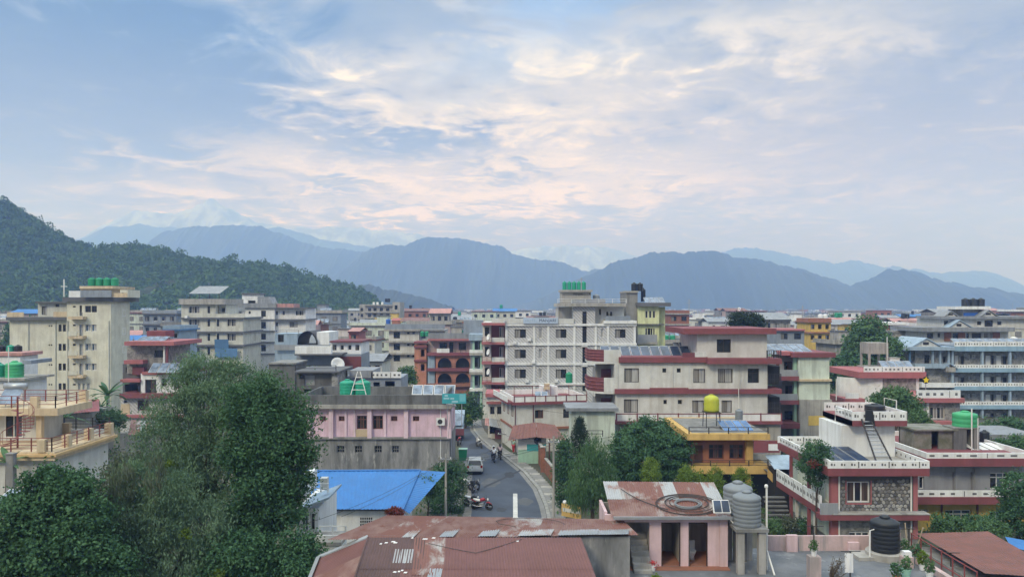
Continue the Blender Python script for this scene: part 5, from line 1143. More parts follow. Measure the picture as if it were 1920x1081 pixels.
def patterned(u0, d0, u1, d1, z0, z1, pitch=.62, th=.12, name='parapet'):
    """white solid parapet panel, the shade of small openings painted as dark plates"""
    L = math.hypot(u1 - u0, d1 - d0); o = MB().box(0, L, 0, th, z0, z1).build(name, white2, b.t, (u0, d0, 0)); o.rotation_euler = (0, 0, math.atan2(d1 - d0, u1 - u0)); n = int(L / pitch); q = MB(); hh = z1 - z0
    for i in range(n):
        x = (i + .5) * L / n
        q.box(x - .17, x - .05, -.012, -.002, z0 + hh * .36, z0 + hh * .68).box(x + .03, x + .12, -.012, -.002, z0 + hh * .36, z0 + hh * .62)
        q.box(x - .17, x - .05, th + .002, th + .012, z0 + hh * .36, z0 + hh * .68)
        if i % 3 == 2: q.box(x + L / n / 2 - .035, x + L / n / 2 + .035, -.012, -.002, z0 + hh * .1, z1 - hh * .1)
    q.build('lattice_shade', concreteD, o, kind='stuff'); return o  # the openings' shade is put into the colour of these plates
patterned(uL, -.8, uR, -.8, zfas1, zpar); patterned(uL + .12, 8.9, uL + .12, -.68, zfas1, zpar); patterned(uR, -.68, uR, 8.9, zfas1, zpar); patterned(uL, 8.9, uR, 8.9, zfas1, zpar)
zl0, zl1 = b.z(975, 2, -.8), b.z(964.5, 2, -.8)
raw(b, 'lower_slab', redp, uL - .5, uR, -.8, .04, zl0, zl1); raw(b, 'ledge', concreteL, b.u(1560, -.7), uR + .05, -.84, .03, zl1, zl1 + .06)
raw(b, 'balcony_slab', redp, uL - .1, -.45, .05, 9, zl0, zl1 + .12); patterned(uL - .1, 9, uL - .1, .3, zl1 + .12, zl1 + 1.0); raw(b, 'balcony_end', greyp, uL - .5, b.u(1570, -.6), -.78, -.66, zl1, zl1 + .75)
for d in (2.5, 6): raw(b, 'red_post', redp, uL - .08, uL + .12, d, d + .2, 0, zfas0); raw(b, 'cream_post', cream, uL + .2, uL + .4, d - .4, d - .2, 0, zl0)
for i in range(12): raw(b, 'stair_tread', concreteD, uL - 2.0, uL - .4, 3.2 + i * .27, 3.5 + i * .27, .2 + i * .26, .3 + i * .26)
# its roof room
b.wall(white2, 1577, 1678, 797, 878, 3.2, 4.0, [], name='roof_room'); zr0, zr1, zrp = b.z(798.5, 2, 2.4), b.z(788, 2, 2.4), b.z(771, 2, 2.4); ua, ub = b.u(1598, 2.4), b.u(1701, 2.4)
uc = b.u(1556, 6.6)
raw(b, 'roof_fascia', redp, ua, ub, 2.4, 7.6, zr0, zr1); MB().extr([(ua, 2.4, zr0), (ua, 7.6, zr0), (uc, 7.6, zr0), (uc, 5.6, zr0)], (0, 0, zr1 - zr0 - .003)).build('roof_fascia', redp, b.t)
patterned(ua, 2.4, ub, 2.4, zr1, zrp); patterned(uc, 5.6, ua, 2.4, zr1, zrp); patterned(ub, 2.55, ub, 7.6, zr1, zrp); patterned(uc, 7.6, ub, 7.6, zr1, zrp)
b.box('dark_doorway', darkm, 1563, 1580, 792, 806, 5, 6)
t = thing('roof_ladder', 'dark trussed ladder leaning up to the stone house roof room', 'ladder', b.loc(b.u(1658, 1.2), 1.2, zfas1 + .03)); top = Vector((-.75, 1.2, zr1 - zfas1 + .1))
for s in (-1, 1): MB().tube([(s * .55, 0, 0), (s * .3 + top.x, top.y - .06, top.z)], .06).build('rail', steelD, t)
for i in range(11): f = (i + .5) / 11.2; w_ = .55 - .25 * f; MB().tube([(top.x * f - w_, (top.y - .06) * f, top.z * f), (top.x * f + w_, (top.y - .06) * f, top.z * f)], .035, 5).build('rung', steel, t)
t = thing('hatch_panel', 'black sheet leaning over the ladder head on the roof room parapet', 'sheet', b.loc(b.u(1632, 2.2), 2.25, zr0)); MB().extr([(-.35, 0, 0), (.35, -.06, 0), (.2, .02, 1.15), (-.3, .05, 1.15)], (0, .05, 0)).build('sheet', plask, t)
tank(1640, 777, 56.8, 36, 20, plask, 'squat black tank on the stone house roof room', cat='water tank'); t = thing('pipe_loop', 'white pipe loop standing on the roof room corner', 'pipe', b.loc(b.u(1658, 5), 5, zr1)); MB().tube([(0, 0, 0), (0, 0, 1.3), (.9, 0, 1.1), (.9, 0, 0)], .045).build('pipe', pvcw, t)
tank(1577, 833, 57.5, 23, 28, plask, 'square looking black tank under the stair of the stone house', ribs=2)
solar(1559, 1636, 836, 864, 53.2, 2.0, 'of the collectors on the stone house terrace', 'collectors on the stone house', gl_s, 3, skew=-20)
t = thing('bent_pipe', 'white pipe frame in front of the black tank on the stone house', 'pipe', b.loc(b.u(1566, 4), 4, zfas1)); MB().tube([(0, 0, 2.4), (0, 0, 3.2), (1.2, 0, 3.25)], .04).build('pipe', pvcw, t)
# grey and mustard house at the edge
b = Bld('mustard_house', 'grey house with a mustard ground floor and red bands', 'house', 1737, 60); foot(b, -1.5, 9, 11)
b.wall(greyp, 1722, 1935, 873, 934, .6, 10, [(1724, 893, 1733, 916, 'w1'), (1856.5, 885.5, 1897, 917, 'w3t'), (1765, 884, 1790, 922, 'dg'), (1799, 884, 1824, 922, 'dg')], name='upper_wall')
b.slab(redp, 1737, 1940, 859, 874, .5, 11, 'roof_slab'); b.parapet(white2, 1737, 1940, 848.5, 859, -.45, .14, 10.5, pat=1.1)
b.slab(redp, 1716, 1940, 931, 945, .6, 2, 'balcony_slab'); b.parapet(white2, 1717, 1940, 919, 931, -.55, .12, pat=.8, name='balcony_wall')
b.wall(yellowp, 1718, 1935, 944, None, .5, 10, [(1772, 955, 1822, 984, 'w3t'), (1722, 954, 1739, 976, 'w2'), (1856, 958, 1882, 980, 'w2')], name='lower_wall')
for px in (1765, 1832): b.box('red_post', redp2, px, px + 3, 945, None, .42, .497)
b.pipe(1828, 874, 931, greyp, .05, .5); b.box('pilaster', greyp, 1792, 1797, 874, 931, .54, .598)
zd = b.z(859, 4, -.5)
t = thing('roof_hut', 'mossy concrete hut with a dark doorway on the mustard house roof', 'hut', b.loc(b.u(1714, 3.5), 3.5, zd)); w_ = b.u(1788, 3.5) - b.u(1714, 3.5)
hh = b.z(806, 3, 3.5) - zd; moss = blotch('mossy_concrete', (.24, .235, .215), (.12, .13, .09), .9, .42, .6)
MB().box(0, w_ * .44, 0, .15, 0, hh).box(w_ * .62, w_, 0, .15, 0, hh).box(0, .15, .15, 2.5, 0, hh).box(w_ - .15, w_, .15, 2.5, 0, hh).box(0, w_, 2.35, 2.5, 0, hh).build('wall', moss, t); MB().box(-.2, w_ + .2, -.35, 2.8, hh, hh + .14).build('slab', moss, t)
t = thing('concrete_plinth', 'grey concrete plinth under the bright green tank', 'plinth', b.loc(b.u(1789, 3.2), 3.2, zd)); ww = b.u(1836, 3.2) - b.u(1789, 3.2); hb = b.z(803.5, 3, 3.2) - zd
MB().box(0, ww * .5, 0, 1.6, 0, hb).build('block', concreteD, t); MB().box(ww * .8, ww, 0, 1.6, 0, hb).build('pillar', concrete, t); MB().box(-.05, ww + .05, -.05, 1.65, hb, hb + .1).build('slab', concrete, t)
tank(1809, 801.5, 64.1, 43, 30, plasg2, 'big bright green tank on a concrete plinth above the mustard house', ribs=3); tank(1846, 831, 66, 17, 24, plask, 'black tank behind the slanting collectors on the mustard house')
t = thing('riser_pipe', 'white riser pipe in front of the bright green tank', 'pipe', b.loc(b.u(1822, 2.9), 2.9, zd)); MB().tube([(0, 0, 0), (0, 0, 3.4)], .05).tube([(.5, 0, 0), (.5, 0, 2.6)], .035).build('shaft', pvcw, t)
solar(1840, 1908, 828, 850, 62.5, 2.0, 'of the pale collectors on the mustard house roof', 'collectors on the mustard house', plasw, 4, skew=-22, fm=steelD)
# curved white house, striped parapets and the blue hotel
b = Bld('curved_house', 'house with a curved white wall and a white patterned parapet on red', 'house', 1600, 98); foot(b, 0, 14, 9)
u0, u1, z0, z1 = b.ext(1588, 1655, 709, 770, 0); mb = MB()
for i in range(8):
    a, c = R(180 + 90 * i / 8 * 1), R(180 + 90 * (i + 1) / 8); k = lambda q: (u1 + (u1 - u0) * math.cos(q), 3 + 3 * math.sin(q))
    mb.quad((*k(a), 0), (*k(c), 0), (*k(c), z1), (*k(a), z1))
mb.build('curved_wall', white, b.t); b.wall(stone, 1653, 1724, 708, None, .1, 8, []); b.box('white_pilaster', white2, 1718, 1723, 708, 745, .0, .097); b.slab(redfade, 1611, 1737, 697, 708.5, .6, 9, 'roof_slab'); b.parapet(white2, 1620, 1734, 687, 697, -.5, .14, pat=.5)
solar(1656, 1716, 676, 690, 101, 1.4, 'of the blue collectors on the curved white house', 'collectors on the curved house', gl_s2, 4)
b.slab(redfade, 1584, 1622, 747, 760, .5, 5, 'lower_slab'); b.parapet(white, 1586, 1610, 736, 747, -.4, .12)
b = Bld('town_house', 'grey stone house with a red fascia and white window near the blue hotel', 'house', 1717, 90); foot(b, 0, 6, 8)
b.wall(stone, 1722, 1800, 754, None, .1, 7, [(1744, 763, 1772, 785, 'w4')]); b.slab(redfade, 1717, 1809, 746, 754.5, .6, 8, 'roof_slab'); b.parapet(white, 1719, 1801, 731, 746, -.5, .14, pat=.8); b.slab(redfade, 1738, 1790, 790, 797, 1, 2); b.box('pilaster', white2, 1738, 1742, 755, 800, 0, .097)
t = thing('water_tower', 'square concrete water tower on four legs by the round green tree', 'water tower', (X(1629, 104), 104, Z(687, 104))); w_ = 37 * 104 / F; hl, ht = 1.7, 3.2; FOOT.append((47, 52, 102, 108))
MB().box(0, w_, 0, w_, hl, ht).build('tank', concreteL, t)
for a in (0, 1):
    for c in (0, 1): MB().box(a * (w_ - .25), a * (w_ - .25) + .25, c * (w_ - .25), c * (w_ - .25) + .25, 0, hl).build('leg', concreteL, t)
MB().box(-.3, w_ + 3.2, -.3, w_ + .3, -Z(687, 104), 0).build('base', concreteL, t); MB().tube([(w_ * .9, -.15, 0), (w_ * .9, -.15, ht + .8)], .05).build('pipe', pvcw, t)
t = thing('white_box', 'pale cement box standing beside the concrete water tower', 'box', (X(1669, 104), 104, Z(687, 104))); MB().box(0, 1.3, 0, 1.3, 0, 1.1).build('wall', white, t); MB().box(-.06, 1.36, -.06, 1.36, 1.1, 1.2).build('lid', concreteL, t)
b = Bld('hotel_building', 'stone hotel with sky blue balcony bands and a row of roof collectors', 'building', 1690, 122); foot(b, 0, 21, 12)
fl = [(658, 690), (698, 723), (731, 758), (766, 792)]
W = []
for y0, y1 in fl: W += [(1790, y0 + 8, 1798, y1 - 2, 'dw'), (1848, y0 + 8, 1858, y1 - 2, 'dw'), (1868, y0 + 8, 1878, y1 - 2, 'dw'), (1858.5, y0 + 8, 1864, y1 - 3, 'bk'), (1801, y0 + 9, 1808, y1 - 3, 'bk'), (1880, y0 + 9, 1888, y1 - 3, 'bk'), (1815, y0 + 7, 1820, y0 + 13, 'smw'), (1822, y0 + 7, 1830, y0 + 13, 'smw'), (1893, y0 + 7, 1898, y0 + 13, 'smw'), (1901, y0 + 7, 1906, y0 + 13, 'smw')]
b.wall(stone, 1790, 1945, 650, None, 1.4, 10, W)
for i, y in enumerate((649, 690, 724, 759)): b.slab(blueband, 1789, 1945, y, y + (9 if i == 0 else 7.5), .3, 1.69, 'blue_band')
for i, y in enumerate((683, 717, 752)): b.parapet(white2, 1789, 1945, y, y + 7, -.25, .1, name='balustrade', pat=.42)
b.parapet(white2, 1790, 1945, 640, 649, -.25, .1, pat=.42); b.slab(greyblue, 1789, 1945, 647, 650, .1, 10, 'roof_slab')
for px in (1785, 1841, 1893): b.box('blue_column', bluepale, px, px + 3.5, 656, None, -.1, .3)
solar(1792, 1940, 634, 645, 124, 1.6, 'of the collector row on the blue banded hotel', 'collector row on the blue hotel', gl_s2, 10)
b.wall(stone, 1716, 1790, 656, None, .8, 9, [(1733, 665, 1743, 681, 'bk'), (1768, 668, 1774, 680, 'bk'), (1722, 700, 1740, 718, 'hole')], name='gable_wing'); b.slab(bluepale, 1688, 1791, 650, 656.5, .9, 10, 'wing_roof'); b.slab(bluepale, 1716, 1780, 682, 690, .6, 2, 'wing_slab'); b.slab(white, 1728, 1790, 718, 726, .5, 2); b.slab(concreteL, 1774, 1792, 688, 697, .7, 2)
def gable(b, pxa, pxp, pxb, yp, yb, d, deep, m, rm, name='gable'):
    za, zp = b.z(yb, 0, d), b.z(yp, 0, d); a, p, c = b.u(pxa, d), b.u(pxp, d), b.u(pxb, d)
    g = MB().extr([(a, d, za), (c, d, za), (p, d, zp)], (0, .2, 0)).build(name, m, b.t); q = MB(); e = .35
    q.extr([(a - e, d - .3, za - .12), (p, d - .3, zp + .05), (p, d - .3, zp + .2), (a - e, d - .3, za + .05)], (0, deep, 0)); q.extr([(p, d - .3, zp + .05), (c + e, d - .3, za - .12), (c + e, d - .3, za + .05), (p, d - .3, zp + .2)], (0, deep, 0)); q.build('gable_roof', rm, b.t)
    MB().box(p - .45, p + .45, d - .03, d - .005, za + (zp - za) * .25, za + (zp - za) * .6).build('gable_window', darkm, g)
gable(b, 1711, 1736, 1763, 635, 650, .0, 8, cream, bluepale); gable(b, 1771, 1780, 1790, 682, 690, -.4, 1.5, cream, bluepale)
for px in (1705, 1748, 1762, 1778): b.box('wing_post', bluep if px == 1705 else bluepale, px, px + 3, 656, 685, -.2, .1)
b = Bld('hill_lodge', 'tiered grey lodge with small gables and black tanks behind the blue hotel', 'building', 1728, 142); foot(b, 0, 22, 12)
b.wall(cream, 1734, 1890, 621, None, .8, 10, [(1738, 624, 1750, 634, 'bk'), (1758, 624, 1763, 632, 'bk'), (1786, 624, 1797, 636, 'bk'), (1812, 624, 1817, 638, 'bk'), (1822, 624, 1840, 637, 'bk'), (1845, 624, 1860, 638, 'cu')]); b.slab(tingrey, 1729, 1903, 613.5, 621.5, .9, 11, 'roof_slab')
for px in (1771, 1797, 1862): b.box('red_panel', brickp, px, px + 13, 623, 639, .6, .797)
b.wall(cream, 1766, 1945, 597, 615, 2, 9, [(1770, 601, 1778, 609, 'bk'), (1785, 601, 1790, 609, 'bk'), (1832, 602, 1840, 609, 'bk'), (1846, 600, 1862, 612, 'bk'), (1870, 602, 1878, 609, 'bk')], name='upper_wall'); b.slab(tingrey, 1764, 1945, 592.5, 597.5, -1.1, 10, 'upper_roof')
gable(b, 1778, 1798, 1822, 601, 615, .2, 5, cream, bluepale); gable(b, 1773, 1782, 1794, 584, 593, 1.4, 4, cream, tingrey); gable(b, 1841, 1853, 1868, 582, 593, 1.4, 4, cream, tingrey)
b.wall(concreteL, 1806, 1838, 579, 594, 3.5, 5, name='roof_tower'); b.box('tower_slab', white2, 1792, 1858, 574, 579.5, 2.5, 9); b.box('blue_panel', plasb, 1808, 1836, 586, 592, 3.2, 3.49)
for i, px in enumerate((1810, 1825, 1839)): tank(px, 574, 148, 13.5, 14.5, plask, nth(i, 3) + ' of three black tanks on the tiered lodge tower', 'black tanks on the tiered lodge')
b = Bld('town_house', 'brown brick house with a pale roof strip beyond the round green tree', 'house', 1662, 190); foot(b, 0, 6, 8); b.wall(brickp, 1665, 1698, 608, None, 0, 8, [(1668, 612, 1676, 620, 'bk'), (1682, 612, 1690, 620, 'bk')]); b.slab(white, 1660, 1704, 604, 609, .6, 9, 'roof_slab')
b = Bld('town_house', 'blank grey cement house behind the round green tree', 'house', 1670, 150); foot(b, 0, 7, 8); b.wall(concreteL, 1676, 1732, 623, None, 0, 8, []); b.slab(concrete, 1674, 1734, 621, 624, .2, 8.3, 'roof_slab')
# ------------------------------------------------------------------ foreground: rusty shed, roof terrace with its outhouse, tanks and pots
t = thing('rusty_shed', 'long shed under patched rusty tin roofs nearest the viewer', 'shed', (X(690, 33), 33, 0)); O = t.location.copy()
# rear lean-to strip: sheets running from its front eave up to the back
corrugated(t, W3(612, 1011, 32.9), W3(1196, 1002, 33.2), W3(1166, 973, 35.2), W3(724, 965, 35.2), 15, [rustA], .10, .013, 'roof_sheet', per=lambda i, r: (rustA, rustA, rustB, rustA)[(i * 7 + i // 3) % 4])
for k, px in enumerate((752, 822, 895, 970, 1045, 1120)):        # bare zinc ends laid along the eave
    wd = (24, 28, 34, 62, 74, 58, 28)[k]
    corrugated(t, W3(px, 1008.3 - (px - 612) * .0135, 32.93), W3(px + wd, 1008 - (px + wd - 612) * .0135, 32.95), W3(px + wd + 16 - k * 3, 991, 33.9), W3(px + 18 - k * 3, 992, 33.9), 1, [zinc if k % 3 else rustC], .10, .012, 'zinc_patch')
# front slope
apexL, apexR = W3(690, 1008, 32.7), W3(1088, 1008, 32.7); footL, footR = Vector((X(628, 26) - O.x, 26 - O.y, 6.35)), Vector((X(1160, 26) - O.x, 26 - O.y, 6.35))
corrugated(t, footL, footR, apexR, apexL, 11, [rustD], .12, .012, 'roof_sheet', rows=3, lap=.03, per=lambda i, r: rustE if (i in (0, 1, 2) and r == 2) or (i < 2 and r == 1) else rustB if i == 3 else rustC if (i == 1 and r == 1 and False) else rustD)
def patch(px0, px1, py0, py1, m, n=1, name='zinc_patch'):
    """a sheet scrap lying on the front slope"""
    nrm = (footR - footL).cross(apexL - footL).normalized(); q = []
    for px, py in ((px0, py1), (px1, py1), (px1 + 4, py0), (px0 + 5, py0)):
        d = Vector(((px - 960) / F, 1, -(py - HY) / F)); e = Vector((0, 0, H)) - O; k = (footL - e).dot(nrm) / d.dot(nrm); q.append(e + d * k + nrm * .035)
    corrugated(t, *q, n, [m], .10, .012, name)
patch(735, 772, 1030, 1056, rustC); patch(772, 812, 1008, 1078, rustB); patch(800, 826, 1066, 1085, zinc)
q = MB()
for px, py in ((714, 1021), (724, 1019), (737, 1017), (741, 1019), (795, 1012), (799, 1012), (740, 1074), (748, 1073), (754, 1071), (773, 1010), (813, 1010), (970, 1016), (760, 1075)):
    nrm = (footR - footL).cross(apexL - footL).normalized(); d = Vector(((px - 960) / F, 1, -(py - HY) / F)); e = Vector((0, 0, H)) - O; k = (footL - e).dot(nrm) / d.dot(nrm); p = e + d * k + nrm * .03
    a = rnd.uniform(.04, .10); q.extr([p + Vector((-a, 0, 0)), p + Vector((a * .7, -.02, 0)), p + Vector((a, .05, .02)), p + Vector((-a * .5, .06, .02))], nrm * .02)
q.build('white_scrap', plasw, t, kind='stuff')
# hip falling to the outer side
hipA = W3(598, 1046, 33.4); hipB = Vector((X(505, 26) - O.x, 26 - O.y, 4.9))
corrugated(t, hipB, hipA, apexL, footL, 5, [rustD, rustA], .14, .012, 'hip_sheet', per=lambda i, r: rustD if i % 3 else rustA)
MB().extr([hipB + Vector((-.12, 0, .02)), hipA + Vector((-.12, 0, .02)), hipA + Vector((.06, 0, .10)), hipB + Vector((.06, 0, .10))], (0, 0, .05)).build('edge_flashing', zinc, t)
MB().extr([hipA, apexL, apexL + Vector((-.05, .14, .05)), hipA + Vector((-.05, .14, .05))], (0, 0, .05)).build('edge_flashing', zinc, t)
MB().tube([apexL + Vector((0, 0, .03)), footL + Vector((0, 0, .03))], .05).build('hip_cap', rustE, t)
x0, x1 = hipA.x + .3, X(1182, 33.1) - O.x
MB().box(x0 + 1.6, x1, .25, 2.0, 0, Z(1004, 33.2)).build('wall', greywall, t); MB().box(X(1090, 33) - O.x, x1 - .01, .18, .248, 0, Z(1006, 33.1)).build('cement_face', greywall, t)
MB().box(X(700, 33) - O.x, X(1150, 33) - O.x, -6, -.1, 0, 6.0).build('front_wall', concrete, t)
tag(wire('roof_cable', 'dark cable trailing over the front tin slope', [tuple(O + footL.lerp(apexL, .92) + Vector((2.6, 0, .06))), tuple(O + footL.lerp(apexL, .80) + Vector((4.6, 0, .08))), tuple(O + footR.lerp(apexR, .97) + Vector((-2.5, 0, .06)))], .02, .012, steelD), kind=None)
ck = [(X(px, Y), Y, Z(py, Y)) for px, py, Y in ((968, 987, 33.9), (935, 981, 34.3), (930, 976, 34.6), (950, 972, 34.9), (1010, 971, 34.9), (1045, 976, 34.6), (1060, 982, 34.3))]
wire('roof_cable', 'looped dark cable lying on the rear tin strip', ck, -.01, .013, steelD)
# terrace building: a flat roof carrying the pink outhouse
ZT = 5.75
t = thing('terrace_building', 'flat grey roof terrace with salmon parapets below the viewer', 'building', (X(1183, 31), 31, 0)); O = t.location.copy(); xr = X(1705, 36.5) - O.x
MB().box(0, xr, 0, 6.6, 0, ZT - .15).build('wall', concreteL, t); deck = blotch('worn_roof_screed', (.17, .18, .20), (.115, .125, .14), .55, .40, .60, .9, third=(.225, .235, .25))
MB().box(-.1, xr + .1, -.1, 6.7, ZT - .15, ZT).build('roof_deck', deck, t)
yb = 37.3 - O.y; xp0, xp1 = X(1440, 37.3) - O.x, X(1636, 37.3) - O.x
MB().box(xp0, xp1, yb, yb + .14, ZT, ZT + .72).build('parapet', salmon2, t); MB().box(xr - .9, xr, yb, yb + .14, ZT, ZT + .85).build('parapet', salmon2, t)
for px, h in ((1486, .80), (1602, .45)): MB().box(X(px, 37.1) - O.x - .26, X(px, 37.1) - O.x + .26, yb - .18, yb - .003, ZT, ZT + h).build('parapet_pier', salmon, t)
MB().box(X(1632, 36.6) - O.x - .9, X(1632, 36.6) - O.x + 1.7, yb - 1.5, yb - .4, ZT, ZT + .16).build('step', concreteL, t)
MB().box(xr - .25, xr, .2, yb - .02, ZT, ZT + .28).build('edge_kerb', salmon2, t)
# the outhouse
t = thing('outhouse', 'pink outhouse with two open cubicles under a rusty tin roof', 'outhouse', (X(1183, 35), 35, ZT)); O = t.location.copy()
ox = lambda px, Y=35.0: X(px, Y) - O.x
hz = Z(964, 35) - ZT; hd = Z(978.5, 35) - ZT; dp = 2.3
b0, b1, c0, c1, d0, d1, e1 = ox(1183), ox(1218), ox(1240), ox(1276), ox(1291), ox(1327), ox(1364)
xl = ox(1134)
mb = MB()
for a, c in ((b1, c0), (c1, d0), (d1, ox(1349))): mb.box(a, c, 0, .13, 0, hd)
mb.build('front_wall', salmon, t); MB().box(ox(1349), e1, -.06, .2, -.05, hz - .02).build('corner_pier', salmon, t); MB().box(xl, ox(1349), .01, .14, hd, hz).build('lintel', salmon, t)
MB().box(e1 - .13, e1, .2, dp, 0, hz).build('side_wall', salmon, t); MB().box(xl, xl + .13, .14, dp, -.3, hz + .1).build('side_wall', salmon, t); MB().box(xl + .13, e1 - .13, dp - .12, dp, 0, hz).build('back_wall', concreteL, t)
for x in (b1, c1 + .05, d0 - .02): MB().box(x, x + .1, .13, dp - .12, 0, hd).build('partition', concreteL, t)
for a, c in ((c0, c1), (d0, d1)): MB().box(a, a + .04, .02, .1, 0, hd - .003).box(c - .04, c, .02, .1, 0, hd - .003).box(a + .04, c - .04, .02, .1, hd - .05, hd - .004).build('door_frame', fr_d, t)
MB().box(xl, e1, -.5, -.0, -.06, .03).build('door_step', brickp, t); MB().box(b1, e1 - .14, .135, dp - .13, .0, .035).build('floor', brickp, t)
corrugated(t, (ox(1147, 34.6), -.35, hz + .0), (ox(1371, 34.6), -.35, hz + .0), (ox(1338, 37.5), 2.6, Z(904, 37.6) - ZT), (ox(1131, 37.5), 2.6, Z(902, 37.6) - ZT), 8, [rustC, rustB, rustA], .10, .013, 'roof_sheet', rows=2, lap=.03, per=lambda i, r: (rustC if i in (0, 4, 7) else rustB) if r else (rustA if i < 3 else rustB))
g = MB().box(ox(1150, 34.6), ox(1373, 34.6), -.47, -.36, hz - .10, hz + .02).build('gutter', steel, t)
MB().tube([(ox(1368, 34.6), -.42, hz - .08), (ox(1376, 34.6), -.40, hz - .30)], .03).build('gutter_spout', pvcw, t)
# loo inside the second cubicle
q = thing('toilet', 'white toilet standing in the second cubicle of the outhouse', 'toilet', tuple(O + Vector(((d0 + .36), .95, .035))))
MB().lathe([(.13, 0), (.12, .16), (.19, .33), (.21, .38), (.15, .39), (.10, .25)], 14).build('bowl', plasw, q, smooth=True); MB().box(-.2, .2, .22, .38, .36, .78).build('cistern', plasw, q); MB().lathe([(.215, .39), (.215, .42), (.13, .42)], 14).build('seat', plasw, q)
# stair going down past the alcove
t2 = thing('concrete_stair', 'worn concrete stair descending beside the grey shed wall', 'staircase', tuple(O + Vector((b0, 0, 0))))
for i in range(7): MB().box(.02, b1 - b0 - .02, -.9 + i * .28, -.62 + i * .28, -.3, .12 + i * .19).build('stair_tread', concreteL, t2)
# hose coil on the tin roof
rn = Vector((0, 2.95, Z(903, 37.6) - ZT - hz)).normalized(); ra = Vector((1, 0, 0)); rc = O + Vector((ox(1289, 35.6), .55, hz + (.9 / 2.95) * (Z(903, 37.6) - ZT - hz) + .06))
def coil(name, label, rads, r, m, squash=1.0, wob=.03):
    mb = MB()
    for k, R_ in enumerate(rads):
        off = ra * rnd.uniform(-wob, wob) * 3 + rn * rnd.uniform(-wob, wob) * 2
        mb.tube([tuple(rc + off + ra * (R_ * math.cos(R(i * 12))) + rn * (R_ * squash * math.sin(R(i * 12))) + Vector((0, 0, .02 * k))) for i in range(31)], r, 5, False)
    return tag(mb.build(name, m), label, 'hose coil')
coil('hose_coil', 'wide loops of black hose lying on the outhouse roof', [1.45, 1.36, 1.12, .98, .90], .020, P_('faded_black_hose', (.06, .05, .05)), .62); coil('hose_coil', 'tight pale grey hose ring in the middle of the black loops', [.60, .56, .53, .62], .024, plasgr, .62, .01)
wire('hose', 'black hose end running from the coil to the outer roof edge', [tuple(rc + Vector((-1.0, -.5, -.12))), tuple(rc + Vector((-2.2, .3, .14))), tuple(rc + Vector((-2.9, 1.2, .42)))], .02, .022, plask)
t = thing('solar_lamp_board', 'small dark blue collector in a white frame on the outhouse gutter', 'solar collector', (X(1338, 34.4), 34.4, Z(961, 34.4))); ww, hh = 33 * 34.4 / F, 22 * 34.4 / F
MB().extr([(0, 0, 0), (ww, 0, 0), (ww - .05, .28, hh), (.0, .28, hh)], (0, .03, -.02)).build('frame', plasw, t); g = MB()
for i in range(2): g.extr([(.05 + i * ww * .46, .012, .04), (.05 + (i + .94) * ww * .46 - .02, .012, .04), (.05 + (i + .94) * ww * .46 - .03, .26, hh - .04), (.05 + i * ww * .46, .26, hh - .04)], (0, -.02, .016))
g.build('cells', gl_s, t)
# twin grey tanks on a concrete stand
t = thing('tank_stand', 'concrete stand with a slab carrying two ribbed grey tanks', 'stand', (X(1380, 34), 34, ZT)); zs = Z(988, 34.2) - ZT
MB().box(-.02, 1.42, -.1, 2.4, zs - .14, zs).build('slab', concrete, t)
for x, y in ((.08, 0), (1.02, 0), (.08, 1.9), (1.02, 1.9)): MB().box(x, x + .30, y, y + .3, 0, zs - .14).build('leg', concreteL, t)
MB().box(.38, 1.0, 1.7, 1.8, 0, zs - .15).build('back_panel', concreteD, t)
tank(1403, 987, 34.7, 52, 60, plasgr, 'nearer ribbed grey tank on the concrete stand', 'grey tanks on the concrete stand', ribs=7, loc=(X(1380, 34) + .66, 34.62, ZT + zs)); tank(1395, 985, 35.7, 54, 64, plasgr, 'ribbed grey tank tucked behind the nearer one on the stand', 'grey tanks on the concrete stand', ribs=7, loc=(X(1380, 34) + .62, 35.85, ZT + zs))
t = thing('white_pole', 'tall white plastic pole with a capped head beside the grey tanks', 'pole', (X(1437.5, 34.6), 34.6, ZT)); MB().tube([(0, 0, 0), (0, 0, Z(912, 34.6) - ZT)], .045, 8).build('shaft', pvcw, t); MB().lathe([(.075, 0), (.085, .08), (.05, .14)], 10).build('cap', pvcw, t, (-.02, 0, Z(912, 34.6) - ZT - .03)); MB().tube([(0, -.0, .9), (.12, -.7, .0)], .04, 6).build('brace', pvcw, t)
tank(1659, 1047, 36.3, 52, 61, plask, 'big black ribbed tank on a round plinth of the terrace', ribs=7, loc=(X(1659, 36.3), 36.3, ZT + .34)); t = thing('round_plinth', 'low round concrete plinth under the big black tank', 'plinth', (X(1659, 36.3), 36.3, ZT + .0)); MB().lathe([(.85, 0), (.85, .30), (.80, .34)], 24).build('disc', concreteL, t)
t = thing('standpipe', 'white standpipe beside the big black tank', 'pipe', (X(1631, 36), 36, ZT)); MB().tube([(0, 0, 0), (0, 0, 1.35), (.3, .1, 1.4)], .04).build('shaft', pvcw, t)
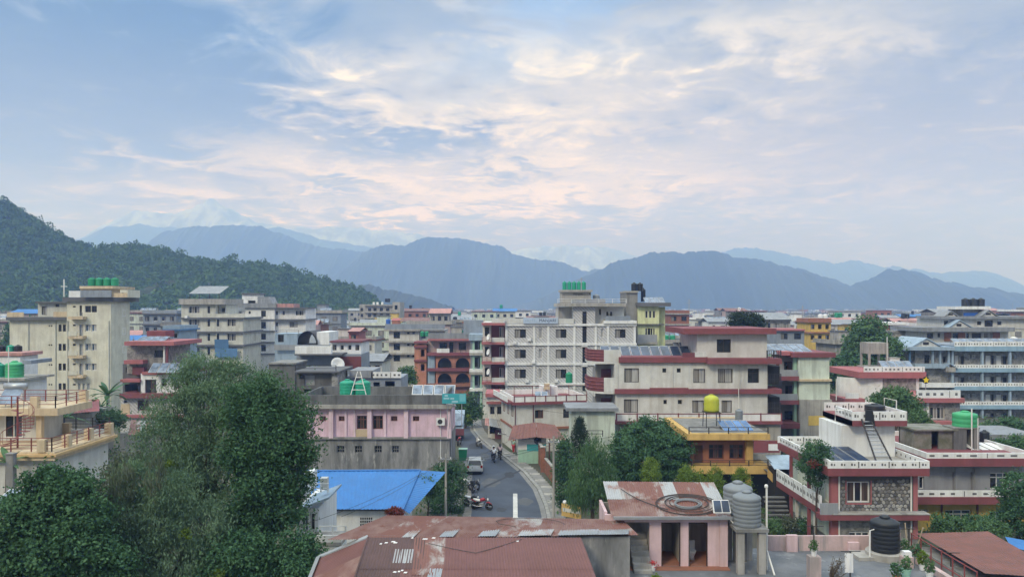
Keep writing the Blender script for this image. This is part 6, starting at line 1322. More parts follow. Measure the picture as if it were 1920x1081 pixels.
# laundry frames and pots on the terrace
def frame_(label, px, pyb, pyt, Y, arm):
    t = thing('laundry_frame', label, 'frame', (X(px, Y), Y, ZT)); h = Z(pyt, Y) - ZT; MB().tube([(0, 0, 0), (0, 0, h)], .03).build('post', steelD, t); MB().tube([(-arm[0], 0, h - .01), (arm[1], 0, h - .01)], .02).build('crossbar', steelD, t)
frame_('dark T shaped laundry frame behind the parapet pillar', 1526, 1030, 985, 36.2, (.35, .45)); frame_('dark laundry frame beside the white cloth', 1594, 1075, 1032, 33.6, (.4, .45)); frame_('dark T frame close to the big black tank', 1704, 1035, 990, 36.5, (.55, .3)); frame_('dark laundry frame above the brown roof edge', 1783, 1060, 1035, 35, (.4, .4))
def plant(name, label, loc, pot_m, r, h, crown, n, m, leaf=.13, pot='tapered', cat='potted plant', asp=.5, pot_h=None):
    t = thing(name, label, cat, loc); ph = pot_h or r * 1.7
    if pot_m: MB().lathe([(r * .72, 0), (r, ph), (r * 1.06, ph), (r * 1.06, ph * 1.1), (r * .9, ph * 1.1)], 14).build('pot', pot_m, t); MB().lathe([(r * .9, ph * .95), (r * .5, ph * 1.04)], 12).build('soil', soil, t)
    else: ph = 0
    c = np.array([0, 0, ph + h * .5]); P = npr.normal(size=(n, 3)); P /= np.linalg.norm(P, axis=1, keepdims=True); P = P * np.array(crown) * (npr.uniform(.25, 1.0, (n, 1)) ** .6) + c
    put('foliage', np_mesh('foliage', leaf_quads(P, leaf, asp, out=P - c), m), t); q = MB()
    for k in range(4): a = k * 1.6; q.tube([(0, 0, ph * .9), (crown[0] * .4 * math.cos(a), crown[1] * .4 * math.sin(a), ph + h * .75)], [.02, .008], 4)
    q.build('stem', bark, t); return t
t = thing('salmon_pillar', 'crumbling salmon pillar carrying a white pot on the terrace', 'pillar', (X(1526, 33.2), 33.2, ZT)); MB().box(-.24, .24, -.2, .2, 0, Z(1041, 33.2) - ZT).build('shaft', salmon2, t); zp = Z(1041, 33.2)
plant('potted_plant', 'small green plant in a white pot on the salmon pillar', (X(1526, 33.2), 33.2, zp), plasw, .13, .4, (.22, .2, .28), 160, L_mid)
t = thing('salmon_pillar', 'salmon pillar at the outer terrace corner with a white box', 'pillar', (X(1700, 35), 35, ZT)); MB().box(-.22, .22, -.2, .2, 0, Z(1042, 35) - ZT).build('shaft', salmon2, t); MB().box(-.16, .16, -.14, .14, Z(1042, 35) - ZT, Z(1042, 35) - ZT + .24).build('box', plasw, t)
t = thing('dry_shrub', 'withered brown shrub leaning out of a teal tub', 'shrub', (X(1556, 31.9), 31.9, ZT)); MB().lathe([(.28, 0), (.33, .45), (.35, .45), (.35, .5), (.3, .5)], 16).build('tub', P_('teal_tub', (.05, .17, .22)), t); MB().lathe([(.3, .42), (.2, .46)], 12).build('soil', soil, t)
q = MB(); P = []
for k in range(26):
    a = rnd.uniform(0, 6.28); tip = Vector((.25 + .35 * rnd.random() + .2 * math.cos(a), .25 * math.sin(a), .6 + rnd.uniform(.2, 1.0))); q.tube([(0, 0, .42), tuple(tip * .55 + Vector((-.05, 0, .1))), tuple(tip)], [.014, .010, .004], 4)
    for j in range(22): f = rnd.uniform(.3, 1); P.append(tuple(Vector((0, 0, .42)).lerp(tip, f) + Vector((rnd.gauss(0, .05), rnd.gauss(0, .05), rnd.gauss(0, .05)))))
q.build('twig', bark, t, kind='stuff'); put('dry_leaves', np_mesh('dry_leaves', leaf_quads(np.array(P), .07, .5), L_dry), t, kind='stuff')
t = thing('white_cloth', 'white cloth hanging from the laundry frame by the dry shrub', 'cloth', (X(1584, 33.5), 33.5, ZT + .25)); q = MB()
for i in range(6): q.quad((i * .06, .02 * math.sin(i * 1.7), 0), ((i + 1) * .06, .02 * math.sin((i + 1) * 1.7), 0), ((i + 1) * .06, .02 * math.sin((i + 1) * 1.1), .85), (i * .06, .02 * math.sin(i * 1.1), .85))
q.build('fabric', plasw, t)
t = thing('flower_pot', 'cream pot with red blooms beside the first cubicle', 'potted plant', (X(1224, 34.5), 34.5, ZT + .0)); MB().lathe([(.10, 0), (.13, .22), (.14, .24)], 12).build('pot', plasw, t); put('blooms', np_mesh('blooms', leaf_quads(npr.normal(size=(60, 3)) * np.array([.09, .08, .06]) + np.array([0, 0, .32]), .09, .8), plasr), t)
plant('potted_plant', 'bushy green plant in a red pot at the lower photo edge', (X(1190, 31.8), 31.8, ZT), plasr, .14, .3, (.18, .16, .2), 120, L_mid); plant('potted_plant', 'leafy green plant below the red blooms', (X(1230, 31.8), 31.8, ZT), pot_c, .16, .5, (.28, .25, .3), 220, L_lime)
spots = [(1708, 36.4, .14, plasw, L_mid, 'white pot plant next to the black tank frame'), (1728, 35.6, .16, plasgr, L_dark, 'grey pot with a dark shrub on the terrace edge'), (1712, 33.6, .2, P_('mint_bucket', (.3, .55, .45)), L_mid, 'green plant in a mint bucket on the terrace edge'), (1742, 34.6, .15, plasw, L_lime, 'yellow green plant in a white pot on the terrace edge'), (1756, 33.4, .16, plasw, L_mid, 'white pot with a spreading plant at the terrace edge'), (1694, 33.0, .16, pot_c, L_dark, 'terracotta pot with a thin plant by the salmon pillar')]
for px, Y, r, pm, lm, lb in spots: plant('potted_plant', lb, (X(px, Y) - .3, Y, ZT), pm, r, .55, (.26, .24, .36), 170, lm, .15)
# railed edge and brown tin roof beyond
t = thing('edge_railing', 'rusty bamboo and iron railing along the terrace edge', 'railing', (X(1707, 36.8) + .1, 36.9, ZT)); q = MB()
for i in range(7): q.tube([(-.02 * i, -i * .9, .0), (-.02 * i, -i * .9, 1.0)], .03, 5)
for z in (.35, .95): q.tube([(0, 0, z), (-.1, -5.4, z)], .03, 5)
q.build('rail', redsteel, t); MB().tube([(.3, .4, -.4), (.45, -.2, 1.3)], .025).tube([(.0, .3, -.4), (-.2, .2, 1.4)], .025).build('bamboo', tan, t)
t = thing('brown_tin_shed', 'shed with a plain brown tin roof at the lower photo corner', 'shed', (X(1850, 44), 44, 0)); O = t.location.copy()
corrugated(t, W3(1848, 1074, 39.5), W3(2010, 1084, 39.5), W3(1853, 995, 47), W3(1719, 999, 47), 7, [tinbrown], .2, .012, per=lambda i, r: tinbrown); MB().box(X(1760, 44) - O.x, X(1930, 44) - O.x, -3, 2.5, 0, Z(1085, 41)).build('wall', concrete, t)
t = thing('blue_tarpaulin', 'blue tarpaulin strip beside the brown tin roof', 'tarpaulin', (X(1895, 47), 47, Z(1030, 47))); MB().quad((0, 0, .2), (1.6, -.8, -.1), (1.6, .6, .35), (.1, .7, .6)).build('cloth', tinblue, t)
t = thing('shop_board', 'tilted yellow and cream board standing by the pavement end', 'sign', (X(1053, 62), 62, .3 + 0)); zb = Z(973, 62); MB().extr([(0, 0, zb), (1.55, -.2, zb - .25), (1.55, -.15, zb + .72), (0, .05, zb + .98)], (0, .06, 0)).build('board', orange, t); MB().extr([(.08, -.03, zb + .36), (1.5, -.22, zb + .16), (1.5, -.21, zb + .42), (.08, -.02, zb + .66)], (0, .02, 0)).build('pale_stripe', cream, t); MB().tube([(.3, .05, -.3), (.3, .05, zb)], .04).build('leg', steel, t); MB().tube([(1.3, -.1, -.3), (1.3, -.1, zb)], .04).build('leg', steel, t)
MB(); t = thing('lamp_post', 'small white globe lamp above the tilted yellow board', 'lamp', (X(1059, 62.6), 62.6, 0)); MB().tube([(0, 0, 0), (0, 0, Z(945, 62.6))], .04).build('pole', steel, t); MB().lathe([(.05, 0), (.16, .08), (.18, .2), (.1, .33)], 12).build('globe', plasw, t, (0, 0, Z(945, 62.6)), True)
# ------------------------------------------------------------------ trees and shrubs
def crown_points(blobs, n, clump=.5, per=26, shell=.55):
    """leaf positions gathered in clumps spread through ellipsoids (x, y, z, rx, ry, rz); also the outward directions"""
    vol = np.array([b[3] * b[4] * b[5] for b in blobs]) ** .8; k = np.maximum(1, (n / per * vol / vol.sum()).astype(int)); Ps = []; Os = []
    for b, kk in zip(blobs, k):
        d = npr.normal(size=(kk, 3)); d /= np.linalg.norm(d, axis=1, keepdims=True)
        r = npr.uniform(0, 1, (kk, 1)) ** (1 / 3.0); r = shell + (1 - shell) * r + npr.normal(size=(kk, 1)) * .09
        c = d * r * np.array(b[3:6]) + np.array(b[:3]); sp = clump * npr.uniform(.6, 1.25, (kk, 1, 1))
        Ps.append((c[:, None, :] + npr.normal(size=(kk, per, 3)) * sp * np.array([1, 1, .7])).reshape(-1, 3)); Os.append(np.repeat(d + np.array([0, 0, .35]), per, 0))
    return np.concatenate(Ps), np.concatenate(Os)
def limbs(t, base, blobs, r0, m=bark, lean=0):
    q = MB(); z0 = min(b[2] - b[5] for b in blobs); c = np.mean([b[:3] for b in blobs], 0); fork = Vector((c[0] * .6, c[1] * .6, max(z0 * .8, .4 * max(b[2] for b in blobs))))
    q.tube([(0, 0, -.1), tuple(fork * .5 + Vector((lean, 0, 0))), tuple(fork)], [r0, r0 * .8, r0 * .62], 9); q.build('trunk', m, t)
    for b in blobs:
        e = Vector(b[:3]) + Vector((0, 0, b[5] * .35)); mid = fork.lerp(e, .5) + Vector((rnd.uniform(-.2, .2), rnd.uniform(-.2, .2), -.1 * b[5]))
        MB().tube([tuple(fork * .96), tuple(mid), tuple(e)], [r0 * .45, r0 * .28, r0 * .08], 6).build('limb', m, t)
def tree(name, label, px, Y, blobs_px, n, m, leaf, clump=.5, asp=.6, droop=None, r0=.22, cat='tree', group=None, per=26, extra=None, shell=.55, dscale=.8, outw=True, zbase=0.0):
    """crown given as ellipses (px, py, rx, ry[, metres nearer or farther]) at distance Y; the trunk stands on the ground"""
    x0 = X(px, Y); t = thing(name, label, cat, (x0, Y, zbase), 0, group); B = []
    for q in blobs_px:
        dY = q[4] if len(q) > 4 else 0; yy = Y + dY; rx = q[2] * yy / F; rz = q[3] * yy / F; B.append((X(q[0], yy) - x0, dY, Z(q[1], yy) - zbase, rx, (rx + rz) / 2 * dscale, rz))
    P, O_ = crown_points(B, n, clump, per, shell); P[:, 2] = np.maximum(P[:, 2], .05)
    put('crown', np_mesh('crown', leaf_quads(P, leaf, asp, droop, O_ if outw and droop is None else None), m), t)
    limbs(t, (0, 0, 0), B, r0)
    for nm, mm, eb, en, el, ea, ed in extra or ():
        E = [(X(q[0], Y + q[4]) - x0, q[4], Z(q[1], Y + q[4]) - zbase, q[2] * Y / F, q[2] * Y / F, q[3] * Y / F) for q in eb]
        Pp, Oo = crown_points(E, en, .12, 20, .2); put(nm, np_mesh(nm, leaf_quads(Pp, el, ea, ed), mm), t, kind='stuff')
    return t
tree('feathery_tree', 'tall feathery grey green tree rising highest beside the pink building', 380, 43,
     [(388, 700, 40, 32), (350, 730, 38, 34, -.5), (430, 712, 40, 30, .5), (478, 728, 38, 28, 1), (400, 752, 52, 36, -1), (322, 772, 38, 34), (352, 800, 46, 36, -1), (300, 830, 40, 32), (318, 872, 52, 38, -1), (430, 810, 46, 42, -1.2), (390, 860, 52, 42, -1.5), (360, 920, 60, 44, -1.5), (268, 872, 26, 24, -.4), (357, 684, 18, 14), (418, 680, 20, 14), (520, 745, 22, 18, 1)],
     62000, L_feather, .18, .36, .30, .45, .3, per=130, shell=.80, extra=[('young_leaves', L_lime, [(318, 868, 9, 7, -2.6), (352, 950, 14, 8, -2.8), (440, 905, 8, 7, -2.6), (470, 965, 20, 8, -2.5)], 900, .2, .5, None)])
tree('dense_tree', 'dense dark green tree in front of the pink building wall', 500, 40,
     [(500, 738, 34, 28), (535, 775, 36, 34, .3), (470, 780, 38, 32, -.4), (560, 835, 24, 34), (515, 835, 40, 36, -.5), (465, 850, 36, 34, -.6), (540, 895, 34, 34), (490, 905, 44, 36, -.7), (525, 955, 40, 34, -.5), (470, 970, 44, 36, -.6), (445, 745, 20, 18, .4), (572, 790, 12, 16)],
     50000, L_dark, .17, .36, .55, None, .26, per=140, shell=.86)
tree('weeping_tree', 'weeping olive green tree with pale hanging strands among the dark trees', 290, 37.5,
     [(262, 900, 38, 30), (318, 925, 44, 34, -.5), (235, 958, 42, 40, -.3), (292, 985, 48, 40, -.6), (375, 985, 48, 42, .2), (240, 1030, 56, 40, -.4), (320, 1050, 60, 44, -.6), (395, 1060, 56, 42)],
     50000, L_feather, .18, .34, .28, .5, .25, per=140, shell=.80, extra=[('pale_strands', L_pale, [(232, 905, 22, 34, -1.2), (292, 890, 16, 40, -1.4), (215, 940, 12, 30, -1.2)], 1800, .26, .18, .85)])
tree('broadleaf_tree', 'thick rounded dark tree in the lower photo corner', 100, 35,
     [(78, 900, 24, 24), (132, 918, 34, 26), (90, 945, 36, 28), (45, 965, 40, 34, -.3), (150, 965, 38, 32, -.4), (100, 1000, 48, 36, -.5), (20, 1030, 44, 40), (75, 1060, 52, 40, -.6), (160, 1025, 42, 36, -.5), (200, 1060, 36, 36, -.3), (178, 950, 20, 20)],
     54000, L_dark, .165, .32, .7, None, .26, per=130, shell=.88)
tree('broadleaf_tree', 'low dark tree filling the space under the weeping tree', 470, 37, [(440, 1035, 44, 34), (500, 1045, 44, 34, .4), (400, 1085, 50, 26), (560, 1020, 22, 24, .5), (590, 1050, 26, 24, .6), (540, 1070, 40, 28, -.3)], 24000, L_dark, .17, .34, .6, None, .2, per=120, shell=.85, extra=[('young_leaves', L_lime, [(405, 1078, 12, 6, -1.2), (345, 1000, 8, 6, -1)], 300, .18, .5, None)])
tree('light_leaved_tree', 'thin leaved tree letting the cream wall show through', 215, 41.5, [(215, 900, 32, 30), (240, 870, 28, 25), (190, 930, 25, 25)], 3200, L_pale, .2, .26, .4, .4, .15, per=18, shell=.2)
t5 = tree('round_tree', 'big round dome of a tree before the cream hotel', 1215, 67, [(1215, 855, 66, 62), (1178, 848, 34, 32, -1.2), (1218, 815, 36, 30, -1), (1258, 850, 36, 34, -1.2), (1212, 868, 36, 32, -2.2), (1165, 885, 30, 28, -.8), (1262, 888, 34, 30, -1), (1250, 818, 26, 22, -.4)], 42000, L_dark, .19, .27, .75, None, .32, per=90, shell=.9, dscale=.9)
tree('weeping_tree', 'loose drooping olive tree at the pavement end', 1110, 60, [(1110, 890, 34, 50), (1090, 920, 26, 40, -.4), (1135, 915, 28, 40), (1115, 850, 22, 26)], 11000, L_mid, .26, .3, .26, .75, .2, per=26, shell=.4)
tree('dark_tree', 'dark narrow tree pressed against the brick garden wall', 1062, 66, [(1058, 870, 18, 36), (1066, 915, 24, 36), (1056, 830, 11, 18)], 7000, L_dark, .22, .25, .55, None, .18, per=24)
def conifer(name, label, px, Y, pyt, w_px, tiers, n, m, group=None, zb=0.0):
    x0 = X(px, Y); t = thing(name, label, 'tree', (x0, Y, zb), 0, group); h = Z(pyt, Y) - zb; w_ = w_px * Y / F / 2; P = []
    MB().tube([(0, 0, 0), (0, 0, h)], [.16, .03], 7).build('trunk', bark, t)
    for k in range(tiers):
        f = k / tiers; z = h * (1 - (1 - f) ** 1.0 * .82) if False else h * (.18 + .82 * f); r = w_ * (1 - f) ** .85 + .08
        for j in range(7):
            a = j * .9 + k * .5; e = Vector((r * math.cos(a), r * math.sin(a), z - r * .12))
            for i in range(n // (tiers * 7)):
                g = rnd.random() ** .6; P.append((e.x * g + rnd.gauss(0, .09), e.y * g + rnd.gauss(0, .09), z + (e.z - z) * g + rnd.gauss(0, h * .022)))
    put('crown', np_mesh('crown', leaf_quads(np.array(P), .17, .3), m), t)
conifer('conifer', 'tiered dark conifer with a pointed tip by the mint white house', 1087, 69, 778, 92, 13, 16000, L_con)
for i, (px, pt, w_, lb) in enumerate(((1220, 857, 30, 'bright lime column shrub in front of the round tree'), (1287, 872, 34, 'bright lime shrub behind the middle of the outhouse roof'), (1340, 876, 32, 'tall bright lime shrub by the outhouse roof end'), (1391, 878, 32, 'bright lime shrub behind the twin grey tanks'), (1308, 884, 30, 'low broad lime shrub between two taller lime shrubs'))):
    tree('column_shrub', lb, px, 57, [(px, (pt + 960) / 2, w_ / 2, (960 - pt) / 2), (px + 1, pt + 26, w_ * .4, 24)], 5200, L_lime, .13, .14, .5, None, .1, 'shrub', 'lime column shrubs', 26, shell=.7, dscale=1)
tree('roadside_bush', 'tangled dark bush around the grey utility pole', 838, 66, [(845, 905, 26, 36), (820, 935, 20, 28, -.5), (852, 880, 24, 18, .4), (826, 895, 18, 24), (850, 940, 20, 26)], 9000, L_dark, .2, .26, .5, None, .1, 'bush', extra=[('dry_twigs', L_dry, [(835, 866, 20, 6, .5), (818, 880, 10, 8, .4)], 500, .2, .2, None)])
tree('roadside_bush', 'lighter green bush beside the blue roof hip', 800, 60, [(800, 905, 14, 10), (812, 915, 14, 16)], 1800, L_mid, .2, .2, .6, None, .08, 'bush')
plant('red_leaved_plant', 'red and brown leaved plant at the blue roof corner', (X(740, 50), 50, Z(960, 50) - .35), None, .1, .7, (.7, .4, .4), 420, L_flame, .22, cat='plant')
tree('bougainvillea', 'small round tree with reddish bracts beside the stone house stairs', 1530, 53, [(1530, 852, 26, 26), (1520, 872, 22, 18, -.3), (1543, 872, 18, 18), (1530, 895, 16, 14)], 7500, L_dark, .15, .16, .6, None, .09, extra=[('red_bracts', L_flame, [(1522, 868, 10, 8, -.9)], 160, .13, .8, None)])
tree('round_tree', 'large tree towering behind the concrete water tower', 1640, 122, [(1630, 620, 26, 26), (1622, 645, 30, 34), (1648, 660, 32, 30, -2), (1668, 655, 20, 22, -1), (1640, 690, 36, 26, -1)], 15000, L_mid, .42, .5, .7, None, .5, per=26, shell=.7)
tree('round_tree', 'dark lower tree beside the white gabled block', 1590, 115, [(1582, 690, 24, 24), (1605, 695, 22, 20), (1570, 705, 16, 18)], 6000, L_dark, .4, .45, .7, None, .35, shell=.7)
tree('leafy_bush', 'broad leafy bush behind the stone house roof room', 1675, 76, [(1672, 752, 32, 22), (1700, 765, 22, 22, -.5), (1650, 760, 20, 18), (1690, 742, 20, 14)], 9000, L_mid, .26, .3, .6, None, .2, 'bush', shell=.7)
tree('leafy_bush', 'small round bush hanging beside the mossy concrete hut', 1723, 68, [(1723, 786, 14, 15)], 2200, L_mid, .2, .2, .6, None, .12, 'bush')
tree('dark_tree', 'dark leaning tree cut off by the far photo edge', 1910, 54, [(1905, 925, 26, 40), (1925, 960, 36, 46), (1890, 965, 18, 24)], 9000, L_dark, .2, .24, .55, None, .2)
for px, py, rx, ry, Y, lb, mm in ((1778, 982, 28, 16, 53, 'yellow green bush before the mustard ground floor', L_mid), (1838, 984, 34, 18, 54, 'spreading dark bush before the mustard ground floor', L_dark), (1862, 990, 26, 14, 52, 'low bush at the top of the brown tin roof', L_mid)):
    tree('garden_bush', lb, px, Y, [(px, py, rx, ry), (px - rx * .5, py + 8, rx * .6, ry)], 3200, mm, .18, .2, .6, None, .06, 'bush', 'bushes by the mustard house')
for i, (px, py, lb) in enumerate(((1452, 985, 'mixed garden shrub nearest the white pole'), (1478, 982, 'garden shrub with pale leaves by the stairs'), (1505, 985, 'garden shrub under the red balcony'), (1465, 1000, 'low garden shrub behind the salmon parapet'), (1495, 1000, 'trailing garden shrub behind the salmon parapet pier'))):
    tree('garden_shrub', lb, px, 56, [(px, py, 16, 12), (px + 6, py + 8, 14, 10)], 1500, (L_mid, L_pale, L_dark, L_lime, L_mid)[i], .16, .16, .6, None, .05, 'shrub', 'shrubs in the garden by the stairs')
tree('lane_tree', 'dark tree with yellow flowers leaning over the far lane', 872, 112, [(868, 765, 14, 16), (880, 778, 14, 14), (892, 770, 10, 14), (878, 750, 12, 14)], 4200, L_dark, .34, .35, .6, None, .2, extra=[('yellow_flowers', L_lime, [(882, 782, 9, 6, -2)], 160, .3, .8, None)])
tree('lane_tree', 'green tree between the lilac roof and the terracotta arcade', 762, 122, [(762, 700, 12, 14), (770, 712, 9, 10)], 2200, L_mid, .36, .35, .6, None, .2)
def palm(name, label, px, Y, pyt, n, ln, m, group=None):
    x0 = X(px, Y); t = thing(name, label, 'tree', (x0, Y, 0), 0, group); h = Z(pyt, Y); MB().tube([(0, 0, 0), (.1, 0, h * .9)], [.2, .13], 8).build('trunk', bark, t)
    for k in range(n):
        a = k * 2.4; el_ = .9 - 1.3 * (k / n); L = ln * rnd.uniform(.8, 1.15); mb = MB(); p = Vector((.1, 0, h * .88)); d = Vector((math.cos(a) * math.cos(el_), math.sin(a) * math.cos(el_), math.sin(el_) + .3)).normalized(); s = Vector((-math.sin(a), math.cos(a), 0)); pts = []
        for i in range(7): pts.append(p.copy()); p = p + d * L / 6; d = (d + Vector((0, 0, -.16))).normalized()
        for i in range(6):
            w0, w1 = .24 * math.sin(math.pi * (i + .4) / 7) * L * .5, .24 * math.sin(math.pi * (i + 1.4) / 7) * L * .5
            mb.quad(pts[i] - s * w0 + Vector((0, 0, -.1 * w0)), pts[i], pts[i + 1], pts[i + 1] - s * w1 + Vector((0, 0, -.1 * w1))); mb.quad(pts[i], pts[i] + s * w0 + Vector((0, 0, -.1 * w0)), pts[i + 1] + s * w1 + Vector((0, 0, -.1 * w1)), pts[i + 1])
        mb.build('frond', m, t)
palm('banana_plant', 'large banana plant in front of the tall cream block', 200, 97, 728, 13, 3.0, L_dark); palm('banana_plant', 'smaller banana plant beside the red tin shed', 186, 93, 752, 10, 2.3, L_mid); palm('banana_plant', 'broad leaved plant behind the terrace house railing', 118, 84, 772, 10, 2.4, L_mid); palm('banana_plant', 'pale banana plant at the foot of the terrace house stair', 12, 49, 838, 7, 1.5, L_mid)
tree('leafy_bush', 'low green bushes under the banana plants', 190, 90, [(185, 780, 24, 14), (160, 785, 22, 12), (215, 785, 22, 14)], 3800, L_mid, .3, .3, .6, None, .1, 'bush')
tree('leafy_bush', 'brownish round bush above the terrace house roof', 44, 86, [(44, 735, 20, 14), (56, 742, 12, 10)], 2400, L_dry, .28, .3, .5, None, .12, 'bush', shell=.6)
tree('dark_tree', 'dark upright tree behind the hotel penthouse, nearer the green tank', 1386, 118, [(1380, 604, 11, 17), (1394, 600, 10, 14)], 2600, L_con, .35, .35, .6, None, .2, group='dark trees behind the penthouse', zbase=0)
tree('dark_tree', 'dark upright tree at the outer end of the hotel penthouse roof', 1414, 118, [(1410, 604, 10, 15), (1421, 606, 9, 15)], 2600, L_con, .35, .35, .6, None, .2, group='dark trees behind the penthouse')
for i, (px, py, rx, ry, Y) in enumerate(((1730, 800, 22, 12, 84), (1800, 800, 30, 14, 92), (1850, 806, 26, 14, 88), (1895, 800, 26, 16, 86), (1900, 832, 24, 14, 76))):
    tree('leafy_bush', ('bush at the foot of the grey stone house', 'bush under the lowest blue balcony', 'bush between the green tank and the blue hotel', 'bush at the photo edge before the blue hotel', 'bush above the slanting collectors at the photo edge')[i], px, Y, [(px, py, rx, ry), (px + rx * .5, py + 6, rx * .6, ry)], 2600, (L_mid, L_dark)[i % 2], .26, .3, .6, None, .1, 'bush', 'bushes below the blue hotel')
b = Bld('low_shed', 'low cement shed with a grey roof below the blue hotel', 'shed', 1838, 80); foot(b, 0, 6, 5); b.wall(concreteL, 1842, 1945, 822, None, 0, 5, [(1862, 828, 1876, 845, 'bk'), (1895, 828, 1912, 842, 'w2')]); b.slab(tingrey, 1836, 1950, 814, 822.5, .6, 5.5, 'roof_slab')
# ------------------------------------------------------------------ the rest of the town
ZONES = [(150, 'below the wooded hill slope'), (340, 'near the tall cream block'), (480, 'behind the beige block'), (620, 'behind the white banded block'), (730, 'below the hill end'), (860, 'beyond the arcade house'), (960, 'beyond the lane end'), (1110, 'behind the striped hotel'), (1260, 'beyond the lime house'), (1420, 'behind the hotel penthouse'), (1560, 'beyond the white gabled block'), (1700, 'beside the large green tree'), (1830, 'behind the tiered lodge'), (9999, 'toward the far photo edge')]
zone = lambda px: next(n for x, n in ZONES if px < x)
HC = [('cream', cream), ('white', white), ('grey', concreteL), ('dull cement', concrete), ('blue grey', greyblue), ('beige', beige), ('brick red', brickp), ('pale blue', bluepale), ('faded pink', salmon2), ('mustard', yellowp), ('mint', mint), ('terracotta', terracotta)]
HW = [5, 7, 9, 6, 4, 5, 4, 2, 3, 1, 2, 2]
RC = [('slab roof', slate, 0), ('pale roof', concreteL, 0), ('red roof edge', redp, 0), ('tin roof', tingrey, 1), ('pink tin roof', tinpink, 1), ('blue tin roof', tinblue, 1), ('rusty roof', rustA, 1)]
RW = [6, 7, 4, 4, 2, 1, 2]
def clash(x0, x1, y0, y1): return any(x0 < f[1] and x1 > f[0] and y0 < f[3] and y1 > f[2] for f in FOOT)
WB = {}
def wbox(w_, h_):
    k = (round(w_, 1), round(h_, 1))
    if k not in WB: WB[k] = (MB().box(0, k[0], 0, .06, 0, k[1]).mesh('window_frame', rnd.choice((fr_w, fr_d, fr_d, fr_g))), MB().box(.09, k[0] - .09, -.012, -.002, .09, k[1] - .09).mesh('window_pane', rnd.choice((gl_d, gl_d, cu_g))))
    return WB[k]
TANKS = []; TANKM = {}
HERO = ((0, 345, 124), (330, 582, 176), (582, 720, 122), (715, 790, 166), (795, 912, 152), (900, 1262, 124), (1100, 1575, 96), (1600, 1690, 128), (1690, 1960, 138))
def before_hero(px, wpx, Y): return any(px < b and px + wpx > a and Y < d for a, b, d in HERO)   # nothing stands there in front of the named blocks
def filler(px, Y, w_, d_, st, ci, ri, detail):
    x0 = X(px, Y); h = st * 3.05 + .3; cn, cm = HC[ci]; rn_, rm, tin = RC[ri]
    FOOT.append((x0 - 1.2, x0 + w_ + 1.2, Y - 1, Y + d_ + 1.2))
    near = 'nearer' if Y < 200 else 'midway' if Y < 300 else 'far' if Y < 430 else 'hazy'
    lb = f'{near} {cn} house, {("one", "two", "three", "four", "five", "six")[st - 1]} floors, {rn_}, {zone(px)}'
    t = thing('town_house', lb, 'house', (x0, Y, 0), R(rnd.uniform(-5, 5)), 'town houses ' + zone(px))
    MB().box(0, w_, 0, d_, 0, h).build('wall', cm, t); ov = rnd.uniform(.3, .9)
    if tin: MB().quad((-ov, -ov, h + .1), (w_ + ov, -ov, h + .1), (w_ + ov, d_ / 2, h + 1.3), (-ov, d_ / 2, h + 1.3)).quad((-ov, d_ / 2, h + 1.3), (w_ + ov, d_ / 2, h + 1.3), (w_ + ov, d_ + ov, h + .1), (-ov, d_ + ov, h + .1)).build('roof', rm, t)
    else:
        MB().box(-ov, w_ + ov, -ov, d_ + ov, h, h + .22).build('roof_slab', rm, t)
        if detail:
            q = MB(); p = rnd.choice((cm, white, concreteL)); q.box(-ov + .1, w_ + ov - .1, -ov + .1, -ov + .22, h + .22, h + .95).box(-ov + .1, -ov + .22, -ov + .22, d_, h + .22, h + .95).box(w_ + ov - .22, w_ + ov - .1, -ov + .22, d_, h + .22, h + .95); q.build('parapet', p, t)
            if rnd.random() < .55: a = rnd.uniform(.1, .5) * w_; MB().box(a, a + 2.8, d_ * .4, d_ * .85, h + .22, h + 2.6).build('stair_tower', cm, t); MB().box(a - .3, a + 3.1, d_ * .4 - .3, d_ * .85 + .3, h + 2.6, h + 2.78).build('tower_slab', slate, t)
    nb = max(2, int(w_ / 2.9))
    if detail:
        q = MB()
        for a in (.2, w_ - .2):
            for c in (.2, d_ - .2):
                if rnd.random() < .7:
                    k = rnd.uniform(.5, 1.3); q.box(a - .14, a + .14, c - .14, c + .14, h + .2, h + .2 + k)
                    for e in range(3): q.tube([(a - .08 + e * .08, c, h + k), (a - .1 + e * .1, c, h + k + rnd.uniform(.5, 1.1))], .02, 4)
        if q.v and not tin: q.build('column_stub', concrete, t, kind='stuff')
        if rnd.random() < .5: a = rnd.uniform(.5, w_ - .5); MB().tube([(a, d_ * .3, h), (a, d_ * .3, h + rnd.uniform(2, 4.5))], .05, 5).build('mast', steel, t)
        if rnd.random() < .55 and not tin: HEAT.append((x0 + rnd.uniform(.15, .6) * w_, Y + .8, h + .22, px, Y, cn))
    if detail:
        for k in range(1, st): MB().box(-.25, w_ + .25, -.5 if (k + ci) % 2 else -.2, -.002, k * 3.05 - .1, k * 3.05 + .12).build('floor_band', slate if ci % 3 else concreteL, t)
        for k in range(st):
            if H - (Y - 12) / F * 0 - (k * 3.05 + 2.4) > (660 - HY) * Y / F + 4: continue
            for j in range(nb):
                u = w_ * (j + .5) / nb; ww, hh = (1.5, 1.3) if (j + k + ci) % 4 else (.8, 2.0); fr, pn = wbox(ww, hh)
                f = put('window', fr, t, (u - ww / 2, -.05, k * 3.05 + (.95 if hh < 1.6 else .3))); put('pane', pn, f)
    else:
        q = MB()
        for k in range(st):
            for j in range(nb): u = w_ * (j + .5) / nb; q.box(u - .65, u + .65, -.05, -.002, k * 3.05 + .95, k * 3.05 + 2.2)
        q.build('windows', gl_d, t, kind='stuff')
    if rnd.random() < .5: TANKS.append((x0 + rnd.uniform(.2, .7) * w_, Y + d_ * .5, h + (1.35 if tin else .22) + 0, px, Y, cn))
n_h = 0; HEAT = []
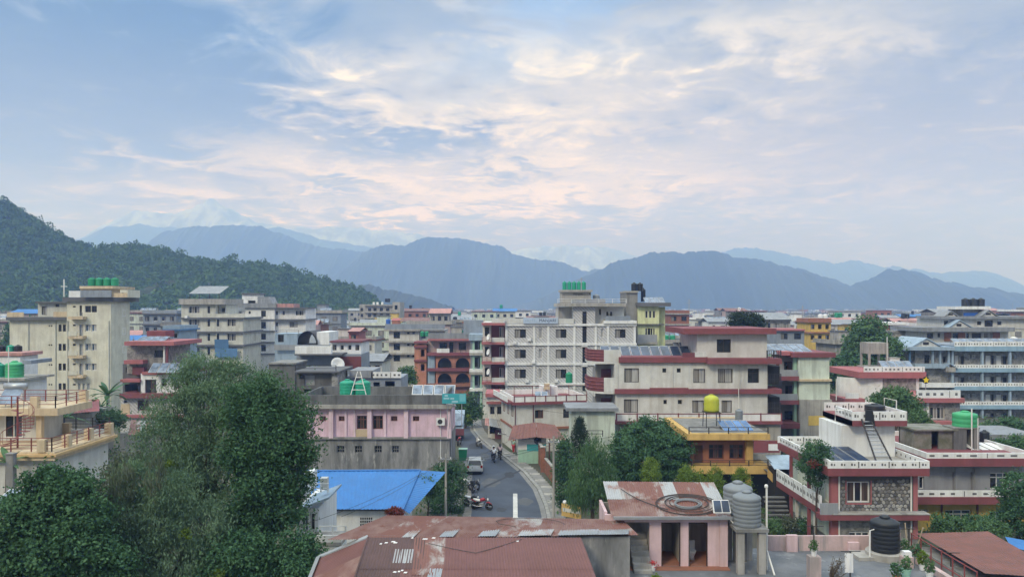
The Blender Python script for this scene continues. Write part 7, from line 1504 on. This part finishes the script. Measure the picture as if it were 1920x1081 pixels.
for lo, hi, tries, det in ((128, 200, 140, True), (200, 300, 260, True), (300, 430, 300, False), (430, 640, 420, False)):
    for _ in range(tries):
        Y = rnd.uniform(lo, hi); px = rnd.uniform(-60, 1960); w_ = rnd.uniform(7, 13); d_ = rnd.uniform(7, 10)
        st = rnd.choice((3, 3, 4, 4, 4, 5)) if Y > 170 else rnd.choice((2, 3, 3))
        if Y > 300: st = rnd.choice((2, 3, 3, 4, 4, 5))
        x0 = X(px, Y)
        if clash(x0, x0 + w_, Y, Y + d_): continue
        if Y < 175 and 835 < px + w_ * F / Y and px < 912: continue
        if before_hero(px, w_ * F / Y, Y) or Y > 430 and px < 690: continue
        if n_h > 262: break
        filler(px, Y, w_, d_, st, rnd.choices(range(12), HW)[0], rnd.choices(range(7), RW)[0], det); n_h += 1
for i, (x, y, z, px, Y, cn) in enumerate(TANKS[:110]):
    mm, nm = rnd.choice(((plask, 'black'), (plask, 'black'), (plask, 'black'), (plasg, 'green'), (plast, 'teal'), (plasw, 'white'), (plasgr, 'grey')))
    for k in range(rnd.choice((1, 1, 2, 2, 3)) if Y < 330 else 1):
        near = 'nearer' if Y < 200 else 'midway' if Y < 300 else 'far'
        tank(0, 0, Y, 1.35 * F / Y, rnd.uniform(1.3, 1.7) * F / Y, mm, f'{("", "second ", "third ")[k]}small {nm} roof tank on a {near} {cn} house {zone(px)}', f'small roof tanks {zone(px)}', parts=False, ribs=3, loc=(x + k * 1.5, y + .4 * k, z))
for x, y, z, px, Y, cn in HEAT[:60]:
    near = 'nearer' if Y < 200 else 'midway'
    for k in range(rnd.choice((2, 3, 4))):
        t = thing('solar_collector', f'{("first", "second", "third", "fourth")[k]} roof collector on a {near} {cn} house {zone(px)}', 'solar collector', (x + k * 1.25, y, z), 0, f'roof collectors {zone(px)}'); me = TANKM.setdefault('c', MB().extr([(0, 0, .3), (1.1, 0, .3), (1.1, 1.3, 1.35), (0, 1.3, 1.35)], (0, .05, -.05)).mesh('collector_glass', gl_s2)); put('collector_glass', me, t)
        put('support_leg', TANKM.setdefault('l', MB().box(.05, .1, 1.2, 1.25, 0, 1.25).mesh('support_leg', steel)), t)
# beyond about three hundred the town goes on as one mass of roofs
q = {}
for _ in range(1500):
    Y = rnd.uniform(600, 1900) if rnd.random() < .75 else rnd.uniform(450, 900); px = rnd.uniform(690 if Y < 1200 else 640, 2050) if Y < 1300 else rnd.uniform(700, 2050); x = X(px, Y); w_ = rnd.uniform(7, 15); h = rnd.uniform(5, 13.5)
    m = rnd.choices((cream, white, concreteL, concrete, greyblue, brickp, salmon2), (3, 5, 5, 3, 2, 2, 1))[0]; mb = q.setdefault(m.name, (MB(), m))[0]; mb.box(x, x + w_, Y, Y + 9, 0, h)
    rm = rnd.choices((slate, concreteL, redfade, tingrey), (3, 3, 1, 2))[0]; q.setdefault(rm.name, (MB(), rm))[0].box(x - .4, x + w_ + .4, Y - .4, Y + 9.4, h + .01, h + .35)
    if rnd.random() < .8:
        w2 = q.setdefault('w', (MB(), gl_d))[0]
        for k in range(int(h / 3)):
            for j in range(3): u = x + w_ * (j + .5) / 3; w2.box(u - .6, u + .6, Y - .05, Y - .002, k * 3 + 1, k * 3 + 2.2)
me_root = thing('far_town', 'hazy mass of roofs and walls filling the far plain', 'town'); me_root['kind'] = 'stuff'
for mb, m in q.values(): mb.build('roofs_and_walls', m, me_root, kind='stuff')
# trees standing among the houses: three grown once, then copied
protos = []
for k, (mm, r) in enumerate(((L_dark, 3.2), (L_mid, 2.8), (L_dark, 2.4))):
    t = thing('town_tree', '', 'tree', (0, 0, -500)); B = [(0, 0, 6 + r * .2, r, r, r * .8), (r * .5, .3, 5.2, r * .7, r * .7, r * .6), (-r * .55, -.2, 5.0, r * .65, r * .65, r * .6), (0, -.5, 7.3, r * .55, r * .55, r * .5)]
    P, O_ = crown_points(B, 2600, .55, 22, .6); put('crown', np_mesh('crown', leaf_quads(P, .62, .7, None, O_), mm), t); MB().tube([(0, 0, 0), (.1, 0, 5)], [.28, .14], 7).build('trunk', bark, t); protos.append(t)
used = set(); n_t = 0; tn = ('dark round', 'mid green spreading', 'dark narrow')
for _ in range(900):
    if n_t >= 105: break
    Y = rnd.choice((rnd.uniform(125, 260), rnd.uniform(200, 420), rnd.uniform(300, 620))); px = rnd.uniform(-30, 1950); x = X(px, Y)
    if clash(x - 1.6, x + 1.6, Y - 1.6, Y + 1.6) or before_hero(px - 15, 30, Y) or (Y < 200 and 835 < px < 915): continue
    k = rnd.randrange(3); lb = f'{rnd.choice(("", "small ", "full ", "ragged "))}{tn[k]} tree among {"nearer" if Y < 200 else "midway" if Y < 300 else "far"} houses {zone(px)}'; s = rnd.uniform(.75, 1.35)
    r = protos[k] if k not in used else copy_thing(protos[k], (x, Y, 0), rnd.uniform(0, 6.28), lb, 'town trees ' + zone(px))
    if k not in used: used.add(k); r.location = (x, Y, 0); r['label'] = lb; r['group'] = 'town trees ' + zone(px)
    r.scale = (s, s, s * rnd.uniform(.85, 1.2)); n_t += 1; FOOT.append((x - 1, x + 1, Y - 1, Y + 1))
# a belt of far trees on the plain
P = []
for _ in range(700):
    Y = rnd.uniform(700, 2000); px = rnd.uniform(700, 2000); c = np.array([X(px, Y), Y, rnd.uniform(3, 7)]); P.append(npr.normal(size=(26, 3)) * np.array([3, 2.4, 2.4]) + c)
tag(put('far_trees', np_mesh('far_trees', leaf_quads(np.concatenate(P), 2.4, .8), M_wood)), 'dark specks of trees scattered through the far plain', 'trees', kind='stuff')
P = []
for _ in range(5200):
    Y = rnd.uniform(56, 260); px = rnd.uniform(-50, 1970); x = X(px, Y)
    if 820 < px < 1060 and Y < 130: continue
    P.append(npr.normal(size=(8, 3)) * np.array([.5, .5, .22]) + np.array([x, Y, .3]))
tag(put('undergrowth', np_mesh('undergrowth', leaf_quads(np.concatenate(P), .38, .5), L_mid)), 'weeds and low growth between the houses', 'undergrowth', kind='stuff')
# ------------------------------------------------------------------ vehicles, people, poles and wires
carp = P_('pearl_white_car_paint', (.62, .63, .64), rough=.25, var=.03, spec=.5, bump=0); rubber = P_('tyre_rubber', (.02, .02, .021), rough=.8); lampr = P_('tail_lamp_red', (.35, .02, .02), rough=.25, bump=0); chrome = P_('chrome', (.6, .6, .62), rough=.2, metal=.9, bump=0)
def car(loc, rz):
    t = thing('parked_car', 'white hatchback parked along the lane, seen from behind', 'car', loc, rz)   # +y is its nose
    prof = [(-1.95, .32), (-1.98, .62), (-1.90, .92), (1.15, .98), (1.75, .86), (1.98, .62), (1.98, .32)]
    b = MB().extr([(-.84, y, z) for y, z in prof], (1.68, 0, 0)).build('body', carp, t); b.modifiers.new('edge', 'BEVEL').width = .07
    cab = [(-1.88, .93), (-1.58, 1.46), (-.9, 1.54), (.1, 1.52), (.95, .98)]
    mb = MB(); n = len(cab)
    for (y, z), k in zip(cab, (.80, .68, .64, .64, .78)): mb.v += [(-k, y, z), (k, y, z)]
    for i in range(n - 1): mb.f.append((2 * i, 2 * i + 1, 2 * i + 3, 2 * i + 2))
    mb.f += [tuple(2 * i for i in range(n)), tuple(2 * i + 1 for i in range(n))[::-1]]
    c = mb.build('cabin', carp, t); c.modifiers.new('edge', 'BEVEL').width = .04
    MB().extr([(-.68, -1.86, 1.0), (.68, -1.86, 1.0), (.60, -1.62, 1.40), (-.60, -1.62, 1.40)], (0, -.03, .012)).build('rear_window', gl_d, t)
    MB().extr([(-.7, .9, 1.03), (.7, .9, 1.03), (.6, .2, 1.47), (-.6, .2, 1.47)], (0, .03, .02)).build('windscreen', gl_d, t)
    for s in (-1, 1):
        for a, e in ((-1.4, -.45), (-.38, .6)): MB().extr([(s * .78, a, 1.02), (s * .78, e, 1.02), (s * .675, min(e, .25), 1.42), (s * .675, a + .1, 1.42)], (s * .02, 0, 0)).build('side_window', gl_d, t)
        MB().box(s * .70 - .11, s * .70 + .11, -2.0, -1.9, .72, .98).build('tail_lamp', lampr, t); MB().box(s * .6 - .16, s * .6 + .16, 1.9, 2.0, .68, .82).build('headlight', plasw, t); MB().box(s * .92 - .08, s * .92 + .08, .62, .74, 1.0, 1.12).build('mirror', carp, t)
        for y in (-1.25, 1.25):
            w_ = MB().lathe([(.18, -.1), (.30, -.1), (.32, -.05), (.32, .05), (.30, .1), (.18, .1)], 18).build('wheel', rubber, t, (s * .76, y, .32)); w_.rotation_euler = (0, R(90), 0); MB().lathe([(.17, -.085), (.17, .105)], 12).build('rim', chrome, w_)
    MB().box(-.8, .8, -2.04, -1.93, .34, .6).build('rear_bumper', carp, t); MB().box(-.7, .7, -2.05, -1.99, .28, .38).build('bumper_trim', plask, t); MB().box(-.26, .26, -2.01, -1.975, .70, .84).build('number_plate', plasw, t)
x, y = gp(889, 890); car((x, y + 2, .02), R(2))
def bike(label, loc, rz, body, seat=plask, fairing=None, box_=None):
    """a parked or ridden motorcycle; +x is its front"""
    t = thing('motorcycle', label, 'motorcycle', loc, rz, 'motorcycles along the lane')
    for nm, x in (('rear_wheel', -.62), ('front_wheel', .66)):
        w_ = MB(); prof = [(.29 + .055 * math.cos(a), .055 * math.sin(a)) for a in [math.pi * 2 * k / 8 for k in range(9)]]; w_.lathe(prof, 18); o = w_.build(nm, rubber, t, (x, 0, .30), True); o.rotation_euler = (R(90), 0, 0)
        q = MB().lathe([(.05, -.06), (.05, .06)], 8)
        for k in range(6): a = k * math.pi / 3; q.tube([(0, 0, 0), (.24 * math.cos(a), .24 * math.sin(a), 0)], .014, 4)
        q.build('spokes', chrome, o, kind='stuff')
    MB().tube([(.66, 0, .30), (.48, 0, .85), (.42, 0, 1.0)], .035).build('fork', chrome, t)
    MB().tube([(.30, -.34, 1.02), (.42, -.12, 1.0), (.42, .12, 1.0), (.30, .34, 1.02)], .018).build('handlebar', steelD, t)
    MB().tube([(.44, 0, .82), (.1, 0, .42), (-.3, 0, .40), (-.62, 0, .30)], .04).tube([(.40, 0, .86), (-.2, 0, .66), (-.75, 0, .74)], .035).build('frame', steelD, t)
    MB().box(-.18, .2, -.13, .13, .28, .56).build('engine', steel, t)
    tk_ = MB().tube([(.36, 0, .84), (.2, 0, .90), (-.02, 0, .84), (-.14, 0, .76)], [.06, .15, .15, .09], 10).build('fuel_tank', body, t, smooth=True)
    MB().tube([(-.10, 0, .79), (-.4, 0, .80), (-.75, 0, .88)], [.10, .13, .08], 8).build('seat', seat, t); MB().tube([(-.5, 0, .68), (-.80, 0, .80), (-.95, 0, .82)], [.09, .08, .03], 8).build('tail', body, t); MB().tube([(.42, 0, .62), (.62, 0, .68), (.92, 0, .50)], [.04, .07, .03], 6).build('mudguard', body, t)
    MB().lathe([(.09, 0), (.11, .06), (.07, .1)], 12).build('headlight', plasw, t, (.52, 0, .9)).rotation_euler = (0, R(90), 0)
    MB().tube([(.05, -.14, .34), (-.4, -.17, .32), (-.8, -.18, .42)], [.03, .045, .05], 8).build('exhaust', chrome, t); MB().tube([(-.05, .1, .3), (-.02, .28, .02)], .015).build('side_stand', steelD, t)
    for s in (-1, 1): MB().tube([(.36, s * .22, 1.02), (.33, s * .26, 1.2)], .01, 4).lathe([(.05, 0), (.05, .02)], 8, (.33, s * .26, 1.2)).build('mirror', plask, t)
    if fairing: MB().extr([(.45, -.16, .6), (.45, .16, .6), (.52, .12, 1.12), (.52, -.12, 1.12)], (.06, 0, 0)).build('leg_shield', fairing, t)
    if box_: MB().box(-.95, -.62, -.17, .17, .92, 1.2).build('carrier_box', box_, t)
    return t
mred = P_('red_bike_paint', (.36, .03, .04), rough=.3, bump=0); mblk = P_('black_bike_paint', (.02, .02, .024), rough=.3, bump=0); mwht = P_('white_bike_paint', (.68, .68, .68), rough=.35, bump=0)
def at(px, py, z=.02): x, y = gp(px, py); return (x, y, z)
bike('red and black motorcycle standing sideways on the near lane edge', at(903, 955), R(-14), mred, plasw); bike('black motorcycle with a pale seat tucked behind the red one', at(886, 950), R(-28), mblk, plasw); bike('dark motorcycle parked nose in beside the white car', at(892, 921), R(70), mblk, box_=plask)
bike('pale scooter leaning against the roadside bush', at(874, 917), R(140), mwht, plasgr, mwht); bike('white scooter parked on the pavement side of the lane', at(898, 838), R(115), mwht, plask, mwht); bike('dark red motorcycle parked before the red kiosk', at(861, 834), R(80), mred)
def skin(name, m, pts, edges, rad, par, sub=2, root=0):
    me = bpy.data.meshes.new(name); me.from_pydata(pts, edges, []); me.materials.append(m); o = put(name, me, par); o.modifiers.new('skin', 'SKIN').use_smooth_shade = True
    for i, r in enumerate(rad): me.skin_vertices[0].data[i].radius = (r, r) if not isinstance(r, tuple) else r
    for i in range(len(pts)): me.skin_vertices[0].data[i].use_root = i == root
    s = o.modifiers.new('sub', 'SUBSURF'); s.levels = sub; s.render_levels = sub; return o
skinm = P_('skin', (.30, .16, .10), rough=.55, bump=0); hairm = P_('black_hair', (.012, .010, .010), rough=.5)
def person(label, loc, rz, pose, shirt, trousers, helmet=None, long_hair=False):
    """+x is the way the person faces; pose gives the joints"""
    t = thing('person', label, 'person', loc, rz); J = pose
    names = list(J); ix = {n: i for i, n in enumerate(names)}; pts = [J[n] for n in names]
    E = [('pelvis', 'waist'), ('waist', 'chest'), ('chest', 'neck'), ('neck', 'head')]; RR = dict(pelvis=.14, waist=.125, chest=.15, neck=.055, head=.10)
    for s in 'lr': E += [('chest', 'sh' + s), ('sh' + s, 'el' + s), ('el' + s, 'wr' + s), ('wr' + s, 'fi' + s), ('pelvis', 'hi' + s), ('hi' + s, 'kn' + s), ('kn' + s, 'an' + s), ('an' + s, 'to' + s)]; RR.update({'sh' + s: .065, 'el' + s: .045, 'wr' + s: .032, 'fi' + s: .03, 'hi' + s: .085, 'kn' + s: .06, 'an' + s: .042, 'to' + s: .035})
    skin('body', skinm, pts, [(ix[a], ix[b]) for a, b in E], [RR[n] for n in names], t)
    def sub_(nm, m, keep, grow, ends={}):
        ks = [n for n in names if n in keep]; jx = {n: i for i, n in enumerate(ks)}; return skin(nm, m, [J[n] for n in ks], [(jx[a], jx[b]) for a, b in E if a in jx and b in jx], [RR[n] + grow for n in ks], t)
    sub_('shirt', shirt, ('pelvis', 'waist', 'chest', 'shl', 'shr', 'ell', 'elr'), .022); sub_('trousers', trousers, ('pelvis', 'hil', 'hir', 'knl', 'knr', 'anl', 'anr'), .02)
    h = Vector(J['head'])
    if helmet: MB().lathe([(.12, -.1), (.155, -.02), (.15, .07), (.10, .14), (.03, .165)], 14).build('helmet', helmet, t, tuple(h), True); MB().box(.10, .15, -.09, .09, -.05, .04).build('visor', gl_d, t, tuple(h))
    else:
        MB().lathe([(.115, -.02), (.125, .05), (.09, .11), (.03, .135)], 12).build('hair', hairm, t, (h.x - .015, h.y, h.z), True)
        if long_hair: MB().tube([(h.x - .08, h.y, h.z + .04), (h.x - .12, h.y, h.z - .12), (h.x - .13, h.y, h.z - .34)], [.09, .10, .05], 8).build('hair', hairm, t)
    f = MB()
    for s in (-1, 1): f.box(.095, .105, s * .04 - .014, s * .04 + .014, .005, .02)
    f.box(.10, .125, -.012, .012, -.03, .01).box(.09, .102, -.025, .025, -.062, -.05); f.build('face', hairm if False else skinm, t, tuple(h))
    return t
def stand(step=.12, arm=.2):
    J = dict(pelvis=(0, 0, .92), waist=(0, 0, 1.08), chest=(.01, 0, 1.30), neck=(.0, 0, 1.47), head=(.03, 0, 1.60))
    for s, k in (('l', 1), ('r', -1)): J.update({'sh' + s: (0, k * .19, 1.38), 'el' + s: (-.04 + k * .05, k * .24, 1.12), 'wr' + s: (.08 + k * arm * .3, k * .23, .90), 'fi' + s: (.11 + k * arm * .3, k * .22, .82), 'hi' + s: (0, k * .09, .86), 'kn' + s: (k * step * .6 + .03, k * .10, .48), 'an' + s: (k * step, k * .10, .08), 'to' + s: (k * step + .14, k * .11, .03)})
    return J
def ride(dx=0):
    J = dict(pelvis=(-.32 + dx, 0, .97), waist=(-.29 + dx, 0, 1.12), chest=(-.2 + dx, 0, 1.34), neck=(-.17 + dx, 0, 1.50), head=(-.12 + dx, 0, 1.63))
    for s, k in (('l', 1), ('r', -1)): J.update({'sh' + s: (-.18 + dx, k * .19, 1.41), 'el' + s: (.02 + dx, k * .29, 1.18), 'wr' + s: (.26 + dx * .6, k * .30, 1.05), 'fi' + s: (.31 + dx * .6, k * .29, 1.04), 'hi' + s: (-.30 + dx, k * .11, .93), 'kn' + s: (.06 + dx * .6, k * .20, .74), 'an' + s: (-.04 + dx * .6, k * .17, .36), 'to' + s: (.12 + dx * .6, k * .18, .32)})
    return J
jean = P_('dark_jeans', (.03, .035, .05)); whs = P_('white_shirt', (.72, .72, .74), var=.05); pks = P_('pale_pink_top', (.55, .42, .42)); redt = P_('red_trousers', (.45, .03, .05)); greens = P_('pale_green_top', (.35, .50, .42))
lx, ly, lz = at(925, 864); bike('motorcycle being ridden up the lane by two people', (lx, ly, lz), R(98), mblk); person('rider in a white shirt and pale helmet on the ridden motorcycle', (lx, ly, lz), R(98), ride(), whs, jean, plasw); person('passenger in a white shirt sitting behind the helmeted rider', (lx, ly, lz), R(98), ride(-.38), whs, jean, None, False)
lx, ly, lz = at(937, 860); bike('dark scooter ridden close to the kerb beside the white shirted riders', (lx, ly, lz), R(100), mblk, plask, mblk); person('rider in a pale pink top close to the kerb', (lx, ly, lz), R(100), ride(), pks, jean, None, True)
xx, yy = gp(958, 850); person('person in red trousers and green top standing by the shop posts', (xx + .3, yy, .14), R(250), stand(), greens, redt, None, True)
xx, yy = gp(916, 812); person('person in a cream top in the shade of the striped awning', (xx + .4, yy, .14), R(200), stand(.02), cream, jean)
# poles and wires
def pole(label, px, Y, pyt, r=.11, m=concreteL, arms=True):
    t = thing('utility_pole', label, 'pole', (X(px, Y), Y, 0), 0, 'poles along the lane'); h = Z(pyt, Y); MB().tube([(0, 0, 0), (0, 0, h)], [r, r * .75], 8).build('shaft', m, t)
    if arms: MB().box(-.5, .5, -.05, .05, h - .5, h - .4).build('crossarm', steel, t)
    for k in (-.4, 0, .4): MB().lathe([(.04, 0), (.05, .05), (.02, .12)], 8).build('insulator', plasw, t, (k, 0, h - .4))
    return Vector((X(px, Y), Y, h - .35))
a = pole('grey utility pole standing in the roadside bush', 836, 64.5, 850); c = pole('grey utility pole by the brick wall and conifers', 1038, 64, 818); d = pole('slim pale pole in front of the lane shop awning', 941, 91, 806, .08); e = pole('slim pole beside the pink building corner', 846, 76, 752, .09, steel)
for k, (p, q_, sg) in enumerate(((a, c, .5), (a, e, .3), (c, d, .4), (d, Vector((X(905, 118), 118, 8)), .5), (a, Vector((X(640, 46), 46, Z(968, 46))), .35), (a, Vector((X(560, 46), 46, Z(985, 46))), .5), (c, Vector((X(1240, 78), 78, 6)), .6), (e, d, .5))):
    for j in range(2 if k < 4 else 1): wire('overhead_wire', ('thin black wire strung across the lane between two poles', 'thin black wire from the bush pole to the pink building corner', 'thin black wire from the brick wall pole to the slim pale pole', 'thin black wire running up the lane past the awning', 'thin black wire sagging from the bush pole over the blue roof', 'thin black wire dropping from the bush pole to the white villa', 'thin black wire from the brick wall pole into the round tree', 'thin black wire crossing the lane by the kiosk')[k] + ('' if j == 0 else ', lower one'), [tuple(p + Vector((.3 * j, 0, -.12 * j))), tuple(q_ + Vector((.3 * j, 0, -.15 * j)))], sg, .014, steelD, 'cable', 'wires over the lane')
for i, (xa, ya, xb, yb) in enumerate(((860, 84, 1150, 77), (842, 90, 960, 100), (700, 92, 880, 98), (880, 110, 1100, 97), (1040, 64, 1300, 66), (836, 64, 1000, 86))):
    wire('overhead_wire', ('thin black wire from the pink building corner to the red banded hotel', 'thin black wire from the slim pole to the awning shop', 'thin black wire from the lilac roof toward the kiosk', 'thin black wire from the flowering tree to the corner house terrace', 'thin black wire from the brick wall pole over the lime shrubs', 'thin black wire from the bush pole to the mint shop')[i], [(X(xa, ya), ya, (8.2, 7.4, 8.0, 7.0, 5.6, 4.2)[i]), (X(xb, yb), yb, (6.5, 7.0, 7.5, 7.2, 6.2, 4.4)[i])], .45, .014, steelD, 'cable', 'wires over the lane')
# yellow star with a dark rim by the stripe-walled house
t = thing('star_ornament', 'small yellow star with a dark rim at the red roof corner', 'ornament', (X(1736, 93), 93, Z(712, 93)))
def star(k, y): return [(k * (1 if i % 2 == 0 else .5) * math.sin(math.pi * i / 5), y, k * (1 if i % 2 == 0 else .5) * math.cos(math.pi * i / 5)) for i in range(10)]
MB().extr(star(.40, -.10), (0, .05, 0)).build('star', P_('bright_yellow_paint', (.75, .60, .02), bump=0), t); MB().lathe([(.42, 0), (.42, .05)], 16).build('dark_disc', plask, t).rotation_euler = (R(90), 0, 0); MB().tube([(0, .05, -.4), (0, .05, -2.0)], .05).build('post', steel, t)
for i, (px, Y, pyt, pyb) in enumerate(((1292, 230, 560, 600), (1118, 300, 566, 600), (1505, 200, 572, 620), (655, 170, 590, 640), (1090, 118, 520, 545))): t = thing('aerial', ('lattice aerial on a brown roof beyond the lime house', 'thin aerial on a far roof beyond the striped hotel', 'thin aerial beside the mustard tower house', 'white aerial pole above the red roofs', 'thin aerial behind the teal tanks')[i], 'aerial', (X(px, Y), Y, Z(pyb, Y))); h = Z(pyt, Y) - Z(pyb, Y); MB().tube([(0, 0, 0), (0, 0, h)], .10).build('mast', steel, t); MB().box(-.7, .7, -.04, .04, h * .8, h * .82).box(-.5, .5, -.04, .04, h * .9, h * .92).build('dipole', steel, t)
